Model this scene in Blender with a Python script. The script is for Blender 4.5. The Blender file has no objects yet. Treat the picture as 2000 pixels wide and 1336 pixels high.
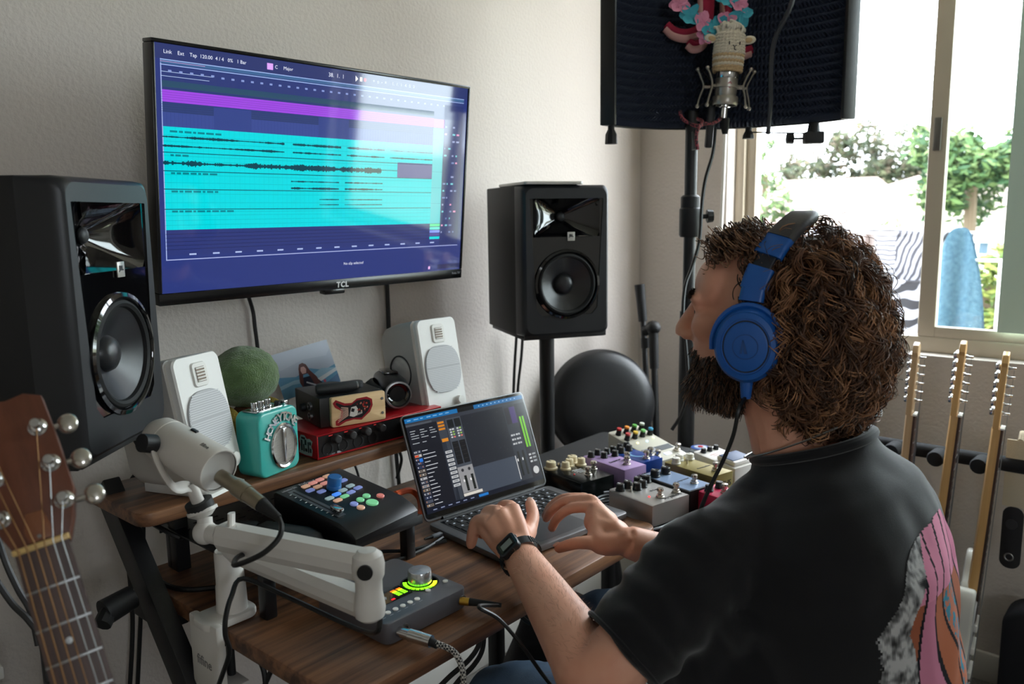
import bpy, bmesh, math, random
from mathutils import Vector, Matrix, Quaternion, noise

scene = bpy.context.scene
COL = scene.collection
PI = math.pi
rnd = random.Random(7)

# ---------------------------------------------------------------- camera
CAM = Vector((0.0, -1.45, 1.314))
YAW, PITCH, ROLL, FPX = 0.716098, 0.155058, -0.0147464, 1597.57
FWD = Vector((math.cos(YAW) * math.cos(PITCH), math.sin(YAW) * math.cos(PITCH), -math.sin(PITCH)))
_r0 = Vector((math.sin(YAW), -math.cos(YAW), 0.0))
_u0 = _r0.cross(FWD)
RGT = _r0 * math.cos(ROLL) + _u0 * math.sin(ROLL)
UPV = -_r0 * math.sin(ROLL) + _u0 * math.cos(ROLL)
cd = bpy.data.cameras.new('camera')
cam = bpy.data.objects.new('camera', cd)
COL.objects.link(cam)
cam.matrix_world = Matrix(((RGT.x, UPV.x, -FWD.x, CAM.x), (RGT.y, UPV.y, -FWD.y, CAM.y), (RGT.z, UPV.z, -FWD.z, CAM.z), (0, 0, 0, 1)))
cd.sensor_width = 36.0
cd.lens = FPX / 2000.0 * 36.0
cd.clip_start = 0.05
cd.clip_end = 300
cd.dof.use_dof = True
cd.dof.focus_distance = 1.35
cd.dof.aperture_fstop = 5.0
scene.camera = cam

# ---------------------------------------------------------------- light and exposure
world = bpy.data.worlds.new('sky')
scene.world = world
world.use_nodes = True
wn = world.node_tree.nodes
bg = wn['Background']
bg.inputs['Color'].default_value = (0.86, 0.93, 1.0, 1)
bg.inputs['Strength'].default_value = 15.0
sun_d = bpy.data.lights.new('sun', 'SUN')
sun_d.energy = 5.0
sun_d.angle = 0.02
sun_d.color = (1.0, 0.95, 0.86)
sun = bpy.data.objects.new('sun', sun_d)
COL.objects.link(sun)
sun.rotation_euler = Vector((0.62, 0.28, -0.74)).to_track_quat('-Z', 'Y').to_euler()
portal_d = bpy.data.lights.new('window_portal', 'AREA')
portal_d.shape = 'RECTANGLE'
portal_d.size, portal_d.size_y = 1.92, 1.40
portal_d.cycles.is_portal = True
portal = bpy.data.objects.new('window_portal', portal_d)
COL.objects.link(portal)
portal.matrix_world = Matrix.Translation((2.60, -1.17, 1.60)) @ Matrix(((0, 0, 1, 0), (1, 0, 0, 0), (0, 1, 0, 0), (0, 0, 0, 1)))
portal2_d = bpy.data.lights.new('added_fill_portal', 'AREA')  # guides sky light through the added opening behind the camera
portal2_d.shape = 'RECTANGLE'
portal2_d.size, portal2_d.size_y = 0.62, 0.66
portal2_d.cycles.is_portal = True
portal2 = bpy.data.objects.new('added_fill_portal', portal2_d)
COL.objects.link(portal2)
portal2.matrix_world = Matrix.Translation((-0.60, -3.58, 1.73)) @ Matrix(((1, 0, 0, 0), (0, 0, -1, 0), (0, 1, 0, 0), (0, 0, 0, 1)))
vs = scene.view_settings
vs.view_transform = 'Standard'
vs.look = 'None'
vs.exposure = 0.0
vs.gamma = 1.0
vs.use_curve_mapping = False
scene.cycles.max_bounces = 6
scene.cycles.diffuse_bounces = 4
scene.cycles.glossy_bounces = 3
scene.cycles.transparent_max_bounces = 6
scene.cycles.caustics_reflective = False
scene.cycles.caustics_refractive = False
scene.cycles.adaptive_threshold = 0.07

# ---------------------------------------------------------------- helpers
def s2l(c):
    c = c / 255.0
    return c / 12.92 if c <= 0.04045 else ((c + 0.055) / 1.055) ** 2.4

def rgb(t):
    return (s2l(t[0]), s2l(t[1]), s2l(t[2]), 1.0)

MATS = {}
def M_(name, col, rough=0.5, metal=0.0, spec=0.5, bump=None, var=None, coat=0.0, emit=None, trans=0.0, sheen=0.0, alpha=1.0, sss=0.0):
    """procedural principled material. bump=(scale, strength, detail); var=(scale, col2, contrast)"""
    if name in MATS:
        return MATS[name]
    m = bpy.data.materials.new(name)
    m.use_nodes = True
    nt = m.node_tree
    b = nt.nodes['Principled BSDF']
    b.inputs['Base Color'].default_value = rgb(col)
    b.inputs['Roughness'].default_value = rough
    b.inputs['Metallic'].default_value = metal
    b.inputs['Specular IOR Level'].default_value = spec
    b.inputs['Coat Weight'].default_value = coat
    b.inputs['Coat Roughness'].default_value = 0.05
    b.inputs['Transmission Weight'].default_value = trans
    b.inputs['Sheen Weight'].default_value = sheen
    b.inputs['Alpha'].default_value = alpha
    if sss:
        b.inputs['Subsurface Weight'].default_value = sss
        b.inputs['Subsurface Radius'].default_value = (0.012, 0.005, 0.003)
        b.inputs['Subsurface Scale'].default_value = 1.0
    if emit:
        b.inputs['Emission Color'].default_value = rgb(emit[0])
        b.inputs['Emission Strength'].default_value = emit[1]
    tc = None
    if bump or var:
        tc = nt.nodes.new('ShaderNodeTexCoord')
    if var:
        n = nt.nodes.new('ShaderNodeTexNoise')
        n.inputs['Scale'].default_value = var[0]
        n.inputs['Detail'].default_value = 5
        nt.links.new(tc.outputs['Object'], n.inputs['Vector'])
        r = nt.nodes.new('ShaderNodeValToRGB')
        k = var[2] if len(var) > 2 else 0.2
        r.color_ramp.elements[0].position = 0.5 - k
        r.color_ramp.elements[1].position = 0.5 + k
        r.color_ramp.elements[0].color = rgb(col)
        r.color_ramp.elements[1].color = rgb(var[1])
        nt.links.new(n.outputs['Fac'], r.inputs['Fac'])
        nt.links.new(r.outputs['Color'], b.inputs['Base Color'])
    if bump:
        n = nt.nodes.new('ShaderNodeTexNoise')
        n.inputs['Scale'].default_value = bump[0]
        n.inputs['Detail'].default_value = bump[2] if len(bump) > 2 else 3
        nt.links.new(tc.outputs['Object'], n.inputs['Vector'])
        bp = nt.nodes.new('ShaderNodeBump')
        bp.inputs['Strength'].default_value = bump[1]
        bp.inputs['Distance'].default_value = bump[3] if len(bump) > 3 else 0.002
        nt.links.new(n.outputs['Fac'], bp.inputs['Height'])
        nt.links.new(bp.outputs['Normal'], b.inputs['Normal'])
    MATS[name] = m
    return m

def wood(name, c1, c2, axis='X', scale=1.0, rough=0.4, band=26.0):
    if name in MATS:
        return MATS[name]
    m = bpy.data.materials.new(name)
    m.use_nodes = True
    nt = m.node_tree
    b = nt.nodes['Principled BSDF']
    b.inputs['Roughness'].default_value = rough
    tc = nt.nodes.new('ShaderNodeTexCoord')
    mp = nt.nodes.new('ShaderNodeMapping')
    sc = {'X': (0.9, band, band), 'Y': (band, 0.9, band), 'Z': (band, band, 0.9)}[axis]
    mp.inputs['Scale'].default_value = [s * scale for s in sc]
    nt.links.new(tc.outputs['Object'], mp.inputs['Vector'])
    n = nt.nodes.new('ShaderNodeTexNoise')
    n.inputs['Scale'].default_value = 1.6
    n.inputs['Detail'].default_value = 9
    n.inputs['Roughness'].default_value = 0.65
    n.inputs['Distortion'].default_value = 0.3
    nt.links.new(mp.outputs['Vector'], n.inputs['Vector'])
    r = nt.nodes.new('ShaderNodeValToRGB')
    r.color_ramp.elements[0].position = 0.36
    r.color_ramp.elements[1].position = 0.62
    r.color_ramp.elements[0].color = rgb(c1)
    r.color_ramp.elements[1].color = rgb(c2)
    nt.links.new(n.outputs['Fac'], r.inputs['Fac'])
    nt.links.new(r.outputs['Color'], b.inputs['Base Color'])
    bp = nt.nodes.new('ShaderNodeBump')
    bp.inputs['Strength'].default_value = 0.12
    bp.inputs['Distance'].default_value = 0.001
    nt.links.new(n.outputs['Fac'], bp.inputs['Height'])
    nt.links.new(bp.outputs['Normal'], b.inputs['Normal'])
    MATS[name] = m
    return m

def display_mat(name, strength=1.0, rough=0.08, spec=0.5):
    """a lit display: colour of each printed patch comes from the mesh's own colour layer"""
    if name in MATS:
        return MATS[name]
    m = bpy.data.materials.new(name)
    m.use_nodes = True
    nt = m.node_tree
    b = nt.nodes['Principled BSDF']
    b.inputs['Base Color'].default_value = (0.004, 0.004, 0.005, 1)
    b.inputs['Roughness'].default_value = rough
    b.inputs['Specular IOR Level'].default_value = spec
    a = nt.nodes.new('ShaderNodeAttribute')
    a.attribute_name = 'col'
    nt.links.new(a.outputs['Color'], b.inputs['Emission Color'])
    b.inputs['Emission Strength'].default_value = strength
    MATS[name] = m
    return m

def print_mat(name, rough=0.4, spec=0.4, bump=None):
    """flat print: patch colours from the mesh's own colour layer"""
    if name in MATS:
        return MATS[name]
    m = bpy.data.materials.new(name)
    m.use_nodes = True
    nt = m.node_tree
    b = nt.nodes['Principled BSDF']
    b.inputs['Roughness'].default_value = rough
    b.inputs['Specular IOR Level'].default_value = spec
    a = nt.nodes.new('ShaderNodeAttribute')
    a.attribute_name = 'col'
    nt.links.new(a.outputs['Color'], b.inputs['Base Color'])
    MATS[name] = m
    return m

def T(x=0, y=0, z=0):
    return Matrix.Translation((x, y, z))
def RX(a): return Matrix.Rotation(math.radians(a), 4, 'X')
def RY(a): return Matrix.Rotation(math.radians(a), 4, 'Y')
def RZ(a): return Matrix.Rotation(math.radians(a), 4, 'Z')
def frame(o, x, y, z):
    x, y, z = Vector(x).normalized(), Vector(y).normalized(), Vector(z).normalized()
    return Matrix(((x.x, y.x, z.x, o[0]), (x.y, y.y, z.y, o[1]), (x.z, y.z, z.z, o[2]), (0, 0, 0, 1)))
def zalign(p0, p1):
    """matrix with origin p0 and +Z toward p1"""
    d = (Vector(p1) - Vector(p0)).normalized()
    return Matrix.Translation(p0) @ d.to_track_quat('Z', 'Y').to_matrix().to_4x4()

def smooth_path(pts, sub=6, closed=False):
    pts = [Vector(p) for p in pts]
    n = len(pts)
    if n < 3 or sub < 2:
        return pts
    out = []
    rng = n if closed else n - 1
    for i in range(rng):
        if closed:
            p0, p1, p2, p3 = pts[(i - 1) % n], pts[i], pts[(i + 1) % n], pts[(i + 2) % n]
        else:
            p0 = pts[i - 1] if i else pts[0] * 2 - pts[1]
            p1, p2 = pts[i], pts[i + 1]
            p3 = pts[i + 2] if i + 2 < n else pts[-1] * 2 - pts[-2]
        for k in range(sub):
            t = k / sub
            out.append(0.5 * ((2 * p1) + (p2 - p0) * t + (2 * p0 - 5 * p1 + 4 * p2 - p3) * t * t + (3 * p1 - p0 - 3 * p2 + p3) * t ** 3))
    if not closed:
        out.append(pts[-1])
    return out

class B:
    """collects shapes into one mesh"""
    def __init__(s):
        s.v, s.f, s.c = [], [], []
        s.col = None
    def add(s, vs, fs, M=None):
        o = len(s.v)
        s.v += [(M @ Vector(p)) if M is not None else Vector(p) for p in vs]
        s.f += [tuple(i + o for i in f) for f in fs]
        s.c += [s.col] * len(fs)
        return s
    def bm(s, bm, M=None):
        bm.verts.index_update()
        s.add([v.co.copy() for v in bm.verts], [[v.index for v in f.verts] for f in bm.faces], M)
        bm.free()
        return s
    def box(s, sx, sy, sz, M=None, bev=0.0, seg=2, c=(0, 0, 0)):
        """centred at c, size s"""
        b = bmesh.new()
        bmesh.ops.create_cube(b, size=1.0)
        for v in b.verts:
            v.co = Vector((v.co.x * sx + c[0], v.co.y * sy + c[1], v.co.z * sz + c[2]))
        if bev > 0:
            bmesh.ops.bevel(b, geom=b.edges[:], offset=min(bev, 0.49 * min(sx, sy, sz)), segments=seg, profile=0.5, affect='EDGES')
        return s.bm(b, M)
    def cyl(s, p0, p1, r0, r1=None, n=20, cap=True, M=None):
        r1 = r0 if r1 is None else r1
        A = zalign(p0, p1)
        L = (Vector(p1) - Vector(p0)).length
        return s.lathe([(r0, 0), (r1, L)], n, (M @ A) if M is not None else A, cap)
    def lathe(s, prof, n=24, M=None, cap=True, closed=False):
        vs, fs = [], []
        for (r, z) in prof:
            for k in range(n):
                a = 2 * PI * k / n
                vs.append((r * math.cos(a), r * math.sin(a), z))
        m = len(prof)
        for i in range(m - 1):
            for k in range(n):
                a, b2 = i * n + k, i * n + (k + 1) % n
                fs.append((a, b2, b2 + n, a + n))
        if closed:
            for k in range(n):
                a, b2 = (m - 1) * n + k, (m - 1) * n + (k + 1) % n
                fs.append((a, b2, (k + 1) % n, k))
        elif cap:
            if prof[0][0] > 1e-6: fs.append(tuple(range(n - 1, -1, -1)))
            if prof[-1][0] > 1e-6: fs.append(tuple(range((m - 1) * n, m * n)))
        return s.add(vs, fs, M)
    def tube(s, pts, r, n=8, sub=5, closed=False, cap=True, M=None, flat=1.0):
        P = smooth_path(pts, sub, closed)
        rr = r if callable(r) else (lambda t: r)
        m = len(P)
        vs, fs = [], []
        t0 = (P[1] - P[0]).normalized()
        nrm = t0.orthogonal().normalized()
        for i in range(m):
            if closed: t = (P[(i + 1) % m] - P[i - 1])
            else: t = P[min(i + 1, m - 1)] - P[max(i - 1, 0)]
            t = t.normalized() if t.length > 1e-9 else t0
            q = t0.rotation_difference(t)
            nrm = (q @ nrm)
            nrm = (nrm - t * nrm.dot(t)).normalized()
            t0 = t
            bn = t.cross(nrm)
            R = rr(i / max(1, m - 1))
            for k in range(n):
                a = 2 * PI * k / n
                vs.append(P[i] + nrm * (R * math.cos(a)) + bn * (R * flat * math.sin(a)))
        for i in range(m - 1 if not closed else m):
            j = (i + 1) % m
            for k in range(n):
                k2 = (k + 1) % n
                fs.append((i * n + k, i * n + k2, j * n + k2, j * n + k))
        if cap and not closed:
            fs.append(tuple(range(n - 1, -1, -1)))
            fs.append(tuple(range((m - 1) * n, m * n)))
        return s.add(vs, fs, M)
    def ell(s, c, r, M=None, n=20, m=12):
        r = (r, r, r) if not hasattr(r, '__len__') else r
        vs = [(c[0], c[1], c[2] + r[2])]
        for i in range(1, m):
            th = PI * i / m
            for k in range(n):
                a = 2 * PI * k / n
                vs.append((c[0] + r[0] * math.sin(th) * math.cos(a), c[1] + r[1] * math.sin(th) * math.sin(a), c[2] + r[2] * math.cos(th)))
        vs.append((c[0], c[1], c[2] - r[2]))
        fs = []
        for k in range(n):
            fs.append((0, 1 + k, 1 + (k + 1) % n))
            for i in range(m - 2):
                a, b2 = 1 + i * n + k, 1 + i * n + (k + 1) % n
                fs.append((a, a + n, b2 + n, b2))
            e = 1 + (m - 2) * n
            fs.append((len(vs) - 1, e + (k + 1) % n, e + k))
        return s.add(vs, fs, M)
    def prism(s, poly, z0, z1, M=None, bev=0.0, seg=2):
        b = bmesh.new()
        lo = [b.verts.new((x, y, z0)) for x, y in poly]
        f = b.faces.new(lo)
        r = bmesh.ops.extrude_face_region(b, geom=[f])
        for e in r['geom']:
            if isinstance(e, bmesh.types.BMVert): e.co.z = z1
        bmesh.ops.recalc_face_normals(b, faces=b.faces[:])
        if bev > 0:
            es = [e for e in b.edges if abs(e.verts[0].co.z - e.verts[1].co.z) < 1e-7]
            bmesh.ops.bevel(b, geom=es, offset=bev, segments=seg, profile=0.5, affect='EDGES')
        return s.bm(b, M)
    def loft(s, rings, M=None, cap=True, closed=False):
        n = len(rings[0])
        vs = [p for r in rings for p in r]
        fs = []
        m = len(rings)
        for i in range(m if closed else m - 1):
            j = (i + 1) % m
            for k in range(n):
                k2 = (k + 1) % n
                fs.append((i * n + k, i * n + k2, j * n + k2, j * n + k))
        if cap and not closed:
            fs.append(tuple(range(n - 1, -1, -1)))
            fs.append(tuple(range((m - 1) * n, m * n)))
        return s.add(vs, fs, M)
    def grid(s, fn, nu, nv, M=None, thick=None):
        vs = [fn(i / nu, j / nv) for i in range(nu + 1) for j in range(nv + 1)]
        fs = [(i * (nv + 1) + j, (i + 1) * (nv + 1) + j, (i + 1) * (nv + 1) + j + 1, i * (nv + 1) + j + 1) for i in range(nu) for j in range(nv)]
        return s.add(vs, fs, M)
    def rect(s, x0, y0, x1, y1, z, col, M=None):
        s.col = rgb(col) if col else None
        s.add([(x0, y0, z), (x1, y0, z), (x1, y1, z), (x0, y1, z)], [(0, 1, 2, 3)], M)
        return s
    def poly(s, pts, z, col, M=None):
        s.col = rgb(col) if col else None
        s.add([(x, y, z) for x, y in pts], [tuple(range(len(pts)))], M)
        return s
    def mesh(s, name='mesh', sharp=35.0, smooth=True):
        me = bpy.data.meshes.new(name)
        me.from_pydata([tuple(v) for v in s.v], [], s.f)
        if any(c is not None for c in s.c):
            at = me.color_attributes.new('col', 'FLOAT_COLOR', 'CORNER')
            k = 0
            for p, c in zip(me.polygons, s.c):
                for _ in p.loop_indices:
                    at.data[k].color = c or (0.5, 0.5, 0.5, 1)
                    k += 1
        if smooth:
            me.polygons.foreach_set('use_smooth', [True] * len(me.polygons))
            me.set_sharp_from_angle(angle=math.radians(sharp))
        me.update()
        return me
    def obj(s, name, mat, parent=None, sharp=35.0, smooth=True, label=None, M=None, fix=False):
        me = s.mesh(name, sharp, smooth)
        if fix:
            b = bmesh.new(); b.from_mesh(me)
            bmesh.ops.recalc_face_normals(b, faces=b.faces[:]); b.to_mesh(me); b.free()
        me.materials.append(mat)
        o = bpy.data.objects.new(name, me)
        COL.objects.link(o)
        if parent: o.parent = parent
        if M is not None: o.matrix_local = M
        if label: o['label'] = label
        return o

def thing(name, label, cat, M=None, group=None):
    o = bpy.data.objects.new(name, None)
    o.empty_display_size = 0.05
    COL.objects.link(o)
    if M is not None: o.matrix_world = M
    o['label'] = label
    o['category'] = cat
    if group: o['group'] = group
    return o
def tag(o, label, cat, group=None, kind=None):
    o['label'] = label
    o['category'] = cat
    if group: o['group'] = group
    if kind: o['kind'] = kind
    return o
def struct(o):
    o['kind'] = 'structure'
    return o
def copy_tree(o, parent=None):
    c = o.copy()
    COL.objects.link(c)
    c.parent = parent
    for ch in list(o.children):
        copy_tree(ch, c)
    return c

def text_mesh(body, size=0.01, depth=0.0003, align='CENTER', shear=0.0, space=1.0, bold=0.0):
    cu = bpy.data.curves.new('lettering', 'FONT')
    cu.body = body
    cu.size = size
    cu.extrude = depth
    cu.offset = bold
    cu.align_x = align
    cu.align_y = 'CENTER'
    cu.shear = shear
    cu.space_character = space
    cu.resolution_u = 2
    o = bpy.data.objects.new('lettering_tmp', cu)
    COL.objects.link(o)
    dg = bpy.context.evaluated_depsgraph_get()
    me = bpy.data.meshes.new_from_object(o.evaluated_get(dg))
    bpy.data.objects.remove(o)
    return me
def text(body, size, mat, parent, M, name='lettering', **k):
    me = text_mesh(body, size, **k)
    me.materials.clear()
    me.materials.append(mat)
    o = bpy.data.objects.new(name, me)
    COL.objects.link(o)
    o.parent = parent
    o.matrix_local = M
    return o
def add_text_to(b, body, size, col, M, **k):
    me = text_mesh(body, size, depth=0.0, **k)
    b.col = rgb(col)
    b.add([v.co.copy() for v in me.vertices], [tuple(p.vertices) for p in me.polygons], M)
    bpy.data.meshes.remove(me)

def gp(u, v, z):
    """where the sight line of picture point (u, v) meets the level z: used to measure the place"""
    d = FWD + RGT * ((u - 1000) / FPX) - UPV * ((v - 668) / FPX)
    return CAM + d * ((z - CAM.z) / d.z)
def dp(u, v, d):
    return CAM + (FWD + RGT * ((u - 1000) / FPX) - UPV * ((v - 668) / FPX)) * d

def mesh_from_eval(o, name):
    dg = bpy.context.evaluated_depsgraph_get()
    me = bpy.data.meshes.new_from_object(o.evaluated_get(dg))
    me.name = name
    return me
def remesh(b, voxel, smooth=6, fac=0.5):
    """fuse everything collected in b into one continuous surface"""
    me = b.mesh('fuse', smooth=False)
    bb = bmesh.new(); bb.from_mesh(me)
    bmesh.ops.recalc_face_normals(bb, faces=bb.faces[:]); bb.to_mesh(me); bb.free()
    o = bpy.data.objects.new('fuse', me)
    COL.objects.link(o)
    r = o.modifiers.new('r', 'REMESH')
    r.mode = 'VOXEL'
    r.voxel_size = voxel
    if smooth:
        sm = o.modifiers.new('s', 'SMOOTH')
        sm.iterations = smooth
        sm.factor = fac
    out = mesh_from_eval(o, 'fused')
    bpy.data.objects.remove(o)
    bpy.data.meshes.remove(me)
    out.polygons.foreach_set('use_smooth', [True] * len(out.polygons))
    return out
def link_mesh(me, name, mat, parent=None):
    me.materials.clear()
    me.materials.append(mat)
    o = bpy.data.objects.new(name, me)
    COL.objects.link(o)
    if parent: o.parent = parent
    return o

def rounded_rect(w, h, r, n=6):
    out = []
    for cx, cy, a0 in ((w / 2 - r, h / 2 - r, 0), (-w / 2 + r, h / 2 - r, 90), (-w / 2 + r, -h / 2 + r, 180), (w / 2 - r, -h / 2 + r, 270)):
        for k in range(n + 1):
            a = math.radians(a0 + 90 * k / n)
            out.append((cx + r * math.cos(a), cy + r * math.sin(a)))
    return out

# common materials
BLACK = M_('matte_black_plastic', (17, 17, 19), 0.55)
BLACKM = M_('black_powder_coat', (15, 15, 17), 0.45, bump=(900, 0.15))
GLOSS = M_('gloss_black', (8, 8, 10), 0.06, coat=0.5)
RUBBER = M_('black_rubber', (14, 14, 15), 0.7)
CABLE = M_('black_cable', (12, 12, 13), 0.45)
CHROME = M_('chrome', (205, 205, 205), 0.15, 1.0)
STEEL = M_('brushed_steel', (150, 150, 150), 0.35, 1.0)
WHITE = M_('white_plastic', (225, 222, 216), 0.4)
WHITEP = M_('white_print', (220, 220, 220), 0.5)
GOLDM = M_('gold_metal', (200, 160, 70), 0.3, 1.0)
# ================================================================ the room
WALL = M_('wall_paint', (214, 205, 197), 0.75, spec=0.3, bump=(120, 0.5, 4, 0.0035))
WALLR = WALL
CEIL = M_('ceiling_paint', (225, 222, 215), 0.8)
CARPET = M_('grey_carpet', (150, 146, 140), 0.95, bump=(400, 0.9, 2, 0.006), var=(140, (122, 119, 115), 0.2))
TRIM = M_('trim_white', (225, 222, 214), 0.45)
VINYL = M_('window_vinyl', (196, 184, 164), 0.4)
WX, WY = 2.47, 0.10
X0, Y0, ZC = -1.9, -3.5, 2.45
def sbox(name, lo, hi, mat, bev=0.0):
    b = B().box(hi[0] - lo[0], hi[1] - lo[1], hi[2] - lo[2], c=[(a + c) / 2 for a, c in zip(lo, hi)], bev=bev)
    return struct(b.obj(name, mat))
sbox('floor', (X0, Y0, -0.08), (WX + 0.14, WY + 0.14, 0.0), CARPET)
sbox('ceiling', (X0, Y0, ZC), (WX + 0.14, WY + 0.14, ZC + 0.1), CEIL)
sbox('wall_back', (X0, WY, 0), (WX, WY + 0.14, ZC), WALL)
sbox('wall_left', (X0 - 0.1, Y0, 0), (X0, WY + 0.14, ZC), WALL)
def bb(b, lo, hi, **k):
    return b.box(hi[0] - lo[0], hi[1] - lo[1], hi[2] - lo[2], c=[(a + c) / 2 for a, c in zip(lo, hi)], **k)
b = B()
bb(b, (X0, Y0 - 0.1, 0), (-0.91, Y0, ZC)); bb(b, (-0.29, Y0 - 0.1, 0), (WX + 0.14, Y0, ZC)); bb(b, (-0.91, Y0 - 0.1, 0), (-0.29, Y0, 1.40)); bb(b, (-0.91, Y0 - 0.1, 2.06), (-0.29, Y0, ZC))  # gap in this unseen wall is added to let fill light in
struct(b.obj('wall_front', WALL))
w2 = B()
bb(w2, (-0.91, Y0 - 0.07, 1.40), (-0.87, Y0 - 0.03, 2.06)); bb(w2, (-0.33, Y0 - 0.07, 1.40), (-0.29, Y0 - 0.03, 2.06)); bb(w2, (-0.87, Y0 - 0.07, 1.40), (-0.33, Y0 - 0.03, 1.44)); bb(w2, (-0.87, Y0 - 0.07, 2.02), (-0.33, Y0 - 0.03, 2.06))
struct(w2.obj('added_fill_window', M_('window_vinyl', (196, 184, 164), 0.4)))  # added out of view, only to brighten the room's left side
WYL, WYR, WZB, WZT = -0.225, -2.12, 0.905, 2.28
b = B()
def bb(b, lo, hi, **k):
    return b.box(hi[0] - lo[0], hi[1] - lo[1], hi[2] - lo[2], c=[(a + c) / 2 for a, c in zip(lo, hi)], **k)
bb(b, (WX, WYL, 0), (WX + 0.14, WY + 0.14, ZC))
bb(b, (WX, Y0, 0), (WX + 0.14, WYR, ZC))
bb(b, (WX, WYR, 0), (WX + 0.14, WYL, WZB))
bb(b, (WX, WYR, WZT), (WX + 0.14, WYL, ZC))
struct(b.obj('wall_right', WALLR))
sbox('baseboard_back', (X0, WY - 0.014, 0), (WX, WY, 0.085), TRIM, 0.004)
sbox('baseboard_right', (WX - 0.014, Y0, 0), (WX, WY - 0.014, 0.085), TRIM, 0.004)
# window: fixed outer frame, sashes and panes
win = thing('window_1', 'wide vinyl sliding window above the guitars', 'window')
del win['category']; struct(win)
FX = WX + 0.085
b = B()
bb(b, (FX - 0.03, WYL - 0.03, WZB), (FX + 0.04, WYL, WZT), bev=0.003)
bb(b, (FX - 0.012, WYL - 0.062, WZB + 0.04), (FX + 0.03, WYL - 0.028, WZT - 0.03), bev=0.003)
bb(b, (FX - 0.03, WYR, WZB), (FX + 0.04, WYR + 0.03, WZT), bev=0.003)
bb(b, (FX - 0.03, WYR + 0.03, WZT - 0.035), (FX + 0.04, WYL - 0.03, WZT), bev=0.003)
bb(b, (FX - 0.03, WYR + 0.03, WZB), (FX + 0.04, WYL - 0.03, WZB + 0.045), bev=0.004)
b.obj('window_frame', VINYL, win)
def sash(y0, y1, x, st=0.046, bottom=0.03):
    b = B()
    bb(b, (x - 0.014, y0 - st, WZB + 0.045), (x + 0.014, y0, WZT - 0.035), bev=0.003)
    bb(b, (x - 0.014, y1, WZB + 0.045), (x + 0.014, y1 + st, WZT - 0.035), bev=0.003)
    bb(b, (x - 0.014, y1 + st, WZB + 0.045), (x + 0.014, y0 - st, WZB + 0.045 + bottom), bev=0.003)
    bb(b, (x - 0.014, y1 + st, WZT - 0.065), (x + 0.014, y0 - st, WZT - 0.035), bev=0.003)
    return b
GLASS = bpy.data.materials.new('window_glass')
GLASS.use_nodes = True
_nt = GLASS.node_tree
_nt.nodes.remove(_nt.nodes['Principled BSDF'])
_tr = _nt.nodes.new('ShaderNodeBsdfTransparent'); _tr.inputs['Color'].default_value = (0.93, 0.965, 0.95, 1)
_gl = _nt.nodes.new('ShaderNodeBsdfGlossy'); _gl.inputs['Roughness'].default_value = 0.02
_lw = _nt.nodes.new('ShaderNodeLayerWeight'); _lw.inputs['Blend'].default_value = 0.5
_pw = _nt.nodes.new('ShaderNodeMath'); _pw.operation = 'POWER'; _pw.inputs[1].default_value = 4.0
_fr = _nt.nodes.new('ShaderNodeMath'); _fr.operation = 'MULTIPLY_ADD'; _fr.inputs[1].default_value = 0.5; _fr.inputs[2].default_value = 0.03
_nt.links.new(_lw.outputs['Facing'], _pw.inputs[0]); _nt.links.new(_pw.outputs[0], _fr.inputs[0])
_mx = _nt.nodes.new('ShaderNodeMixShader')
_nt.links.new(_fr.outputs[0], _mx.inputs['Fac'])
_nt.links.new(_tr.outputs['BSDF'], _mx.inputs[1])
_nt.links.new(_gl.outputs['BSDF'], _mx.inputs[2])
_nt.links.new(_mx.outputs['Shader'], _nt.nodes['Material Output'].inputs['Surface'])
sa = sash(-0.80, -1.36, FX - 0.014).obj('sliding_sash', VINYL, win)
b = B(); bb(b, (FX - 0.016, -1.318, WZB + 0.07), (FX - 0.012, -0.842, WZT - 0.06)); b.obj('pane', GLASS, sa)
b = B(); bb(b, (FX - 0.036, -0.832, 1.47), (FX - 0.026, -0.812, 1.56), bev=0.003); b.obj('latch', M_('latch_grey', (120, 116, 108), 0.4, 0.6), sa)
sb = sash(-1.33, -2.09, FX + 0.018).obj('fixed_sash', VINYL, win)
b = B(); bb(b, (FX + 0.016, -2.048, WZB + 0.07), (FX + 0.020, -1.372, WZT - 0.06)); b.obj('pane', GLASS, sb)
# roller of a vertical blind strip hanging in front of the right sash
vb = thing('vertical_blind', 'pale green vertical blind strip hanging at the right of the window', 'blind', T(WX + 0.035, -1.05, 0))
b = B()
b.grid(lambda u, v: (0.004 * math.cos(3 * (u - .5)) , -0.045 + 0.09 * u, WZB + 0.075 + (WZT - 0.1 - WZB - 0.075) * v), 8, 2)
b.grid(lambda u, v: (0.004 * math.cos(3 * (u - .5)) - 0.0015, 0.045 - 0.09 * u, WZB + 0.075 + (WZT - 0.1 - WZB - 0.075) * v), 8, 2)
b.obj('slat', M_('blind_green', (206, 228, 214), 0.6), vb)
B().box(0.03, 0.11, 0.03, c=(0, 0, WZT - 0.085), bev=0.003).obj('headrail', VINYL, vb)
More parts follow.
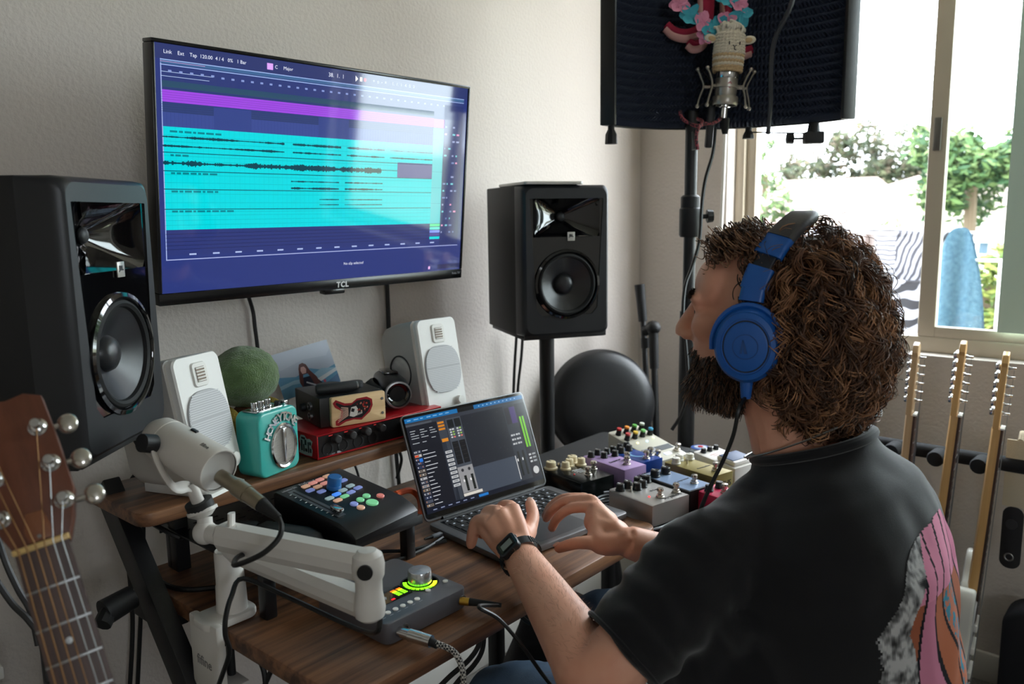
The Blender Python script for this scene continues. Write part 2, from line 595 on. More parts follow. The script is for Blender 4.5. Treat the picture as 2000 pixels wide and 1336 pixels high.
# ================================================================ outside the window
GRASS = M_('outside_ground', (150, 142, 120), 0.9, var=(0.6, (110, 120, 80), 0.2))
STUC = M_('stucco_white', (226, 220, 210), 0.85)
ROOF = M_('roof_tile', (128, 112, 104), 0.85)
sbox('ground_outside', (2.8, -40, -2.9), (70, 60, -2.7), GRASS)
sbox('balcony_floor', (2.61, -3.2, -0.25), (4.3, 1.6, -0.1), STUC)
rl = thing('balcony_rail', 'pale balcony railing outside the window', 'railing', T(4.22, -0.8, -0.1))
B().box(0.06, 4.6, 0.05, c=(0, 0, 1.28), bev=0.004).obj('top_rail', STUC, rl)
B().box(0.04, 4.6, 0.04, c=(0, 0, 0.12), bev=0.004).obj('bottom_rail', STUC, rl)
for k in range(24): B().box(0.025, 0.025, 1.14, c=(0, -2.2 + k * 0.19, 0.70), bev=0.002).obj('baluster', STUC, rl)
# sheets hung over the rail
def sheet(name, label, x, y0, y1, z0, z1, mat, amp=0.03, seed=1, group=None):
    t = thing(name, label, 'laundry', T(x, (y0 + y1) / 2, z0))
    def fn(u, v, o=0):
        y = (y0 - y1) / 2 + (y1 - y0) * u
        return (amp * math.sin(u * 9 + seed) * (1 - v * 0.7) + amp * .5 * math.sin(u * 21 + seed * 2) * (1 - v) + o, y, (z1 - z0) * v)
    b = B(); b.grid(lambda u, v: fn(u, v), 40, 16); b.grid(lambda u, v: fn(1 - u, v, 0.004), 40, 16)
    b.obj('cloth', mat, t)
    B().tube([(0.0, (y0 - y1) / 2, z1 - z0), (0.0, (y1 - y0) / 2, z1 - z0)], 0.010, 6, sub=1).obj('hem', mat, t)
    return t
def striped(name, c1, c2, scale, dist, rot=(0, 0, 0)):
    m = bpy.data.materials.new(name); m.use_nodes = True; nt = m.node_tree
    b = nt.nodes['Principled BSDF']; b.inputs['Roughness'].default_value = 0.9
    tc = nt.nodes.new('ShaderNodeTexCoord'); mp = nt.nodes.new('ShaderNodeMapping'); mp.inputs['Rotation'].default_value = rot
    w = nt.nodes.new('ShaderNodeTexWave'); w.inputs['Scale'].default_value = scale; w.inputs['Distortion'].default_value = dist; w.inputs['Detail'].default_value = 1.5; w.bands_direction = 'Z'
    r = nt.nodes.new('ShaderNodeValToRGB'); r.color_ramp.elements[0].position = 0.42; r.color_ramp.elements[1].position = 0.5
    r.color_ramp.elements[0].color = rgb(c1); r.color_ramp.elements[1].color = rgb(c2)
    nt.links.new(tc.outputs['Object'], mp.inputs['Vector']); nt.links.new(mp.outputs['Vector'], w.inputs['Vector']); nt.links.new(w.outputs['Fac'], r.inputs['Fac']); nt.links.new(r.outputs['Color'], b.inputs['Base Color'])
    return m
sheet('hung_sheet', 'white sheet with thin grey wavy lines hung over the balcony rail', 4.175, 0.25, -0.46, 0.60, 1.215, striped('sheet_lines', (70, 70, 76), (150, 152, 158), 14, 3.0), 0.02, 1)
sheet('zebra_cloth', 'white cloth with bold black zebra swirls hanging below the grey-lined sheet', 3.95, -0.10, -0.52, 0.48, 0.985, striped('zebra', (20, 20, 24), (130, 132, 140), 5, 9.0, (0.5, 0.3, 0)), 0.03, 4)
sheet('striped_cloth', 'grey and black striped cloth hanging beside the window mullion', 4.02, -0.30, -0.62, 0.70, 1.20, striped('lines_dark', (40, 40, 46), (120, 122, 130), 12, 5.0, (1.2, 0.2, 0)), 0.03, 2)
dr = thing('drying_rack', 'white folding drying rack on the balcony behind the hair', 'drying rack', T(3.98, -0.34, -0.1))
for y in (0.28, -0.30):
    B().tube([(-0.24, y, 0.01), (-0.03, y, 1.085), (0.04, y, 1.30)], 0.007, 8, sub=1).tube([(0.2, y, 0.01), (-0.03, y, 1.085)], 0.007, 8, sub=1).obj('leg', M_('rack_white', (215, 215, 215), 0.4), dr)
for x, z in ((-0.03, 1.085), (0.04, 1.30)): B().cyl((x, 0.30, z), (x, -0.32, z), 0.007, n=8).obj('bar', M_('rack_white', (215, 215, 215), 0.4), dr)
tw = thing('blue_towel', 'light blue terry towel draped over a rack behind the right window sash', 'towel', T(3.40, -0.70, 0.55))
TWL = M_('towel_blue', (58, 92, 116), 0.95, bump=(260, 1.0, 3, 0.01), var=(70, (90, 124, 144), 0.25))
b = B()
def towel(u, v, o):
    top = 0.69 - 0.30 * abs(2 * u - 0.86) ** 2.6
    fold = 0.022 * math.sin(u * 13 + 1.5 * v) * (1 - 0.6 * v)
    return (fold + o + 0.03 * math.sin(min(1, v) * PI / 2) * (1 if o > 0 else 0.2), 0.088 - 0.180 * u + 0.01 * math.sin(v * 4), -0.05 + (top + 0.05) * v)
b.grid(lambda u, v: towel(u, v, 0.0), 36, 14)
b.grid(lambda u, v: towel(1 - u, v, 0.012), 36, 14)
b.obj('terry_cloth', TWL, tw)
B().cyl((0.028, 0.12, 0.57), (0.028, -0.14, 0.57), 0.006, n=10).cyl((0.028, 0.115, 0.57), (0.028, 0.115, -0.65), 0.006, n=10).cyl((0.028, -0.135, 0.57), (0.028, -0.135, -0.65), 0.006, n=10).obj('rack', M_('rack_white', (215, 215, 215), 0.4), tw)
up_ = thing('umbrella_pole', 'grey-brown folded umbrella pole standing on the balcony', 'pole', T(3.62, -0.305, -0.1))
B().lathe([(0.022, 0.02), (0.022, 1.05), (0.026, 1.06), (0.026, 1.29), (0.022, 1.31), (0, 1.312)], 16).obj('shaft', M_('pole_taupe', (84, 72, 68), 0.5), up_)
B().lathe([(0.16, 0), (0.16, 0.03), (0.03, 0.05), (0, 0.05)], 24).obj('base', M_('pole_taupe', (84, 72, 68), 0.5), up_)
# houses across the way
def house(label, x, y0, y1, ez, rz, depth, ry0, ry1, wins):
    t = thing('house', label, 'house', T(x, (y0 + y1) / 2, -2.7))
    yc = (y0 + y1) / 2
    B().box(depth, abs(y1 - y0), ez + 2.7, c=(depth / 2, 0, (ez + 2.7) / 2)).obj('wall', STUC, t)
    o = 0.4
    Ya, Yb = abs(y1 - y0) / 2 + o, -abs(y1 - y0) / 2 - o
    za, zb = ez + 2.7 - 0.05, rz + 2.7
    r0, r1 = ry0 - yc, ry1 - yc
    vs_ = [(-o, Ya, za), (-o, Yb, za), (depth + o, Yb, za), (depth + o, Ya, za), (depth / 2, r0, zb), (depth / 2, r1, zb)]
    B().add(vs_, [(0, 1, 5, 4), (1, 2, 5), (2, 3, 4, 5), (3, 0, 4), (3, 2, 1, 0)]).obj('roof', ROOF, t, smooth=False)
    for (wy, wz, ww, wh) in wins:
        w = B().box(0.12, ww + 0.12, wh + 0.12, c=(0, wy - yc, wz + 2.7), bev=0.01).obj('window', STUC, t)
        B().box(0.02, ww, wh, c=(-0.065, wy - yc, wz + 2.7)).obj('pane', M_('house_pane', (70, 92, 112), 0.1), w)
    return t
house('white stucco house with hipped roof seen at the left of the window', 18.5, 10.0, 4.9, 0.87, 2.09, 6, 9.4, 5.2, [(7.2, -0.1, 1.1, 0.9)])
house('white stucco house with a gabled roof behind the zebra cloth', 11.0, 3.4, -0.6, 1.05, 1.84, 5, 2.0, 0.8, [(2.62, 0.92, 0.42, 0.30), (0.9, 0.92, 0.5, 0.3)])
# trees
def tree(label, x, y, z0, zc, r, rz, n, leaf, cols, seed):
    if x > 12:                                   # far row of trees stands behind the houses
        k = 27.0 / x
        x, y, zc, r, rz, leaf = 27.0, (y + 1.45) * k - 1.45, (zc - 1.314) * k + 1.314, r * k, rz * k, leaf * k
    t = thing('tree', label, 'tree', T(x, y, -2.7))
    q = random.Random(seed)
    B().tube([(0, 0, 0), (0.1 * r, 0, (zc + 2.7) * 0.5), (0, 0.05 * r, zc + 2.7)], lambda s_: 0.11 * (1 - 0.6 * s_), 8).obj('trunk', M_('bark', (92, 76, 60), 0.9), t)
    cl_ = [(q.uniform(-.7, .7) * r, q.uniform(-.8, .8) * r, q.uniform(-.7, .8) * rz, q.uniform(.25, .5) * r) for _ in range(14)]
    b = B()
    for k in range(n):
        cx, cy, cz_, cr = q.choice(cl_)
        d = Vector((q.gauss(0, 1), q.gauss(0, 1), q.gauss(0, 1))).normalized() * cr * q.uniform(.5, 1)
        p = Vector((cx, cy, cz_ + zc + 2.7)) + d
        a_ = Vector((q.gauss(0, 1), q.gauss(0, 1), q.gauss(0, .6))).normalized(); b_ = a_.orthogonal().normalized()
        s_ = leaf * q.uniform(.6, 1.3)
        b.col = rgb(q.choice(cols))
        b.add([p - a_ * s_, p + b_ * s_ * .45, p + a_ * s_, p - b_ * s_ * .45], [(0, 1, 2, 3)])
    o = b.obj('foliage', print_mat('leaf_print', 0.7, 0.2), t, smooth=False)
    o['kind'] = 'stuff'
    return t
G1 = [(56, 64, 44), (68, 72, 50), (80, 72, 58), (46, 56, 40)]
G2 = [(54, 76, 42), (68, 88, 48), (44, 68, 44), (82, 98, 58)]
tree('tall olive tree rising behind the roofs in the middle of the window', 17.5, 3.95, 0, 2.2, 0.95, 0.75, 2600, 0.075, G1, 1)
tree('olive tree with brownish leaves behind the gabled roof', 17.0, 2.9, 0, 2.0, 0.8, 0.5, 1800, 0.07, G1, 2)
tree('low round tree behind the left roof ridge', 16.5, 4.9, 0, 2.05, 0.75, 0.32, 1500, 0.07, G1, 3)
tree('flowering shrub tree in front of the left house', 9.5, 2.62, 0, 1.12, 0.40, 0.42, 1300, 0.045, G2 + [(226, 190, 190)], 4)
tree('small flowering tree in front of the gabled house wall', 9.0, 1.22, 0, 0.95, 0.26, 0.22, 700, 0.04, G2 + [(226, 190, 190)], 5)
tree('bright green tree filling the right window sash', 8.0, 0.22, 0, 1.55, 0.55, 0.45, 3000, 0.05, G2, 6)
tree('yellow green bush behind the blue towel', 5.6, -0.42, 0, 0.85, 0.32, 0.36, 1600, 0.035, [(88, 98, 46), (106, 112, 54), (68, 86, 40)], 7)
tree('slim sapling with light leaves beside the left window frame', 10.5, 3.2, 0, 1.75, 0.3, 0.5, 700, 0.045, G2, 8)
# green hedge far right, also mirrored in the gloss of the left monitor
tree('broad green tree right of the window view', 7.0, -1.6, 0, 1.6, 0.9, 0.9, 3200, 0.06, G2, 9)
tree('tall green tree far right beyond the balcony', 8.5, -4.6, 0, 1.9, 1.0, 1.1, 3000, 0.06, G2, 10)
# ================================================================ desk
WALNUT = wood('walnut_veneer', (66, 41, 28), (142, 99, 69), 'X', rough=0.42)
ZD, ZS = 0.73, 0.88
desk = thing('studio_desk', 'two-tier walnut desk with black slanted steel legs under the TV', 'desk', T(0.92, -0.4, 0))
DI = T(-0.92, 0.4, 0)
poly = [(x + 0.9225, y - 0.405) for x, y in rounded_rect(0.735, 0.57, 0.03)]
B().prism(poly, ZD - 0.026, ZD, DI, bev=0.003).obj('desktop', WALNUT, desk)
poly = [(x + 0.91, y - 0.175) for x, y in rounded_rect(0.80, 0.196, 0.025)]
B().prism(poly, ZS - 0.022, ZS, DI, bev=0.003).obj('upper_shelf', WALNUT, desk)
for x in (0.617, 1.22):
    B().box(0.024, 0.024, ZS - ZD - 0.022, c=(x, -0.165, (ZD + ZS - 0.022) / 2), M=DI, bev=0.002).obj('shelf_post', BLACKM, desk)
for x in (0.535, 1.304):
    lg = B()
    p0, p1 = Vector((x, -0.10, 0.885)), Vector((x, -0.86, 0.02))
    d = (p1 - p0).normalized()
    lg.box(0.028, 0.05, (p1 - p0).length, M=DI @ frame((p0 + p1) / 2, (1, 0, 0), Vector((1, 0, 0)).cross(d) * -1, d), bev=0.003)
    L_ = lg.obj('leg', BLACKM, desk)
    B().box(0.045, 0.10, 0.028, c=(0.56 if x < 1 else 1.28, -0.20, ZD - 0.041), M=DI, bev=0.003).obj('bracket', BLACKM, desk)
    B().box(0.03, 0.62, 0.028, c=(x, -0.56, 0.014), M=DI, bev=0.003).obj('foot', BLACKM, desk)
    if x < 1:
        kn = B()
        kn.cyl((x - 0.03, -0.23, 0.742), (x - 0.075, -0.235, 0.735), 0.018, 0.02, 18)
        kn.tube([(x - 0.05, -0.235, 0.738), (x - 0.07, -0.24, 0.735), (x - 0.085, -0.25, 0.725)], 0.013, 10)
        kn.v = [DI @ v for v in kn.v]
        kn.obj('clamp_knob', BLACK, desk)
B().box(0.74, 0.03, 0.03, c=(0.93, -0.15, ZD - 0.043), M=DI, bev=0.003).obj('rear_rail', BLACKM, desk)

# perforated riser on the desk
ris = thing('perforated_riser', 'black perforated metal riser standing on the desk under the fader controller', 'riser', T(0.755, -0.29, ZD))
RZT = 0.075
xs = [-0.155 + 0.31 * i / 20 for i in range(21)]
b = B()
hole = set()
bm = bmesh.new()
nx, ny = 62, 62
cw, ch = 0.31 / nx, 0.31 / ny
def is_hole(i, j):
    return (i % 6 in (2, 3, 4)) and (j % 4 == 2) and 3 < i < nx - 4 and 3 < j < ny - 4
vid = {}
def vv(i, j):
    if (i, j) not in vid: vid[(i, j)] = bm.verts.new((-0.155 + i * cw, -0.155 + j * ch, RZT))
    return vid[(i, j)]
for i in range(nx):
    for j in range(ny):
        if not is_hole(i, j): bm.faces.new((vv(i, j), vv(i + 1, j), vv(i + 1, j + 1), vv(i, j + 1)))
r = bmesh.ops.extrude_face_region(bm, geom=bm.faces[:])
for e in r['geom']:
    if isinstance(e, bmesh.types.BMVert): e.co.z -= 0.0025
bmesh.ops.recalc_face_normals(bm, faces=bm.faces[:])
SATIN = M_('satin_black_metal', (15, 16, 18), 0.32, spec=0.5)
B().bm(bm).obj('perforated_plate', SATIN, ris, smooth=False)
b = B().box(0.312, 0.003, 0.016, c=(0, -0.156, RZT - 0.007), bev=0.001)
b.obj('rolled_edge', SATIN, ris)
B().box(0.312, 0.003, 0.016, c=(0, 0.156, RZT - 0.007), bev=0.001).obj('rolled_edge', SATIN, ris)
for x in (-0.14, 0.135):
    for y in (-0.14, 0.14):
        B().box(0.02, 0.02, RZT - 0.003, c=(x, y, (RZT - 0.003) / 2), bev=0.003).obj('leg', SATIN, ris)

# ================================================================ wall TV
TVW, TVH, TILT = 0.724, 0.43, math.radians(5.78)
tvM = frame((0.6442, -0.1451, 1.597), (1, 0, 0), (0, -math.sin(TILT), math.cos(TILT)), (0, -math.cos(TILT), -math.sin(TILT)))
tv = thing('wall_tv', 'black flat TV on the wall showing turquoise audio tracks', 'tv', tvM)
FR = M_('tv_frame_black', (12, 12, 14), 0.25)
b = B()
bz, chin, zt = 0.0065, 0.021, 0.004
b.box(TVW, bz, 0.03, c=(TVW / 2, -bz / 2, zt - 0.015), bev=0.002)
b.box(TVW, chin, 0.03, c=(TVW / 2, -TVH + chin / 2, zt - 0.015), bev=0.002)
b.box(bz, TVH - bz - chin, 0.03, c=(bz / 2, -(TVH - chin + bz) / 2, zt - 0.015), bev=0.002)
b.box(bz, TVH - bz - chin, 0.03, c=(TVW - bz / 2, -(TVH - chin + bz) / 2, zt - 0.015), bev=0.002)
b.obj('frame', FR, tv)
B().box(TVW - 0.01, TVH - 0.012, 0.022, c=(TVW / 2, -TVH / 2, -0.024), bev=0.004).box(TVW * 0.7, TVH * 0.55, 0.035, c=(TVW / 2, -TVH * 0.6, -0.05), bev=0.012).obj('back_cover', BLACK, tv)
B().box(0.05, 0.012, 0.02, c=(TVW / 2, -TVH - 0.003, -0.006), bev=0.003).obj('remote_sensor', FR, tv)
text('TCL', 0.0155, WHITEP, tv, T(TVW * 0.524, -TVH + 0.0095, zt + 0.0004), bold=0.0006, space=1.1)
text('Roku TV', 0.007, M_('grey_print', (150, 150, 155), 0.5), tv, T(TVW - 0.02, -TVH + 0.0125, zt + 0.0004), bold=0.0001)
arm = B()
arm.box(0.2, 0.2, 0.012, c=(TVW / 2, -TVH * 0.55, -0.074), bev=0.003)
arm.obj('mount_plate', BLACKM, tv)
wi = tvM.inverted()
pw = Vector((TVW / 2 + 0.6442, 0.094, 1.36))
arm = B()
arm.box(0.16, 0.012, 0.22, M=T(*pw), bev=0.003)
arm.tube([pw + Vector((0, -0.005, 0)), tvM @ Vector((TVW / 2, -TVH * 0.55, -0.07))], 0.018, 10, sub=1)
arm.v = [wi @ v for v in arm.v]
arm.obj('mount_arm', BLACKM, tv)
# picture on the screen: drawn in screen units 0..1 from left top
SW, SH = TVW - 2 * bz, TVH - bz - chin
SM = T(bz, -bz - SH, 0.0)
scr = B()
LAY = 0.00006
def R(x0, y0, x1, y1, col, l=1):
    scr.rect(x0 * SW, (1 - y1) * SH, x1 * SW, (1 - y0) * SH, 0.0015 + l * LAY, col, SM)
NAVY, NAVY2, TURQ, PURP = (46, 60, 122), (56, 72, 138), (0, 205, 214), (150, 70, 214)
R(0, 0, 1, 1, (42, 54, 116), 0)
R(0, 0, 1, 0.058, (44, 54, 104))
R(0.012, 0.058, 0.985, 0.175, (44, 56, 112))
R(0.012, 0.062, 0.985, 0.075, (60, 96, 140), 2)
for y in (0.0585, 0.078): R(0.012, y, 0.985, y + 0.0035, (150, 175, 225), 2)
R(0.012, 0.066, 0.12, 0.0685, (170, 140, 190), 3)
R(0.012, 0.105, 0.14, 0.107, (170, 190, 225), 2); R(0.012, 0.122, 0.13, 0.124, (170, 190, 225), 2)
tr = random.Random(3)
for k in range(34):
    x = 0.03 + k * 0.0262
    R(x, 0.098 + (0.0 if k < 5 else 0.004), x + 0.008, 0.106 + (0.0 if k < 5 else 0.004), (128, 146, 200), 3)
R(0.012, 0.14, 0.86, 0.165, (44, 76, 96))
R(0.012, 0.175, 0.86, 0.222, PURP); R(0.86, 0.178, 0.905, 0.222, (190, 90, 225))
for k in range(4): R(0.012, 0.184 + k * 0.009, 0.86, 0.1855 + k * 0.009, (118, 52, 180), 2)
R(0.012, 0.226, 0.86, 0.262, (46, 62, 112))
for k in range(4): R(0.012, 0.231 + k * 0.009, 0.86, 0.2325 + k * 0.009, (38, 50, 98), 2)
R(0.012, 0.262, 0.86, 0.318, NAVY2)
for k in range(90): R(0.014 + k * 0.0094, 0.262, 0.0148 + k * 0.0094, 0.318, (50, 64, 128), 2)
for x0, x1 in ((0.14, 0.24), (0.44, 0.54)): R(x0, 0.226, x1, 0.318, (50, 66, 130), 3)
R(0.012, 0.318, 0.86, 0.735, TURQ)
for k in range(62): R(0.016 + k * 0.0136, 0.318, 0.0167 + k * 0.0136, 0.735, (0, 192, 202), 2)
for y in (0.35, 0.375, 0.432, 0.452, 0.508, 0.54, 0.585, 0.622, 0.66, 0.675, 0.695, 0.715): R(0.012, y, 0.86, y + 0.0016, (0, 172, 184), 2)
for y in (0.418, 0.492, 0.566, 0.648): R(0.012, y, 0.86, y + 0.0035, (8, 76, 92), 3)
def wave(x0, x1, yc, amp, seed, n=110):
    q = random.Random(seed)
    env, pts = 0.4, []
    for k in range(n):
        env = max(0.15, min(1.0, env + q.uniform(-0.22, 0.22)))
        a = amp * env * q.uniform(0.5, 1.0) + 0.0012
        xa, xb = x0 + (x1 - x0) * k / n, x0 + (x1 - x0) * (k + 1) / n
        R(xa, yc - a, xb, yc + a, (6, 62, 78), 4)
for (a, c) in ((0.012, 0.335), (0.36, 0.515), (0.535, 0.67), (0.69, 0.86)):
    wave(a, c, 0.358, 0.0055 if c < 0.8 else 0.003, int(a * 97)); wave(a, c, 0.394, 0.0055 if c < 0.8 else 0.003, int(a * 67) + 5)
wave(0.012, 0.66, 0.462, 0.0155, 11, 260); wave(0.66, 0.72, 0.458, 0.002, 12, 20)
R(0.72, 0.415, 0.86, 0.492, (86, 78, 142), 3)
for (a, c) in ((0.355, 0.51), (0.53, 0.665)):
    wave(a, c, 0.525, 0.0045, int(a * 55)); wave(a, c, 0.556, 0.0055, int(a * 35) + 5)
for (a, c) in ((0.445, 0.51), (0.53, 0.665)): wave(a, c, 0.607, 0.0016, 3, 40); wave(a, c, 0.632, 0.0016, 4, 40)
R(0.86, 0.225, 0.903, 0.735, (84, 190, 200))
for k in range(5): R(0.86, 0.285 + k * 0.085, 0.903, 0.2865 + k * 0.085, (50, 140, 160), 2)
R(0.012, 0.735, 0.86, 0.842, (44, 54, 112))
for k in range(5): R(0.012, 0.752 + 0.016 * k, 0.86, 0.7535 + 0.016 * k, (26, 30, 66), 2)
for k, cc in enumerate(((84, 220, 150), (84, 220, 200), (130, 150, 240), (90, 80, 150), (0, 205, 214))): R(0.86, 0.737 + k * 0.0175, 0.903, 0.751 + k * 0.0175, cc, 2)
R(0.903, 0.1, 0.985, 0.86, (40, 50, 104))
for k in range(16):
    y = 0.21 + k * 0.038
    for q in range(4):
        if tr.random() < 0.62: R(0.908 + q * 0.017, y, 0.908 + q * 0.017 + tr.uniform(0.004, 0.013), y + 0.009, tr.choice(((150, 160, 200), (220, 150, 190), (110, 130, 180), (120, 200, 210))), 3)
for x, y, w in ((0.03, 0.335, .12), (0.03, 0.43, .03), (0.03, 0.502, .11), (0.03, 0.576, .12), (0.03, 0.658, .15)):
    xx = x
    while xx < x + w:
        ww = tr.uniform(0.006, 0.02); R(xx, y - 0.003, xx + ww, y + 0.005, (0, 120, 134), 4); xx += ww + 0.004
for k in range(14): R(0.07 + k * 0.061, 0.836, 0.088 + k * 0.061, 0.843, (165, 180, 220), 3)
for y in (0.858,): R(0.012, y, 0.985, y + 0.004, (160, 170, 215), 2)
R(0.012, 0.058, 0.0145, 0.86, (150, 165, 215), 2)
R(0.9, 0.965, 1, 0.99, (30, 38, 84), 1); R(0.86, 0.972, 0.868, 0.988, (230, 180, 230), 2)
def TX(s, x, y, size, col=(225, 230, 245)):
    add_text_to(scr, s, size * SH, col, SM @ T(x * SW, (1 - y) * SH, 0.0015 + 4 * LAY), align='LEFT', bold=0.0)
TX('Link    Ext    Tap  120.00  4 / 4   0%   1 Bar', 0.02, 0.03, 0.021)
R(0.285, 0.017, 0.302, 0.044, (215, 160, 240), 3); TX('C     Major', 0.307, 0.03, 0.021)
TX('38.  1.  1', 0.47, 0.03, 0.026); scr.poly([((0.56 + dx) * SW, (1 - 0.03 - dy) * SH) for dx, dy in ((0, -0.014), (0, 0.014), (0.009, 0))][::-1], 0.0015 + 4 * LAY, (245, 245, 250), SM)
R(0.575, 0.02, 0.583, 0.04, (240, 240, 245), 4); scr.poly([((0.593 + 0.0045 * math.cos(a / 10 * 2 * PI)) * SW, (1 - 0.03) * SH + 0.0035 * math.sin(a / 10 * 2 * PI)) for a in range(10)], 0.0015 + 4 * LAY, (235, 60, 90), SM)
TX('+  o  -  =', 0.62, 0.03, 0.024, (190, 200, 230)); TX('1.  1.  1   4.  0.  0', 0.69, 0.03, 0.022, (190, 200, 230))
TX('No clip selected', 0.53, 0.925, 0.019, (220, 225, 240))
scr.obj('screen', display_mat('tv_display', 1.15, 0.06, 0.7), tv, smooth=False)

# ================================================================ black studio monitors on stands
def make_monitor(label, M):
    """origin: bottom centre of the front face; x right, -y out of the face, z up"""
    t = thing('studio_monitor', label, 'speaker', M, 'black studio monitors either side of the TV')
    W, H, D = 0.224, 0.361, 0.282
    CAB = M_('monitor_cabinet', (13, 13, 15), 0.6, bump=(700, 0.08))
    BAF = M_('monitor_baffle', (30, 32, 36), 0.4)
    b = B()
    b.box(W, D - 0.055, H, c=(0, 0.055 + (D - 0.055) / 2, H / 2), bev=0.003)
    b.obj('cabinet', CAB, t)
    # bezel with rounded corners: outer ring slopes forward
    n = 8
    def ring(w, h, r, y, zc=H / 2):
        return [(x, y, z + zc) for x, z in rounded_rect(w, h, r, n)]
    b = B()
    b.loft([ring(W, H, 0.004, 0.058), ring(W, H, 0.012, 0.018), ring(W - 0.006, H - 0.006, 0.016, 0.004), ring(W - 0.016, H - 0.016, 0.02, 0.0)], cap=False)
    # baffle plate: outer ring to key-hole shaped gloss insert
    ins = []
    m = 4 * (n + 1)
    wr, cz = 0.098, 0.125
    top, hw = H - 0.032, 0.094
    outer = ring(W - 0.016, H - 0.016, 0.02, 0.0)
    # insert outline: for each outer vertex angle sample outline by polar cast from the centre
    cc = Vector((0, 0.19))
    def keyhole(dirv):
        best = 9
        for k in range(400):
            s_ = 0.02 + k * 0.0007
            x, z = cc.x + dirv.x * s_, cc.y + dirv.y * s_
            inside = (abs(x) < hw and cz < z < top) or ((x * x) + (z - cz) ** 2 < wr * wr)
            if not inside: return s_
        return best
    for p in outer:
        d = (Vector((p[0], p[2])) - cc).normalized()
        s_ = keyhole(d)
        ins.append((cc.x + d.x * s_, 0.0, cc.y + d.y * s_))
    b.loft([outer, ins], cap=False)
    b.obj('bezel', BAF, t, sharp=50)
    # gloss plate just behind, with waveguide and woofer openings left as recesses in front
    g = B()
    gin = [(x, 0.0022, z) for x, _, z in ins]
    g.loft([ins, gin], cap=False)
    hc, hw2, hh = 0.286, 0.086, 0.048     # waveguide rectangle
    # plate as grid with the two openings cut away
    def inside_key(x, z): return (abs(x) < hw and cz < z < top) or (x * x + (z - cz) ** 2 < wr * wr)
    rw = 0.083
    fan = 72
    # annulus from woofer hole to outline / to waveguide: build by polar strips around woofer and a frame around the horn
    zsplit = cz + rw + 0.012
    def outx(z):
        if z > cz: return hw if z < top else 0
        return math.sqrt(max(0, wr * wr - (z - cz) ** 2))
    rows = 120
    zlo, zhi = cz - wr, top
    for k in range(rows):
        za, zb = zlo + (zhi - zlo) * k / rows, zlo + (zhi - zlo) * (k + 1) / rows
        zm = (za + zb) / 2
        o_ = max(outx(zm), math.sqrt(max(0, wr * wr - (zm - cz) ** 2)))
        i_ = 0.0
        if abs(zm - cz) < rw: i_ = math.sqrt(rw * rw - (zm - cz) ** 2)
        if abs(zm - hc) < hh: i_ = hw2
        for s_ in (-1, 1):
            q = [(s_ * i_, 0.0022, za), (s_ * o_, 0.0022, za), (s_ * o_, 0.0022, zb), (s_ * i_, 0.0022, zb)]
            g.add(q, [(0, 1, 2, 3) if s_ > 0 else (3, 2, 1, 0)])
    g.obj('gloss_plate', GLOSS, t, smooth=False)
    # waveguide horn
    h = B()
    rect0 = [(-hw2, hc - hh), (hw2, hc - hh), (hw2, hc + hh), (-hw2, hc + hh)]
    rs = []
    for q, (sc, y, rnd_) in enumerate(((1.0, 0.0022, 0.0), (0.86, 0.014, 0.1), (0.55, 0.028, 0.35), (0.25, 0.042, 0.9), (0.16, 0.045, 1.0))):
        r_ = []
        for k in range(40):
            a = 2 * PI * (k + 0.5) / 40
            ca, sa_ = math.cos(a), math.sin(a)
            e = min(hw2 / max(1e-6, abs(ca)), hh / max(1e-6, abs(sa_)))
            pinch = 1.0 - (0.35 * (1 - abs(math.cos(2 * a))) if 0 < q < 4 else 0)
            x0_, z0_ = ca * e, sa_ * e
            xc, zc_ = ca * 0.065, sa_ * 0.065
            x = (x0_ * (1 - rnd_) + xc * rnd_) * sc
            z = (z0_ * (1 - rnd_) + zc_ * rnd_) * sc
            r_.append((x, y, hc + z))
        rs.append(r_)
    h.loft(rs, cap=False)
    h.add(rs[-1], [tuple(range(40))])
    h.obj('waveguide', GLOSS, t, sharp=60)
    B().ell((0, 0.042, hc), (0.0115, 0.006, 0.0115)).obj('tweeter_dome', M_('tweeter_cloth', (26, 27, 30), 0.5), t)
    # lips of the waveguide that stick out in the middle
    for s_ in (-1, 1):
        B().add([(-0.07, 0.003, hc + s_ * hh), (0.07, 0.003, hc + s_ * hh), (0.0, 0.036, hc + s_ * 0.014), (-0.018, 0.030, hc + s_ * 0.02), (0.018, 0.030, hc + s_ * 0.02)], [(0, 1, 4, 2, 3)] if s_ < 0 else [(3, 2, 4, 1, 0)]).obj('waveguide_lip', GLOSS, t)
    # woofer
    Mw = frame((0, 0.0, cz), (1, 0, 0), (0, 0, 1), (0, -1, 0))
    w = B().lathe([(0.0845, -0.0022), (0.0835, 0.003), (0.078, 0.0045), (0.0755, 0.001), (0.075, -0.004)], 64, Mw, cap=False)
    wo = w.obj('woofer_ring', GLOSS, t)
    B().lathe([(0.0752, -0.003), (0.073, 0.0015), (0.069, 0.0035), (0.065, 0.001), (0.0635, -0.004)], 64, Mw, cap=False).obj('rubber_surround', RUBBER, wo)
    CONE = M_('woofer_cone', (38, 39, 42), 0.34)
    B().lathe([(0.064, -0.004), (0.045, -0.014), (0.024, -0.024)], 64, Mw, cap=False).obj('cone', CONE, wo)
    B().lathe([(0.0255, -0.0235), (0.022, -0.016), (0.015, -0.0115), (0.007, -0.0095), (0.0, -0.009)], 40, Mw).obj('dust_cap', CONE, wo)
    bd = B().box(0.019, 0.002, 0.021, c=(0.010, -0.0005, hc - hh + 0.0015), bev=0.0006).obj('badge', M_('badge_silver', (190, 188, 182), 0.3, 0.3), t)
    text('JBL', 0.0085, BLACK, bd, frame((0.010, -0.0016, hc - hh + 0.003), (1, 0, 0), (0, 0, 1), (0, -1, 0)), bold=0.0005)
    return t
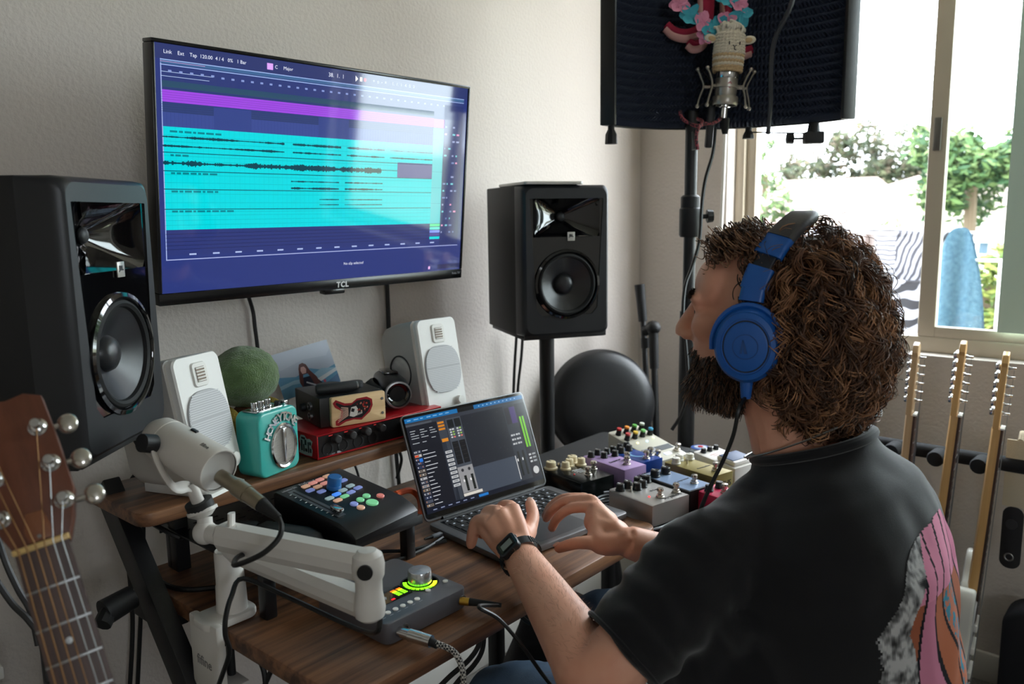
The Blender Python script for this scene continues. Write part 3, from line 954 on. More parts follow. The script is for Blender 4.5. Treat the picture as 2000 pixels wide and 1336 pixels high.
def mon_frame(px, py, ang, z):
    """face bottom centre, outward normal angle"""
    n_ = Vector((math.cos(ang), math.sin(ang), 0))
    return frame((px, py, z), Vector((-n_.y, n_.x, 0)), -n_, (0, 0, 1))
def make_stand(label, M, lean=0.0):
    """plate and pole under a monitor frame"""
    t = thing('speaker_stand', label, 'speaker stand', M @ T(0, 0.141, 0), 'black speaker stands under the monitors')
    z0 = -(M.translation.z)
    B().box(0.215, 0.25, 0.008, c=(0, 0, -0.0045), bev=0.0015).box(0.215, 0.006, 0.014, c=(0, -0.128, 0.0005), bev=0.001).obj('top_plate', BLACKM, t)
    B().cyl((0, 0, z0 + 0.02), (0, 0, -0.008), 0.0195, n=28).obj('pole', BLACKM, t)
    B().box(0.28, 0.28, 0.02, c=(0, 0, z0 + 0.01), bev=0.004).obj('base_plate', BLACKM, t)
    return t
a_r = math.atan2(-0.864, -0.503)
MR = mon_frame(1.478 + 0.5 * 0.224 * 0.864, -0.203 - 0.5 * 0.224 * 0.503, a_r, 1.02)
make_monitor('black studio monitor right of the TV with a thin tablet on top', MR)
make_stand('black pole stand under the monitor beside the round stool', MR)
LA, LB = Vector((0.4005, -0.3905)), Vector((0.571, -0.2525))
dl = (LB - LA).normalized()
a_l = math.atan2(-dl.x, dl.y)
ML = mon_frame((LA.x + LB.x) / 2, (LA.y + LB.y) / 2, a_l, 1.008)
make_monitor('large black studio monitor at the left edge, above the guitar headstock', ML)
make_stand('black pole stand behind the guitar neck at the left edge', ML)
# thin silver tablet on the right monitor, paper slip on the left one
tb = thing('tablet', 'thin silver tablet lying on top of the right black monitor', 'tablet', MR @ T(-0.035, 0.09, 0.361))
B().prism(rounded_rect(0.15, 0.2, 0.01), 0.0006, 0.0075, bev=0.0015).obj('body', M_('silver_body', (190, 188, 184), 0.35, 0.6), tb)
B().prism(rounded_rect(0.142, 0.19, 0.006), 0.0076, 0.0079).obj('glass_face', M_('tablet_white', (200, 198, 192), 0.3), tb)
pc = thing('ticket_slip', 'small white and red ticket slip on top of the left black monitor', 'paper', ML @ T(-0.07, 0.11, 0.361) @ RZ(25))
B().grid(lambda u, v: (0.02 * (u - .5), 0.075 * (v - .5), 0.001 + 0.016 * max(0, v - .3) ** 1.5 ), 2, 8).grid(lambda u, v: (0.02 * (.5 - u), 0.075 * (v - .5), 0.0006 + 0.016 * max(0, v - .3) ** 1.5), 2, 8).obj('paper', M_('slip_white', (215, 210, 205), 0.7), pc)
B().grid(lambda u, v: (0.02 * (u - .5), 0.075 * (0.1 + v * .3 - .5), 0.0014), 2, 2).obj('red_stripe', M_('slip_red', (170, 50, 50), 0.7), pc)

# ================================================================ white nearfield speakers
def make_nearfield(label, M):
    """origin on the shelf below the cabinet; -y is the face"""
    t = thing('nearfield_speaker', label, 'speaker', M, 'white nearfield speakers on the upper shelf')
    W, H, D = 0.118, 0.195, 0.135
    C = T(0, 0, 0.016) @ RX(-11)
    n = 6
    def ring(w, h, r, y, dz=0, dx=0):
        return [(x + dx, y, z + H / 2 + dz) for x, z in rounded_rect(w, h, r, n)]
    b = B()
    b.loft([ring(W * 0.72, H * 0.86, 0.02, D * 0.55), ring(W * 0.86, H * 0.95, 0.02, D * 0.40), ring(W * 0.98, H, 0.014, 0.0), ring(W, H, 0.012, -D * 0.42)], C)
    b.obj('cabinet', M_('speaker_side_white', (196, 192, 186), 0.45), t)
    # front panel, slightly waisted at top and bottom
    def ring2(k, y):
        out = []
        for x, z in rounded_rect(W * k, H * (0.99 if k < 1 else 1.0), 0.012, n):
            w_ = 1.0 - 0.16 * (abs(z) / (H / 2)) ** 2.2
            out.append((x * w_ * 1.02, y, z + H / 2))
        return out
    f = B().loft([ring2(1.0, -D * 0.42), ring2(1.0, -D * 0.42 - 0.010), ring2(0.95, -D * 0.42 - 0.013)], C)
    f.obj('front_panel', M_('speaker_front_white', (232, 230, 226), 0.38), t)
    yf = -D * 0.42 - 0.0132
    # grille: rounded barrel with a fine mesh texture
    gm = M_('speaker_grille', (178, 178, 180), 0.5)
    g = B()
    pts = []
    for k in range(56):
        a = 2 * PI * k / 56
        x = math.copysign(abs(math.cos(a)) ** 0.62, math.cos(a)) * 0.047
        z = math.copysign(abs(math.sin(a)) ** 0.72, math.sin(a)) * 0.050
        pts.append((x * (1 - 0.12 * abs(z / 0.05) ** 2), z + 0.088))
    g.loft([[(x, yf + 0.001, z) for x, z in pts], [(x * 0.98, yf - 0.003, (z - 0.088) * 0.98 + 0.088) for x, z in pts]], C, cap=True)
    go = g.obj('grille', gm, t)
    rl = B()
    for k in range(26):
        z = 0.042 + k * 0.0036
        hwid = 0
        for x, zz in pts:
            if abs(zz - z) < 0.004: hwid = max(hwid, abs(x))
        if hwid: rl.box(hwid * 1.9, 0.0012, 0.0016, M=C, c=(0, yf - 0.0032, z))
    rl.obj('grille_rib', M_('speaker_grille_rib', (205, 205, 206), 0.45), go)
    # ribbon tweeter
    tw = B()
    tw.loft([[(x, yf + 0.0005, z + 0.163) for x, z in rounded_rect(0.034, 0.040, 0.006, 4)], [(x, yf - 0.003, z + 0.163) for x, z in rounded_rect(0.031, 0.037, 0.006, 4)]], C, cap=True)
    to = tw.obj('tweeter_housing', WHITE, t)
    B().box(0.019, 0.001, 0.024, M=C, c=(0, yf - 0.0034, 0.163)).obj('tweeter_ribbon', M_('ribbon_dark', (90, 74, 60), 0.4, 0.4), to)
    for k in range(5):
        B().box(0.020, 0.002, 0.0022, M=C, c=(0, yf - 0.0042, 0.153 + 0.005 * k), bev=0.0005).obj('tweeter_bar', WHITE, to)
    B().cyl((0.030, yf + 0.001, 0.018), (0.030, yf - 0.010, 0.018), 0.0085, 0.008, 24, M=C).obj('volume_knob', WHITE, t)
    # round passive driver on each side
    for s_ in (-1, 1):
        Ms = C @ frame((s_ * W * 0.492, 0.0, 0.092), (0, 1, 0), (0, 0, 1), (s_, 0, 0))
        po = B().lathe([(0.037, -0.004), (0.037, 0.0015), (0.0345, 0.0015), (0.0345, -0.002)], 40, Ms, cap=False).obj('side_driver_ring', M_('ring_grey', (60, 58, 56), 0.5), t)
        B().lathe([(0.0345, -0.001), (0.030, 0.0012), (0.0, 0.0016)], 40, Ms, cap=False).obj('side_driver_disc', M_('speaker_side_white', (196, 192, 186), 0.45), po)
    # wedge foot
    ft = B()
    ft.prism([(-0.078, 0.0), (-0.076, 0.006), (0.03, 0.022), (0.05, 0.022), (0.05, 0.0)], -0.045, 0.045, frame((0, 0, 0), (0, 1, 0), (0, 0, 1), (1, 0, 0)), bev=0.003)
    ft.obj('tilt_foot', WHITE, t)
    return t
make_nearfield('white nearfield speaker left of the turquoise amplifier, behind the USB microphone', T(0.625, -0.198, ZS) @ RZ(21))
make_nearfield('white nearfield speaker behind the laptop with round side driver showing', T(1.182, -0.18, ZS) @ RZ(-4))

# ================================================================ laptop
hl, hr = Vector((0.994, -0.365, 0.745)), Vector((1.308, -0.405, 0.745))
lx = (hr - hl).normalized()
LW = (hr - hl).length
ly = Vector((-lx.y, lx.x, 0))
LM = frame(((hl + hr) / 2).to_tuple()[:2] + (ZD,), lx, ly, (0, 0, 1))
lap = thing('laptop', 'open dark grey laptop on the desk showing a mixer window', 'laptop', LM)
SPACE = M_('space_grey_aluminium', (122, 121, 123), 0.36, 0.6)
LD, LH = 0.222, 0.206
B().prism([(x, y - LD / 2 - 0.004) for x, y in rounded_rect(LW, LD, 0.012)], 0.003, 0.0145, bev=0.0025).obj('base', SPACE, lap)
for sx in (-1, 1):
    for sy in (-0.03, -LD + 0.02):
        B().cyl((sx * 0.12, sy, 0), (sx * 0.12, sy, 0.004), 0.007).obj('rubber_foot', RUBBER, lap)
B().box(0.274, 0.106, 0.0006, c=(0, -0.068, 0.0146)).obj('keyboard_well', M_('key_well', (14, 14, 15), 0.6), lap)
KEY = M_('key_black', (17, 17, 19), 0.5)
KL = M_('key_legend', (190, 195, 205), 0.5, emit=((190, 200, 220), 0.25))
kb = [x for x in lap.children if x.name.startswith('keyboard_well')][0]
krow = [14, 14, 14, 13, 12, 8]
keymesh = {}
for r_, n_ in enumerate(krow):
    y = -0.023 - r_ * 0.0183
    w0 = 0.271
    if r_ == 5:
        ws = [0.0185, 0.0165, 0.0165, 0.021, 0.098, 0.021, 0.0165, 0.055]
    elif r_ == 3: ws = [0.031] + [0.0182] * 11 + [0.032]
    elif r_ == 4: ws = [0.041] + [0.0182] * 10 + [0.041]
    elif r_ == 2: ws = [0.0285] + [0.0182] * 13
    elif r_ == 1: ws = [0.0182] * 13 + [0.0285]
    else: ws = [0.0193] * 14
    tot = sum(ws)
    x = -tot / 2
    hgt = 0.0095 if r_ == 0 else 0.0155
    for w_ in ws:
        k_ = (round(w_, 4), hgt)
        if k_ not in keymesh:
            me = B().box(w_ - 0.0028, hgt, 0.0014, c=(0, 0, 0.0007), bev=0.0004, seg=1).mesh('key')
            me.materials.append(KEY)
            keymesh[k_] = me
            lm = B()
            lm.box(0.0042, 0.0024 if hgt < .01 else 0.0034, 0.0001, c=(0, 0, 0.00145))
            le = lm.mesh('legend'); le.materials.append(KL)
            keymesh[k_ + ('l',)] = le
        ko = bpy.data.objects.new('key', keymesh[k_]); COL.objects.link(ko)
        ko.parent = lap; ko.location = (x + w_ / 2, y, 0.0148)
        if w_ < 0.06:
            lo = bpy.data.objects.new('key_legend', keymesh[k_ + ('l',)]); COL.objects.link(lo); lo.parent = ko
        x += w_
B().prism([(x, y - 0.172) for x, y in rounded_rect(0.13, 0.081, 0.004)], 0.01455, 0.01475).obj('trackpad', M_('trackpad_grey', (86, 86, 90), 0.3, 0.5), lap)
LT = math.radians(21.5)
LID = T(0, 0.0, 0.0145) @ Matrix.Rotation(-LT, 4, 'X')
lid = B().prism([(x, y + LH / 2) for x, y in rounded_rect(LW, LH, 0.011)], -0.0045, 0.0, LID @ RX(90), bev=0.001).obj('lid', SPACE, lap)
B().prism([(x, y + LH / 2 + 0.001) for x, y in rounded_rect(LW - 0.005, LH - 0.006, 0.008)], 0.0, 0.0004, LID @ RX(90)).obj('screen_bezel', GLOSS, lid)
B().cyl((-0.12, 0.001, 0.013), (0.12, 0.001, 0.013), 0.005).obj('hinge', BLACK, lap)
scr = B()
SW, SH = LW - 0.013, LH - 0.022
SM = LID @ RX(90) @ T(-SW / 2, 0.014, 0)
R(0, 0, 1, 1, (34, 36, 46), 0)
R(0, 0, 0.42, 0.045, (20, 110, 175)); R(0.56, 0, 1, 0.045, (24, 105, 165)); R(0.42, 0, 0.56, 0.045, (8, 8, 10))
for k in range(7): R(0.02 + 0.05 * k, 0.018, 0.02 + 0.05 * k + tr.uniform(.02, .04), 0.026, (150, 200, 235), 2)
for k in range(10): R(0.6 + 0.036 * k, 0.016, 0.61 + 0.036 * k, 0.028, (150, 195, 230), 2)
R(0, 0.045, 1, 0.085, (52, 56, 66)); R(0, 0.065, 0.2, 0.085, (80, 84, 92), 2)
R(0, 0.085, 0.235, 0.30, (24, 26, 36)); R(0, 0.30, 0.27, 0.95, (22, 24, 34))
R(0.235, 0.085, 0.30, 0.95, (58, 64, 74), 1)
for r_ in range(6):
    for c_ in range(3):
        if tr.random() < .85: R(0.02 + c_ * 0.075, 0.135 + r_ * 0.026, 0.02 + c_ * 0.075 + tr.uniform(.025, .06), 0.142 + r_ * 0.026, (180, 185, 190), 2)
for r_ in range(15):
    y = 0.345 + r_ * 0.04
    R(0.012, y, 0.065, y + 0.028, tr.choice(((150, 150, 155), (120, 110, 100), (180, 175, 170), (80, 85, 100), (50, 60, 90))), 2)
    for q in range(4): R(0.015 + q * 0.012, y + 0.006, 0.02 + q * 0.012, y + 0.02, tr.choice(((220, 220, 220), (40, 45, 60), (190, 120, 60), (60, 60, 70))), 3)
    R(0.075, y + 0.01, 0.075 + tr.uniform(.03, .1), y + 0.017, (210, 212, 218), 2)
R(0.04, 0.43, 0.065, 0.465, (40, 120, 220), 4); R(0.012, 0.39, 0.04, 0.41, (220, 80, 40), 4)
for k in range(3): R(0.24, 0.1 + k * 0.035, 0.29, 0.122 + k * 0.035, (214, 132, 30), 2)
R(0.243, 0.285, 0.293, 0.32, (220, 140, 40), 2)
for k in range(9): R(0.245, 0.42 + 0.045 * k, 0.30, 0.448 + 0.045 * k, (196, 198, 200), 2); R(0.255, 0.43 + 0.045 * k, 0.29, 0.437 + 0.045 * k, (90, 94, 100), 3)
R(0.305, 0.085, 0.43, 0.9, (70, 76, 86)); 
for c_ in range(2):
    x = 0.315 + 0.058 * c_
    R(x, 0.1, x + 0.05, 0.19, (24, 26, 30), 2); R(x, 0.34, x + 0.05, 0.59, (22, 22, 26), 2)
    for q in range(5): R(x + .005, 0.36 + q * 0.045, x + 0.045, 0.362 + q * 0.045, (70, 66, 62), 3)
    for q in range(4): R(x + .006, 0.2 + q * 0.028, x + 0.02, 0.216 + q * 0.028, (210, 212, 212), 3); R(x + .026, 0.2 + q * 0.028, x + 0.042, 0.216 + q * 0.028, tr.choice(((210, 212, 212), (150, 190, 90), (215, 120, 110))), 3)
R(0.305, 0.62, 0.43, 0.90, (150, 150, 152), 3)
for c_ in range(2):
    x = 0.33 + 0.055 * c_
    scr.poly([((x + 0.012 + 0.011 * math.cos(a * PI / 6)) * SW, (1 - 0.66) * SH + 0.011 * SW * math.sin(a * PI / 6)) for a in range(12)], 0.0015 + 5 * LAY, (50, 50, 54), SM)
    R(x + 0.012, 0.72, x + 0.032, 0.885, (16, 18, 18), 5); R(x, 0.76, x + 0.012, 0.785, (240, 240, 240), 5)
    for q in range(7): R(x + 0.014, 0.74 + q * 0.02, x + 0.03, 0.743 + q * 0.02, (70, 80, 70), 6)
R(0.305, 0.905, 0.46, 0.935, (222, 216, 206), 2)
R(0.43, 0.085, 0.80, 0.66, (34, 37, 46)); R(0.43, 0.66, 0.84, 0.95, (66, 74, 88), 1)
for k in range(60): x, y = tr.uniform(.44, .82), tr.uniform(.1, .93); R(x, y, x + 0.0022, y + 0.0028, (110, 114, 122), 3)
R(0.80, 0.085, 0.91, 0.95, (46, 50, 60), 2); R(0.855, 0.11, 0.905, 0.30, (70, 50, 110), 3); R(0.81, 0.11, 0.85, 0.3, (36, 34, 44), 3)
for c_ in range(2):
    x = 0.825 + 0.045 * c_
    R(x, 0.62, x + 0.018, 0.9, (14, 16, 16), 3); R(x - 0.012, 0.70, x - 0.002, 0.73, (235, 235, 235), 4)
    for q in range(3): R(x - 0.012, 0.42 + q * 0.05, x + 0.006, 0.44 + q * 0.05, (200, 202, 204), 4); R(x + 0.010, 0.42 + q * 0.05, x + 0.024, 0.44 + q * 0.05, (190, 192, 194), 4)
R(0.80, 0.66, 0.806, 0.93, (225, 225, 225), 4)
R(0.91, 0.085, 1, 0.95, (26, 22, 34), 2)
for x in (0.925, 0.95): R(x, 0.24, x + 0.016, 0.60, (120, 205, 30), 4)
for q in range(3): R(0.925, 0.68 + q * 0.04, 0.945, 0.70 + q * 0.04, (205, 205, 208), 4); R(0.955, 0.68 + q * 0.04, 0.985, 0.70 + q * 0.04, (150, 152, 156), 4)
scr.poly([(0.955 * SW + 0.008 * math.cos(a * PI / 8), (1 - 0.875) * SH + 0.008 * math.sin(a * PI / 8)) for a in range(16)], 0.0015 + 4 * LAY, (205, 205, 205), SM)
R(0, 0.95, 1, 1, (18, 22, 38)); R(0.42, 0.958, 0.50, 0.985, (30, 120, 200), 2)
for k in range(6): R(0.05 + 0.06 * k, 0.966, 0.08 + 0.06 * k, 0.976, (140, 150, 180), 2)
scr.obj('display', display_mat('laptop_display', 0.9, 0.12, 0.5), lid, smooth=False)
# ================================================================ things on the upper shelf
# turquoise mini amplifier
am = thing('mini_amplifier', 'turquoise mini guitar amplifier with round chrome grille on the shelf', 'amplifier', T(0.755, -0.232, ZS) @ RZ(14))
TQ = M_('turquoise_enamel', (62, 176, 166), 0.28, coat=0.3)
AW, AD, AH = 0.096, 0.052, 0.112
b = B()
pl = rounded_rect(AW, AH, 0.016, 6)
b.prism(pl, -AD / 2, AD / 2, T(0, 0, AH / 2) @ RX(90), bev=0.004, seg=3)
b.obj('shell', TQ, am)
fy = -AD / 2
gM = frame((0.008, fy, 0.047), (1, 0, 0), (0, 0, 1), (0, -1, 0))
sq = Matrix.Diagonal((0.86, 1.1, 1, 1))
gr = B().lathe([(0.036, -0.001), (0.0362, 0.003), (0.034, 0.0055), (0.031, 0.004), (0.0305, 0.001)], 48, gM @ sq, cap=False).obj('grille_ring', CHROME, am)
B().lathe([(0.031, 0.0008), (0.0, 0.0008)], 48, gM @ sq, cap=False).obj('grille_back', BLACK, am)
SLV = M_('grille_silver', (200, 196, 190), 0.35, 0.7)
ms = B()
for i in range(-13, 14):
    x = i * 0.0022
    h_ = math.sqrt(max(0, 0.0305 ** 2 - x * x))
    if h_ > 0.004: ms.cyl((x, -h_, 0.0018), (x, h_, 0.0018), 0.00062, n=5, M=gM @ sq)
    if h_ > 0.004: ms.cyl((-h_, x, 0.0024), (h_, x, 0.0024), 0.00062, n=5, M=gM @ sq)
mo = ms.obj('grille_mesh', SLV, am); mo['kind'] = 'stuff'
B().prism([(-0.0045, 0.031), (0.0045, 0.031), (0.0015, -0.03), (-0.0015, -0.03)], 0.003, 0.006, gM, bev=0.0008).obj('grille_spear', CHROME, am)
for k, chr_ in enumerate('HONEYTONE'):
    a = math.radians(152 - k * 13.4)
    text(chr_, 0.0185 + 0.002 * (k > 3), CHROME, am, gM @ T(0.0455 * math.cos(a) * 0.9, 0.0475 * math.sin(a) * 1.06, 0.0015) @ RZ(math.degrees(a) - 90), depth=0.0014, bold=0.0006)
B().box(0.062, 0.032, 0.002, c=(-0.008, 0.0, AH + 0.0008), bev=0.0005).obj('control_panel', CHROME, am)
for k in range(3):
    B().lathe([(0.006, 0), (0.0072, 0.002), (0.0072, 0.004), (0.0052, 0.005), (0.0052, 0.012), (0.0058, 0.0125), (0.0055, 0.0145), (0, 0.0148)], 18, T(-0.03 + 0.016 * k, -0.002, AH + 0.002)).obj('knob', CHROME, am)
B().cyl((0.028, 0.0, AH + 0.001), (0.028, 0.0, AH + 0.006), 0.006, n=6).obj('jack_nut', BLACK, am)
B().box(0.010, 0.012, 0.006, c=(0.038, -0.004, AH + 0.003), bev=0.001).obj('belt_clip', CHROME, am)

# red audio interface
RED = M_('red_anodised', (168, 22, 30), 0.32, 0.35)
ri = thing('red_interface', 'red and black rack audio interface lying on the shelf', 'audio interface', T(0.992, -0.193, ZS) @ RZ(-2))
RW, RD, RH = 0.30, 0.13, 0.047
b = B()
b.box(RW, RD, 0.003, c=(0, 0, RH - 0.0015), bev=0.001)
b.box(RW, RD, 0.003, c=(0, 0, 0.0035), bev=0.001)
b.box(0.003, RD, RH - 0.004, c=(-RW / 2 + 0.0015, 0, RH / 2), bev=0.001)
b.box(0.003, RD, RH - 0.004, c=(RW / 2 - 0.0015, 0, RH / 2), bev=0.001)
b.obj('chassis', RED, ri)
B().box(RW - 0.006, RD - 0.006, RH - 0.008, c=(0, 0.0, RH / 2)).obj('front_plate', M_('front_black', (13, 13, 14), 0.35), ri)
for k in range(4):
    x = -RW / 2 + 0.032 + k * 0.034
    B().lathe([(0.012, 0), (0.012, 0.002), (0.009, 0.0022), (0.009, -0.004)], 24, frame((x - 0.008, -RD / 2 + 0.004, 0.017), (1, 0, 0), (0, 0, 1), (0, -1, 0))).obj('combo_jack', BLACK, ri)
    kb_ = B().lathe([(0.0085, 0), (0.0075, 0.012), (0.006, 0.0135), (0, 0.0138)], 20, frame((x + 0.008, -RD / 2 + 0.003, 0.034), (1, 0, 0), (0, 0, 1), (0, -1, 0))).obj('gain_knob', M_('knob_grey', (44, 42, 42), 0.45), ri)
B().lathe([(0.016, 0), (0.0145, 0.014), (0.012, 0.016), (0, 0.0162)], 28, frame((0.06, -RD / 2 + 0.003, 0.024), (1, 0, 0), (0, 0, 1), (0, -1, 0))).obj('monitor_knob', M_('knob_grey', (44, 42, 42), 0.45), ri)
for k in range(6): B().box(0.005, 0.0006, 0.0016, c=(-0.12 + 0.034 * (k % 4) + 0.004 * (k // 4), -RD / 2 + 0.0028, 0.041)).obj('indicator', M_('led_red_dim', (150, 40, 40), 0.4, emit=((220, 40, 40), 0.4)), ri)
text('Scarlett', 0.006, M_('grey_print', (150, 150, 155), 0.5), ri, frame((-RW / 2 + 0.03, -RD / 2 + 0.0026, 0.0065), (1, 0, 0), (0, 0, 1), (0, -1, 0)))
B().box(0.012, 0.0008, 0.005, c=(-RW / 2 + 0.05, -RD / 2 + 0.0027, 0.0065)).obj('model_plate', M_('grey_print', (150, 150, 155), 0.5), ri)
for x in (-0.13, 0.13):
    for y in (-0.05, 0.05): B().cyl((x, y, 0), (x, y, 0.0024), 0.007, n=12).obj('rubber_foot', RUBBER, ri)
# sticker on its left end
stk = B()
sM = frame((-RW / 2 - 0.0003, -0.03, 0.024), (0, -1, 0), (0, 0, 1), (-1, 0, 0))
stk.poly([(-0.024, -0.017), (-0.004, -0.019), (0.018, -0.018), (0.021, -0.006), (0.017, 0.0), (0.022, 0.010), (0.012, 0.014), (0.004, 0.012), (-0.004, 0.018), (-0.016, 0.017), (-0.021, 0.008), (-0.018, -0.002)], 0.0002, (150, 148, 146), sM)
for k, (x, y, w, h) in enumerate(((-0.016, -0.012, .005, .02), (-0.009, -0.013, .004, .014), (-0.003, -0.012, .007, .006), (0.006, -0.013, .004, .02), (0.012, -0.012, .005, .008), (-0.004, 0.0, .006, .010), (-0.014, 0.010, .012, .004), (0.011, 0.002, .006, .006))):
    stk.rect(x, y, x + w, y + h, 0.0004, (28, 26, 28), sM)
stk.obj('sticker', print_mat('sticker_print', 0.45), ri, smooth=False, label='grey and black lettered sticker on the end plate')

# wood-cheek preamp box on top of it
pb = thing('preamp_box', 'black preamp box with pale wooden end cheek and red skull sticker', 'preamp', T(0.964, -0.176, ZS + RH + 0.001) @ RZ(-14))
PW, PD, PH = 0.125, 0.13, 0.056
BOX = M_('preamp_steel', (26, 25, 24), 0.4, 0.2)
B().box(PD, PW, PH, c=(-0.012, 0, PH / 2), bev=0.002).obj('chassis', BOX, pb)
MAPLE = wood('pale_maple', (196, 158, 112), (226, 192, 146), 'X', 0.6, 0.45)
# local: -x is the control face, -y is the wooden cheek that faces the camera
ck = B().prism(rounded_rect(PD - 0.02, PH, 0.004), 0, 0.011, frame((-0.004, -PW / 2, PH / 2), (1, 0, 0), (0, 0, 1), (0, -1, 0)), bev=0.002).obj('wood_cheek', MAPLE, pb)
for z in (0.014, 0.042):
    B().lathe([(0.0028, 0), (0.0028, 0.0008), (0.001, 0.001), (0, 0.0004)], 12, frame((0.044, -PW / 2 - 0.011, z), (1, 0, 0), (0, 0, 1), (0, -1, 0))).obj('screw', STEEL, ck)
sk = B()
kM = frame((-0.012, -PW / 2 - 0.0114, 0.028), (1, 0, 0), (0, 0, 1), (0, -1, 0))
sk.poly([(-0.040, -0.024), (-0.034, -0.026), (-0.020, -0.020), (-0.004, -0.018), (0.012, -0.021), (0.030, -0.008), (0.036, 0.004), (0.035, 0.016), (0.024, 0.022), (0.004, 0.021), (-0.006, 0.014), (-0.020, 0.015), (-0.038, 0.024), (-0.044, 0.018), (-0.040, 0.010), (-0.028, 0.002), (-0.030, -0.010), (-0.040, -0.016)], 0.0001, (140, 16, 28), kM)
sk.poly([(-0.034, -0.021), (-0.020, -0.016), (-0.002, -0.015), (0.012, -0.017), (0.026, -0.006), (0.032, 0.006), (0.030, 0.015), (0.020, 0.018), (0.004, 0.017), (-0.008, 0.010), (-0.022, 0.011), (-0.037, 0.019), (-0.038, 0.015), (-0.024, 0.002), (-0.026, -0.012)], 0.0002, (20, 16, 18), kM)
q = random.Random(5)
for k in range(9): a = -0.020 + k * 0.0035; sk.poly([(-0.036 + k * 0.001, a), (-0.014, a * 0.5 + 0.001), (-0.014, a * 0.5 + 0.0022), (-0.036 + k * 0.001, a + 0.0013)], 0.0003, (214, 170, 150), kM)
sk.poly([(-0.012, -0.010), (-0.004, -0.013), (0.004, -0.010), (0.006, 0.0), (0.002, 0.007), (-0.008, 0.006)], 0.0003, (205, 198, 190), kM)
sk.poly([(-0.009, -0.002), (-0.003, -0.004), (-0.001, 0.002), (-0.007, 0.004)], 0.0004, (18, 14, 16), kM)
for k in range(7): sk.rect(-0.002 + k * 0.0024, -0.0125 + k * 0.0006, -0.0008 + k * 0.0024, -0.0085 + k * 0.0006, 0.0004, (215, 208, 200), kM)
for k in range(26):
    x, y = q.uniform(0.004, 0.026), q.uniform(-0.004, 0.014)
    if (x - 0.014) ** 2 / 0.012 ** 2 + (y - 0.005) ** 2 / 0.009 ** 2 < 1: sk.poly([(x + 0.0014 * math.cos(a), y + 0.0018 * math.sin(a)) for a in (0, 1.3, 2.6, 3.9, 5.2)], 0.0004, q.choice(((150, 30, 30), (190, 60, 40), (120, 16, 24), (210, 150, 130))), kM)
sk.obj('skull_sticker', print_mat('sticker_print', 0.45), ck, smooth=False, label='red outlined skull sticker')
for z in (0.015, 0.034):
    B().lathe([(0.008, -0.001), (0.008, 0.004), (0.0055, 0.0042), (0.0052, -0.002)], 20, frame((-PD / 2 - 0.012, -0.018, z), (0, -1, 0), (0, 0, 1), (-1, 0, 0))).obj('jack_socket', STEEL, pb)
B().cyl((-PD / 2 - 0.012, 0.015, 0.026), (-PD / 2 - 0.020, 0.015, 0.026), 0.008, 0.007).obj('knob', BLACK, pb)
# black grip and small charger on top of the preamp box
gz = ZS + RH + PH + 0.001
hg = thing('handheld_grip', 'black cylindrical microphone grip lying on the preamp box', 'grip', T(0.918, -0.200, gz + 0.0105) @ RZ(-22))
B().lathe([(0.0, -0.032), (0.008, -0.031), (0.0098, -0.027), (0.0098, 0.038), (0.0085, 0.043), (0.0082, 0.046)], 24, RY(90)).obj('tube', M_('grip_black', (30, 31, 33), 0.5), hg)
B().lathe([(0.0082, 0.044), (0.0082, 0.049), (0.0045, 0.0492), (0.0040, 0.043)], 20, RY(90), cap=False).obj('socket_ring', STEEL, hg)
ch_ = thing('round_charger', 'flat round black puck lying behind the grip on the preamp box', 'puck', T(0.943, -0.158, gz))
B().lathe([(0.0, 0.0), (0.026, 0.0), (0.028, 0.003), (0.026, 0.0085), (0, 0.009)], 36).obj('body', M_('grip_black', (30, 31, 33), 0.5), ch_)
B().lathe([(0.027, 0.0045), (0.0285, 0.0052), (0.027, 0.006)], 36, cap=False).obj('rim', GLOSS, ch_)
cp = thing('short_cylinder_cap', 'short black cap standing beside the grip on the preamp box', 'cap', T(0.982, -0.190, gz))
B().lathe([(0.0, 0.0), (0.0125, 0.0), (0.0135, 0.002), (0.0135, 0.011), (0.012, 0.0125), (0, 0.0128)], 28).obj('body', M_('grip_black', (30, 31, 33), 0.5), cp)
B().lathe([(0.0136, 0.004), (0.0139, 0.005), (0.0136, 0.006)], 28, cap=False).obj('groove_ring', BLACK, cp)
# camcorder
cc_ = thing('camcorder', 'black camcorder lying on the red interface, lens toward the room', 'camcorder', T(1.082, -0.176, ZS + RH + 0.001) @ RZ(-28))
CB = M_('camcorder_black', (16, 16, 18), 0.3)
b = B()
rings = []
for y, w, h, zc in ((0.075, 0.030, 0.044, 0.034), (0.070, 0.044, 0.056, 0.033), (0.03, 0.056, 0.064, 0.034), (-0.03, 0.058, 0.062, 0.033), (-0.052, 0.052, 0.056, 0.032), (-0.058, 0.048, 0.052, 0.032)):
    rings.append([(x, y, z + zc) for x, z in rounded_rect(w, h, min(w, h) * 0.36, 6)])
b.loft(rings); b.obj('body', CB, cc_)
Ml = frame((0.0, -0.058, 0.034), (1, 0, 0), (0, 0, 1), (0, -1, 0))
B().lathe([(0.026, -0.004), (0.0275, 0.004), (0.0270, 0.0095), (0.0240, 0.010), (0.0225, 0.004)], 40, Ml, cap=False).obj('lens_ring', STEEL, cc_)
B().lathe([(0.0228, 0.004), (0.016, 0.001), (0.013, -0.003), (0.012, -0.004), (0.0, -0.0015)], 36, Ml, cap=False).obj('lens', GLOSS, cc_)
st_ = B()
st_.tube([(-0.03, 0.055, 0.04), (-0.043, 0.03, 0.043), (-0.046, 0.0, 0.04), (-0.040, -0.035, 0.036), (-0.028, -0.045, 0.034)], 0.016, 8, flat=0.25)
st_.obj('hand_strap', M_('strap_nylon', (20, 20, 22), 0.75), cc_)
B().box(0.03, 0.05, 0.006, c=(0, 0.02, 0.067), bev=0.002).obj('zoom_panel', GLOSS, cc_)
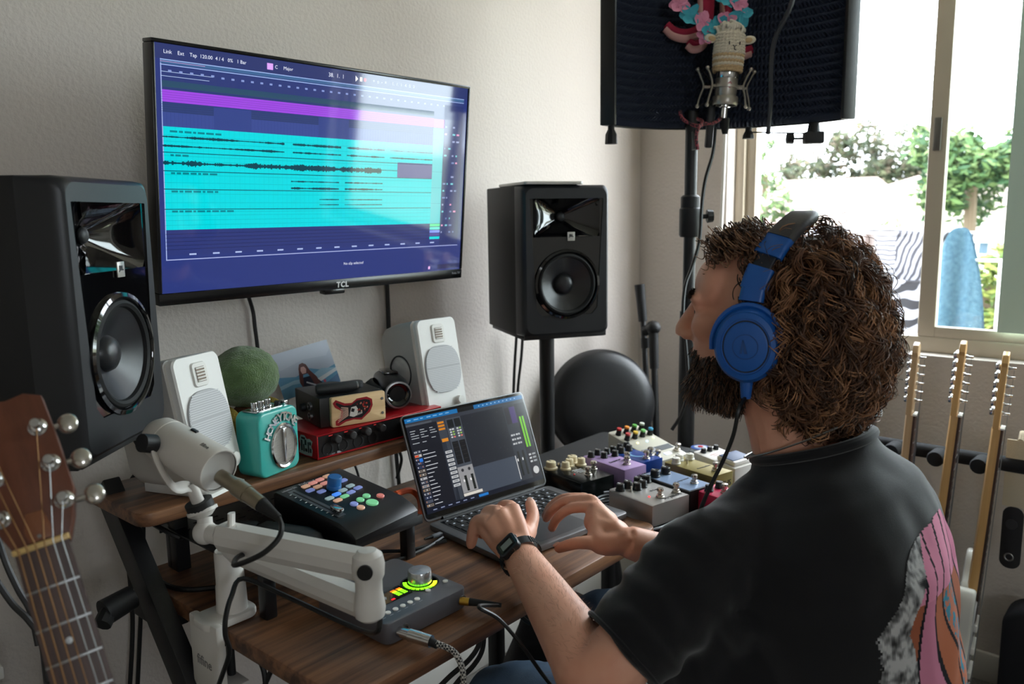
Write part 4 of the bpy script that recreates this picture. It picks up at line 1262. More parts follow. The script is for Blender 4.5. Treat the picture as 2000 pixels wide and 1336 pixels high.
# photo print leaning on the wall side of the preamp
pTL, pTR, pBR = Vector((0.948, 0.060, 1.023)), Vector((1.096, 0.060, 1.040)), Vector((1.110, 0.030, 0.947))
pux = (pTR - pTL).normalized()
pvy = pTR - pBR
pvy = (pvy - pux * pux.dot(pvy)).normalized()
pM = frame(pBR - pux * (pTR - pTL).length, pux, pvy, pux.cross(pvy))
po = thing('photo_print', 'small photo print of a long-haired person by the sea leaning on the wall', 'photo', pM)
PWd, PHt = 0.149, 0.100
b = B()
pq = B()
b.col = None
def PQ(pts, l, col): pq.poly([(x * PWd, y * PHt) for x, y in pts], 0.0004 + l * 0.00008, col)
PQ([(0, 0), (1, 0), (1, 1), (0, 1)], 0, (176, 186, 204))
PQ([(0, 0), (1, 0), (1, .42), (.8, .36), (.55, .5), (.3, .40), (0, .5)], 1, (96, 150, 186))
PQ([(0, .3), (.25, .34), (.5, .3), (.75, .42), (1, .34), (1, .26), (.6, .2), (.2, .26), (0, .22)], 2, (150, 186, 208))
PQ([(.1, .62), (.5, .72), (.9, .66), (1, .8), (1, 1), (0, 1), (0, .7)], 2, (188, 196, 212))
PQ([(.62, .22), (1, .34), (1, .27), (.66, .14)], 3, (214, 220, 226)); PQ([(.6, .0), (1, .2), (1, .0)], 3, (84, 120, 160))
PQ([(.34, .0), (.74, .0), (.68, .14), (.58, .33), (.40, .34), (.35, .2)], 4, (30, 34, 54))
PQ([(.38, .56), (.41, .64), (.47, .655), (.52, .60), (.55, .46), (.63, .28), (.66, .10), (.56, .12), (.53, .30), (.50, .40), (.42, .40), (.39, .24), (.36, .10), (.33, .26), (.36, .44)], 5, (92, 50, 50))
PQ([(.415, .42), (.48, .42), (.50, .50), (.475, .57), (.42, .57), (.40, .50)], 6, (206, 164, 158))
PQ([(.44, .24), (.62, .08), (.60, .06), (.43, .21)], 7, (190, 194, 206)); PQ([(.72, .1), (.76, .1), (.76, .16), (.72, .16)], 7, (200, 90, 110))
pq.obj('picture', print_mat('photo_paper', 0.3), po, smooth=False)
B().box(PWd, PHt, 0.0005, c=(PWd / 2, PHt / 2, 0.0)).obj('paper_back', M_('paper_white', (220, 220, 220), 0.6), po)
# round green plush between the white speaker and the preamp box
plu = thing('plush_toy', 'round green plush toy in a mustard cloth behind the turquoise amplifier', 'plush toy', T(0.785, -0.125, ZS))
FUR = M_('green_plush', (96, 122, 70), 0.95, bump=(420, 1.0, 3, 0.004), var=(60, (74, 98, 52), 0.2), sheen=0.4)
hb = B()
NS = 48
def fuzz(p, c, amt):
    n_ = (p - c).normalized()
    return p + n_ * (amt * noise.noise(p * 60) + amt * 0.5 * noise.noise(p * 160))
c0 = Vector((-0.004, 0.0, 0.150))
tmp = B().ell(c0, (0.062, 0.058, 0.055), n=64, m=40)
tmp.v = [fuzz(v, c0, 0.0022) for v in tmp.v]
tmp.obj('head', FUR, plu)
c1_ = Vector((0.0, 0.0, 0.05))
tmp = B().ell(c1_, (0.045, 0.040, 0.05), n=48, m=32); tmp.v = [fuzz(v, c1_, 0.002) for v in tmp.v]
tmp.obj('body', M_('brown_plush', (112, 66, 42), 0.95, bump=(420, 1.0, 3, 0.004)), plu)
for s_ in (-1, 1):
    tmp = B().ell((0, 0, 0), (0.026, 0.046, 0.054), M=T(s_ * 0.038, 0.0, 0.05) @ RY(s_ * 12), n=32, m=24)
    tmp.v = [v + Vector((0.003 * noise.noise(v * 50), 0.003 * noise.noise(v * 43), 0)) for v in tmp.v]
    tmp.obj('cloth_fold', M_('mustard_plush', (146, 124, 46), 0.95, bump=(420, 1.0, 3, 0.004)), plu)
for v in plu.children: pass
# ================================================================ things on the riser and desk
# fader controller
fc = thing('fader_controller', 'black wedge controller with coloured lit buttons and blue knob on the riser', 'controller', T(0.804, -0.3785, ZD + RZT) @ RZ(8))
FW, FD_ = 0.150, 0.183
prof = [(-FD_ / 2, 0.004), (-FD_ / 2 + 0.02, 0.0), (FD_ / 2, 0.0), (FD_ / 2, 0.055), (FD_ / 2 - 0.005, 0.059), (-FD_ / 2 + 0.035, 0.034), (-FD_ / 2 + 0.008, 0.022), (-FD_ / 2, 0.014)]
CBK = M_('controller_black', (20, 20, 22), 0.33, 0.3)
B().prism(prof, -FW / 2, FW / 2, frame((0, 0, 0.003), (0, 1, 0), (0, 0, 1), (1, 0, 0)), bev=0.002).obj('housing', CBK, fc)
for x in (-0.06, 0.06):
    for y in (-0.06, 0.075): B().cyl((x, y, 0), (x, y, 0.0035), 0.008, n=14).obj('rubber_foot', RUBBER, fc)
sl = math.atan2(0.059 - 0.034, FD_ - 0.040)
FM = T(0, -FD_ / 2 + 0.035, 0.037) @ Matrix.Rotation(sl, 4, 'X')    # panel plane: x across, y up the slope
LP = FD_ - 0.064
def lit(name, col, s_):
    return M_('lit_' + name, col, 0.4, emit=(col, s_))
LC = {'o': lit('orange', (206, 160, 132), .35), 'r': lit('coral', (210, 140, 130), .38), 'b': lit('blue', (126, 138, 196), .35), 'g': lit('green', (120, 196, 142), .4), 'c': lit('cyan', (150, 170, 172), .28), 'B': lit('strong_blue', (70, 132, 230), .6), 'R': lit('red', (202, 116, 108), .34)}
padm = {}
for c_ in LC:
    me = B().prism(rounded_rect(0.0165, 0.0095, 0.003, 4), 0, 0.0022, bev=0.0006).mesh('pad'); me.materials.append(LC[c_]); padm[c_] = me
grid_ = [(-0.024, 0.128, 'o'), (-0.006, 0.130, 'r'), (0.012, 0.132, 'r'), (0.031, 0.134, 'o'), (-0.029, 0.112, 'b'), (-0.010, 0.114, 'o'), (0.008, 0.116, 'r'), (0.038, 0.119, 'c'), (-0.018, 0.097, 'b'), (0.040, 0.104, 'b'),
         (-0.026, 0.070, 'c'), (-0.007, 0.073, 'B'), (0.012, 0.077, 'c'), (0.034, 0.081, 'c'), (-0.021, 0.056, 'o'), (-0.002, 0.059, 'g'), (0.017, 0.063, 'b'), (0.038, 0.067, 'b')]
for x, y, c_ in grid_:
    o = bpy.data.objects.new('pad_button', padm[c_]); COL.objects.link(o); o.parent = fc
    o.matrix_local = FM @ T(x, y, 0)
for x, y, c_, r_ in ((-0.011, 0.029, 'b', .0068), (-0.012, 0.013, 'o', .0068), (0.008, 0.033, 'g', .0068), (0.026, 0.036, 'g', .0068), (0.015, 0.013, 'g', .0105), (0.044, 0.021, 'R', .0068)):
    B().lathe([(r_, 0), (r_, 0.002), (r_ - 0.001, 0.003), (0, 0.003)], 24, FM @ T(x, y, 0)).obj('transport_button', LC[c_], fc)
B().lathe([(0.0125, 0), (0.0125, 0.006), (0.0118, 0.007), (0.0122, 0.020), (0.011, 0.022), (0, 0.0222)], 32, FM @ T(0.008, 0.094, 0)).obj('encoder_knob', M_('blue_knob', (28, 98, 160), 0.4), fc)
B().box(0.016, 0.118, 0.0012, M=FM, c=(-0.054, 0.072, 0.0003)).obj('fader_scale', M_('scale_grey', (66, 70, 74), 0.4), fc)
B().box(0.0025, 0.106, 0.002, M=FM, c=(-0.054, 0.072, 0.0004)).obj('fader_slot', RUBBER, fc)
B().box(0.011, 0.022, 0.008, M=FM, c=(-0.054, 0.026, 0.008), bev=0.002).box(0.003, 0.010, 0.006, M=FM, c=(-0.054, 0.026, 0.002)).obj('fader_cap', CHROME, fc)
for k in range(9): B().box(0.004, 0.001, 0.0006, M=FM, c=(-0.0645, 0.024 + 0.012 * k, 0.0008)).obj('scale_mark', WHITEP, fc)
text('PreSonus', 0.009, M_('grey_print', (150, 150, 155), 0.5), fc, FM @ T(-0.012, 0.1385, 0.0005))
text('ioStation 24c', 0.006, M_('grey_print', (150, 150, 155), 0.5), fc, FM @ T(-0.052, 0.1365, 0.0005))

# black glasses case and small plug lying on the riser
gc = thing('soft_case', 'long black rounded case lying on the front of the riser', 'case', T(0.692, -0.375, ZD + RZT + 0.0005) @ RZ(-72))
rings = []
for x, w, h in ((-0.066, 0.020, 0.010), (-0.062, 0.034, 0.020), (-0.05, 0.040, 0.027), (0.03, 0.042, 0.028), (0.052, 0.036, 0.022), (0.062, 0.022, 0.012), (0.066, 0.010, 0.005)):
    rings.append([(x, y, z + h / 2) for y, z in rounded_rect(w, h, min(w, h) * 0.45, 5)])
B().loft(rings).obj('shell', M_('case_black', (24, 24, 25), 0.5), gc)
B().tube([(-0.06, 0.018, 0.012), (0.0, 0.0208, 0.012), (0.055, 0.016, 0.010)], 0.0012, 6).obj('seam', BLACK, gc)
pg = thing('plug_adapter', 'small black plug lying at the end of the soft case on the riser', 'adapter', T(0.668, -0.298, ZD + RZT + 0.0005))
B().lathe([(0, -0.018), (0.011, -0.018), (0.013, -0.014), (0.013, 0.012), (0.010, 0.018), (0, 0.018)], 20, T(0, 0, 0.013) @ RZ(-60) @ RY(90)).obj('barrel', BLACK, pg)
B().cyl((0.004, -0.014, 0.013), (0.012, -0.030, 0.013), 0.006, 0.005).obj('nose', STEEL, pg)

# small desktop audio interface with big volume knob
so = thing('desktop_interface', 'dark grey desktop audio interface with green lit volume ring on the desk', 'audio interface', T(0.744, -0.557, ZD) @ RZ(-1))
GM = M_('gunmetal', (98, 97, 102), 0.38, 0.4)
SW_, SD_ = 0.155, 0.165
bt = [(x, y) for x, y in rounded_rect(SW_, SD_, 0.012)]
B().prism(bt, 0.005, 0.036, bev=0.002).obj('case', GM, so)
B().prism([(x * 0.94, y * 0.94) for x, y in bt], 0.002, 0.0052).obj('plinth', BLACK, so)
for x in (-0.055, 0.055):
    for y in (-0.06, 0.06): B().cyl((x, y, 0), (x, y, 0.003), 0.008, n=14).obj('rubber_foot', RUBBER, so)
KX, KY = 0.040, -0.019
B().lathe([(0.0, 0.0362), (0.0265, 0.0362), (0.028, 0.0368), (0.029, 0.0368), (0.0295, 0.0362)], 48, T(KX, KY, 0)).obj('knob_well', BLACK, so)
LG = M_('led_green', (120, 230, 20), 0.4, emit=((120, 235, 20), 2.2))
LY = M_('led_yellow', (230, 230, 30), 0.4, emit=((220, 235, 30), 2.2))
LO = M_('led_orange', (255, 120, 20), 0.4, emit=((255, 110, 10), 2.2))
for k in range(12):
    a = math.radians(140 + k * 16)
    B().box(0.006, 0.0052, 0.0006, M=T(KX, KY, 0) @ RZ(math.degrees(a)) @ T(0.0228, 0, 0.0372)).obj('ring_led', LG if k < 9 else LY, so)
B().lathe([(0.0165, 0.0370), (0.018, 0.0380), (0.0185, 0.0410), (0.0178, 0.0550), (0.0168, 0.0570), (0, 0.0578)], 48, T(KX, KY, 0)).obj('volume_knob', M_('knob_silver', (196, 196, 198), 0.22, 0.8), so)
B().box(0.052, 0.034, 0.0006, c=(-0.014, -0.018, 0.0365)).obj('meter_window', GLOSS, so)
mt = [x for x in so.children if x.name.startswith('meter_window')][0]
for c_ in range(2):
    for r_ in range(5):
        B().box(0.0075, 0.0026, 0.0004, c=(-0.006 + 0.0105 * c_, -0.027 + 0.0042 * r_, 0.0371)).obj('meter_led', (LG if r_ < 3 else LY if r_ < 4 else LO), mt)
B().box(0.006, 0.003, 0.0004, c=(-0.022, -0.031, 0.0371)).obj('clip_led', M_('led_red', (240, 30, 40), 0.4, emit=((240, 30, 40), 1.5)), mt)
B().add([(-0.034, -0.018, 0.0371), (-0.029, -0.011, 0.0371), (-0.024, -0.018, 0.0371), (-0.029, -0.025, 0.0371)], [(3, 2, 1, 0)]).obj('logo_mark', M_('grey_print', (150, 150, 155), 0.5), mt)
for k in range(6): B().lathe([(0.0042, 0), (0.004, 0.0016), (0, 0.002)], 16, T(-0.066 + 0.0135 * k, -0.056, 0.036)).obj('push_button', WHITE, so)
for x, y in ((0.080, -0.033), (0.042, -0.036)): B().lathe([(0.0042, 0), (0.004, 0.0016), (0, 0.002)], 16, T(x - 0.012, y - 0.012, 0.036)).obj('push_button', WHITE, so)
for k in range(6): B().box(0.006, 0.0012, 0.0001, c=(-0.066 + 0.0135 * k, -0.064, 0.0361)).obj('button_legend', M_('grey_print', (150, 150, 155), 0.5), so)
for x in (-0.045, 0.066): B().lathe([(0.007, 0), (0.007, 0.002), (0.0045, 0.0022), (0.0045, -0.002)], 20, frame((x, -SD_ / 2, 0.019), (1, 0, 0), (0, 0, 1), (0, -1, 0))).obj('front_jack', STEEL, so)
# ================================================================ white boom arm clamped to the desk
ARMW = M_('boom_white', (214, 210, 204), 0.42)
ba = thing('boom_arm', 'white folded microphone boom arm clamped to the left desk edge', 'boom arm', T(0.575, -0.385, ZD))
BI = T(-0.575, 0.385, -ZD)
tx, ty = 0.583, -0.385
b = B()
b.prism(rounded_rect(0.085, 0.058, 0.02), 0, 0.012, T(tx - 0.012, ty, ZD + 0.001), bev=0.003)
b.box(0.014, 0.078, 0.118, c=(0.5410, ty, ZD - 0.046), bev=0.004)
b.box(0.055, 0.06, 0.012, c=(0.56, ty, ZD - 0.098), bev=0.004)
b.v = [BI @ v for v in b.v]
b.obj('clamp', ARMW, ba)
B().cyl((0.575, ty, ZD - 0.089), (0.575, ty, ZD - 0.045), 0.006, M=BI).cyl((0.575, ty, ZD - 0.036), (0.575, ty, ZD - 0.027), 0.016, M=BI).obj('clamp_screw', BLACK, ba)
B().lathe([(0.02, 0), (0.022, 0.004), (0.022, 0.03), (0.018, 0.034)], 20, BI @ T(0.575, ty, ZD - 0.137)).obj('screw_handle', ARMW, ba)
text('fifine', 0.0215, M_('logo_grey', (120, 118, 116), 0.5), ba, BI @ frame((0.5338, ty, ZD - 0.052), (0, -1, 0), (0, 0, 1), (-1, 0, 0)), bold=0.0001)
B().lathe([(0.0225, 0.012), (0.0215, 0.05), (0.0205, 0.052), (0.0205, 0.100), (0.019, 0.104), (0, 0.104)], 32, BI @ T(tx, ty, ZD)).obj('tower', ARMW, ba)
def bar(b, p0, p1, w, h, r=0.45):
    d = (Vector(p1) - Vector(p0))
    L = d.length; d.normalize()
    side = d.cross(Vector((0, 0, 1))).normalized(); up_ = side.cross(d)
    rings = []
    for t_, s_ in ((0.0, 0.8), (0.02, 1.0), (0.98, 1.0), (1.0, 0.8)):
        c_ = Vector(p0) + d * (L * t_)
        rings.append([c_ + side * x + up_ * y for x, y in [(w * s_ * .5 * a, h * s_ * .5 * q) for a, q in ((1, .35), (.6, 1), (-.6, 1), (-1, .35), (-1, -.35), (-.6, -1), (.6, -1), (1, -.35))]])
    b.loft(rings)
EJ = Vector((0.590, -0.700, 0.850))
J = dp(430, 1046, 1.10)
b = B(); bar(b, (tx, ty - 0.002, 0.838), EJ + Vector((0, 0, -0.006)), 0.030, 0.032); b.v = [BI @ v for v in b.v]
lo_ = b.obj('lower_arm', ARMW, ba, sharp=25)
B().lathe([(0, -0.024), (0.012, -0.023), (0.018, -0.018), (0.0195, -0.008), (0.0185, 0.0), (0.0165, 0.012), (0.0165, 0.028), (0.0195, 0.034), (0.0205, 0.048), (0.018, 0.060), (0.011, 0.066), (0, 0.067)], 32, BI @ T(EJ.x, EJ.y, EJ.z)).obj('elbow_joint', ARMW, ba)
EU = EJ + Vector((0, 0, 0.046))
b = B(); bar(b, EU, J, 0.032, 0.036); b.v = [BI @ v for v in b.v]
b.obj('upper_arm', ARMW, ba, sharp=25)
for s_ in (-1, 1):
    cdir = (CAM - EU).normalized()
    B().cyl(EU + Vector((-0.755, -0.655, 0)) * (0.019 * s_), EU + Vector((-0.755, -0.655, 0)) * (0.022 * s_), 0.0095, n=20, M=BI).obj('pivot_cap', M_('cap_black', (14, 14, 15), 0.4), ba)
b = B()
jd = (J - EU).normalized()
j1 = J + jd * 0.028
b.cyl(J - jd * 0.004, j1, 0.0135, 0.0125, 20, M=BI)
b.ell(j1, 0.0165, M=BI)
m0, m1 = dp(400, 1010, 1.115), dp(396, 1000, 1.115)
b.cyl(j1, m0, 0.011, 0.010, 18, M=BI); b.cyl(m0, m1, 0.010, 0.020, 24, M=BI); b.cyl(m1, dp(394, 994, 1.115), 0.0205, 0.0205, 24, M=BI)
b.obj('head_joint', ARMW, ba)
wk = B(); w0 = dp(452, 1034, 1.09)
wk.tube([w0 - UPV * 0.012, w0 + UPV * 0.010, w0 + UPV * 0.022], 0.010, 10, M=BI, flat=0.45); wk.obj('wing_nut', ARMW, ba)

# white usb microphone held by the arm
A_, Bq = dp(300, 846, 1.12), dp(428, 920, 1.055)
ax = (Bq - A_).normalized()
mc = thing('usb_microphone', 'white cylindrical USB microphone on the boom arm in front of the speaker', 'microphone', T(*m1))
MI = T(*[-c for c in m1])
mz = MI @ zalign(A_, Bq)
L = (Bq - A_).length
MW = M_('mic_white', (206, 200, 192), 0.45)
B().lathe([(0, -0.004), (0.012, -0.003), (0.022, 0.004), (0.0285, 0.016), (0.030, 0.032), (0.030, 0.034), (0.0293, 0.0345), (0.0293, 0.036), (0.030, 0.0365), (0.030, L - 0.004), (0.0285, L), (0.027, L)], 48, mz, cap=False).obj('body', MW, mc)
B().lathe([(0.0272, L - 0.003), (0.0255, L - 0.004), (0, L - 0.004)], 48, mz, cap=False).obj('bottom_plate', M_('mic_plate', (190, 186, 180), 0.45), mc)
side = ax.cross(FWD).normalized()
B().box(0.012, 0.010, 0.004, M=MI @ frame(A_ + ax * (L * 0.52) + (-side if side.z < 0 else side) * 0.030, ax, FWD, (-side if side.z < 0 else side)), bev=0.001).obj('mute_button', BLACK, mc)
near = -(FWD - ax * ax.dot(FWD)).normalized()
pv = A_ + ax * (L * 0.33)
yk = B()
for s_ in (-1, 1):
    q0 = pv + near * (0.034 * s_)
    low = dp(372, 950, 1.105) + near * (0.016 * s_)
    yk.tube([q0 + UPV * 0.006, q0 - UPV * 0.018 + ax * 0.006, low + near * (0.014 * s_), low - near * (0.008 * s_), dp(374, 951, 1.105)], 0.0095, 10, flat=0.32, M=MI)
yk.cyl(dp(372, 945, 1.105), dp(388, 982, 1.11), 0.0085, n=18, M=MI)
yk.obj('yoke', MW, mc)
B().cyl(pv + near * 0.033, pv + near * 0.052, 0.0125, 0.0120, 24, M=MI).obj('yoke_knob', BLACK, mc)
B().cyl(dp(387, 979, 1.11), dp(393, 993, 1.113), 0.0185, n=26, M=MI).obj('thread_ring', BLACK, mc)
text('fifine', 0.008, BLACK, mc, MI @ frame(A_ + ax * (L * 0.84) + near * 0.0302 * 0.55 + (-side if side.z < 0 else side) * 0.0302 * 0.83, ax, (near * -0.83 + (-side if side.z < 0 else side) * 0.55), near * 0.55 + (-side if side.z < 0 else side) * 0.83), depth=0.0002)
# XLR plug and cable of the microphone
xl = thing('microphone_cable', 'black cable with nickel XLR plug running from the white microphone along the arm', 'cable', T(*dp(432, 930, 1.05)))
XI = xl.matrix_world.inverted()
NK = M_('nickel', (150, 140, 122), 0.3, 0.85)
x0_, x1_, x2_, x3_ = dp(430, 930, 1.055), dp(462, 950, 1.04), dp(510, 985, 1.02), dp(545, 1012, 1.01)
B().cyl(x0_, x1_, 0.0095, n=24, M=XI).cyl(x1_, x1_.lerp(x2_, 0.45), 0.0115, 0.0115, 24, M=XI).cyl(x1_.lerp(x2_, 0.45), x2_, 0.0105, 0.0095, 24, M=XI).obj('plug_shell', NK, xl)
B().cyl(x2_, x3_, 0.0095, 0.0045, 20, M=XI).obj('strain_relief', RUBBER, xl)
B().tube([x3_, dp(550, 1030, 1.0), dp(543, 1053, 0.99), dp(515, 1080, 0.985), dp(478, 1098, 0.985), dp(457, 1103, 1.0), dp(470, 1085, 1.06), dp(520, 1080, 1.12), dp(640, 1130, 1.1), dp(735, 1170, 1.03), dp(742, 1200, 1.0), dp(735, 1235, 1.0), dp(690, 1225, 1.08), dp(560, 1165, 1.12), dp(475, 1130, 1.13), dp(452, 1165, 1.10), dp(441, 1205, 1.07), dp(440, 1240, 1.07), dp(448, 1275, 1.08), dp(430, 1330, 1.10), dp(400, 1420, 1.15)], 0.0034, 8, M=XI).obj('cable', CABLE, xl)

# ================================================================ reflection filter, mic stand and vocal microphone
PX, PY = 1.880, -0.418
ms_ = thing('microphone_stand', 'tall black microphone stand holding the vocal booth shield', 'microphone stand', T(PX, PY, 0))
B().cyl((0, 0, 0.3), (0, 0, 1.06), 0.0215, n=26).obj('lower_tube', BLACKM, ms_)
B().cyl((0, 0, 1.0), (0, 0, 1.56), 0.0155, n=26).obj('upper_tube', BLACKM, ms_)
for z in (0.66, 1.30):
    B().lathe([(0.024, -0.05), (0.027, -0.045), (0.027, 0.02), (0.024, 0.024), (0.024, 0.05), (0.019, 0.055)] if z > 1 else [(0.026, -0.02), (0.028, -0.016), (0.028, 0.012), (0.026, 0.016)], 24, T(0, 0, z)).obj('clutch_collar', BLACK, ms_)
    kd = (RGT + UPV * 0.05) * 1.0
    B().cyl(Vector((0, 0, z)) + kd * 0.02, Vector((0, 0, z)) + kd * 0.045, 0.006, n=12).cyl(Vector((0, 0, z)) + kd * 0.043, Vector((0, 0, z)) + kd * 0.058, 0.017, 0.015, 8).obj('clutch_knob', BLACK, ms_)
for k in range(3):
    a = 2 * PI * k / 3 + 0.4
    B().tube([(0.02 * math.cos(a), 0.02 * math.sin(a), 0.55), (0.16 * math.cos(a), 0.16 * math.sin(a), 0.25), (0.30 * math.cos(a), 0.30 * math.sin(a), 0.012)], 0.011, 10, sub=1).obj('leg', BLACKM, ms_)
B().cyl((0, 0, 0.25), (0, 0, 0.6), 0.024, n=24).obj('hub', BLACK, ms_)
# shield
FA, FB = Vector((1.640, -0.322, 0)), Vector((1.960, -0.778, 0))
ch_v = (FB - FA); CHL = ch_v.length; ch_v.normalize()
bk_v = Vector((-ch_v.y, ch_v.x, 0)) 
if bk_v.dot(FWD) < 0: bk_v = -bk_v
mid = (FA + FB) / 2
sag = 0.17
Rr = (CHL ** 2 / 4 + sag ** 2) / (2 * sag)
half = math.asin(CHL / 2 / Rr)
cen = mid + bk_v * (sag - Rr)
FZ0, FZ1 = 1.518, 1.90
vf = thing('vocal_shield', 'curved black vocal booth shield lined with ridged foam above the person', 'acoustic shield', T(mid.x + bk_v.x * sag, mid.y + bk_v.y * sag, FZ0))
VI = vf.matrix_world.inverted()
def arc(t, r, z):
    a = -half + 2 * half * t
    d = ch_v * math.sin(a) + bk_v * math.cos(a)
    return cen + d * r + Vector((0, 0, z))
FOAM = M_('foam_charcoal', (56, 65, 84), 0.9, bump=(700, 0.5))
b = B()
NU = 46
rings = []
for i in range(NU + 1):
    t = i / NU
    rings.append([arc(t, Rr, FZ0), arc(t, Rr, FZ1), arc(t, Rr + 0.012, FZ1), arc(t, Rr + 0.012, FZ0)])
b.loft(rings); b.v = [VI @ v for v in b.v]
b.obj('outer_shell', BLACKM, vf)
for s_, t in ((0, 0.0), (1, 1.0)):
    b = B()
    p = arc(t, Rr, 0); d = (p - cen).normalized(); e_ = ch_v * (1 if s_ else -1)
    tl = Vector((-d.y, d.x, 0))
    if tl.dot(ch_v) < 0: tl = -tl
    b.box(0.010, 0.036, FZ1 - FZ0 + 0.004, M=VI @ frame(p - d * 0.012 + tl * (0.004 if s_ else -0.004) + Vector((0, 0, (FZ0 + FZ1) / 2)), tl, d, (0, 0, 1)), bev=0.002)
    b.obj('end_cap', BLACKM, vf)
# egg-crate foam: rows of points
NR, NC = 20, 64
b = B()
nu, nv = NC * 2, NR * 2
def foam(u, v):
    i, j = round(u * nu), round(v * nv)
    h_ = (0.026 if (i % 2 and j % 2) else 0.004)
    if j == 0 or j == nv: h_ = 0.016 if i % 2 else 0.0
    return arc(0.012 + 0.976 * u, Rr - 0.001 - h_, FZ0 + 0.002 + (FZ1 - FZ0 - 0.004) * v)
b.grid(foam, nu, nv); b.v = [VI @ v for v in b.v]
b.obj('foam_lining', FOAM, vf, smooth=False)
# clamps and feet under the shield
def hang(p, w=0.018, h=0.034):
    return B().cyl(p, p - Vector((0, 0, 0.012)), 0.008, n=16, M=VI).lathe([(0.008, 0), (0.014, -0.012), (0.015, -h), (0.0, -h - 0.001)], 8, VI @ T(p.x, p.y, p.z - 0.008))
hang(arc(0.045, Rr - 0.0, FZ0)).obj('tightening_knob', BLACK, vf)
pb_ = arc(0.62, Rr - 0.02, FZ0)
hang(pb_, h=0.02).obj('tightening_knob', BLACK, vf)
pe = arc(0.86, Rr - 0.01, FZ0)
B().box(0.045, 0.03, 0.028, M=VI @ frame(pe - Vector((0, 0, 0.035)), ch_v, bk_v, (0, 0, 1)), bev=0.003).cyl(pe, pe - Vector((0, 0, 0.025)), 0.012, 0.016, 14, M=VI).obj('clamp_block', BLACK, vf)
kk = pe - Vector((0, 0, 0.036)) - ch_v * 0.02
B().cyl(kk, kk - ch_v * 0.028, 0.0028, n=8, M=VI).cyl(kk - ch_v * 0.026, kk - ch_v * 0.042, 0.013, 0.012, 8, M=VI).obj('clamp_knob', BLACK, vf)
B().tube([pe - Vector((0, 0, 0.024)) - ch_v * 0.02, pb_ - Vector((0, 0, 0.012))], 0.0018, 6, sub=1, M=VI).obj('support_rod', BLACKM, vf)
# microphone
cmx = dp(1418, 170, 1.93)
cm = thing('condenser_microphone', 'silver condenser microphone in a spider mount before the shield', 'microphone', T(*cmx) @ RX(0))
SIL = M_('mic_satin_nickel', (176, 170, 160), 0.34, 0.8)
tlt = Matrix.Rotation(0.05, 4, FWD)
cm.matrix_world = T(*cmx) @ Matrix.Rotation(0.06, 4, FWD)
B().lathe([(0.0, -0.034), (0.018, -0.034), (0.021, -0.030), (0.025, -0.016), (0.0265, 0.016), (0.0265, 0.018)], 40).obj('body', SIL, cm)
B().lathe([(0.0265, 0.018), (0.0272, 0.019), (0.0272, 0.031), (0.026, 0.032), (0, 0.032)], 40).obj('chrome_band', CHROME, cm)
nrm = -FWD.copy(); nrm.z = 0; nrm.normalize()
rt = Vector((-nrm.y, nrm.x, 0))
dm = frame(nrm * 0.0262 + Vector((0, 0, 0.002)) + rt * 0.002, rt, (0, 0, 1), nrm)
B().add([(-0.0075, 0, 0), (0, -0.0085, 0), (0.0075, 0, 0), (0, 0.0085, 0)], [(0, 1, 2, 3)], dm).obj('diamond_badge', M_('badge_rose', (168, 92, 98), 0.4), cm)
B().add([(-0.004, 0, 0.0003), (0, -0.0045, 0.0003), (0.004, 0, 0.0003), (0, 0.0045, 0.0003)], [(0, 1, 2, 3)], dm).obj('badge_core', M_('badge_core', (200, 170, 166), 0.4), cm)
B().lathe([(0.029, -0.042), (0.0305, -0.038), (0.0305, -0.026), (0.029, -0.022), (0.026, -0.022), (0.026, -0.042)], 36, closed=True).obj('mount_ring', SIL, cm)
B().lathe([(0.0265, 0.000), (0.031, 0.0), (0.031, 0.006), (0.0265, 0.006)], 36, T(0, 0, -0.003), closed=True).obj('upper_ring', SIL, cm)
for (a_, zz) in ((1, 0), (-1, 0), (0.72, 1), (-0.72, 1)):
    off = rt * (0.058 * a_) + nrm * (0.018 if zz else -0.012)
    w = B()
    w.tube([off + Vector((0, 0, 0.038)) + rt * 0.009 * (1 if a_ > 0 else -1), off + Vector((0, 0, 0.02)), off * 0.88, off + Vector((0, 0, -0.024)), off + Vector((0, 0, -0.044)) + rt * 0.004 * (1 if a_ > 0 else -1)], 0.0042, 8, flat=0.6)
    w.ell(off + Vector((0, 0, 0.039)) + rt * 0.009 * (1 if a_ > 0 else -1), 0.005, n=10, m=6); w.ell(off + Vector((0, 0, -0.045)) + rt * 0.004 * (1 if a_ > 0 else -1), 0.005, n=10, m=6)
    w.tube([off * 0.88, off * 0.45], 0.0035, 6, sub=1)
    w.obj('spider_arm', SIL, cm)
for a_ in (-1, 1):
    for zz, z0 in ((0.038, 0.004), (-0.044, -0.03)):
        B().tube([rt * 0.056 * a_ - nrm * 0.012 + Vector((0, 0, zz)), rt * 0.028 * a_ + Vector((0, 0, z0)), rt * 0.042 * a_ + nrm * 0.018 + Vector((0, 0, zz))], 0.0012, 5, sub=1).obj('elastic', RUBBER, cm)
B().lathe([(0.0, -0.036), (0.015, -0.036), (0.0145, -0.046), (0.0105, -0.048), (0.010, -0.072), (0.0, -0.072)], 28).obj('xlr_shell', CHROME, cm)
B().lathe([(0.010, -0.072), (0.0095, -0.095), (0.006, -0.108), (0.0, -0.108)], 24, Matrix.Rotation(-0.06, 4, FWD)).obj('xlr_boot', RUBBER, cm)
B().box(0.018, 0.014, 0.11, M=frame(Vector((0, 0, -0.085)) - rt * 0.026 - nrm * 0.02, rt, -nrm, (0, 0, 1)), bev=0.004).obj('mount_bracket', BLACKM, cm)
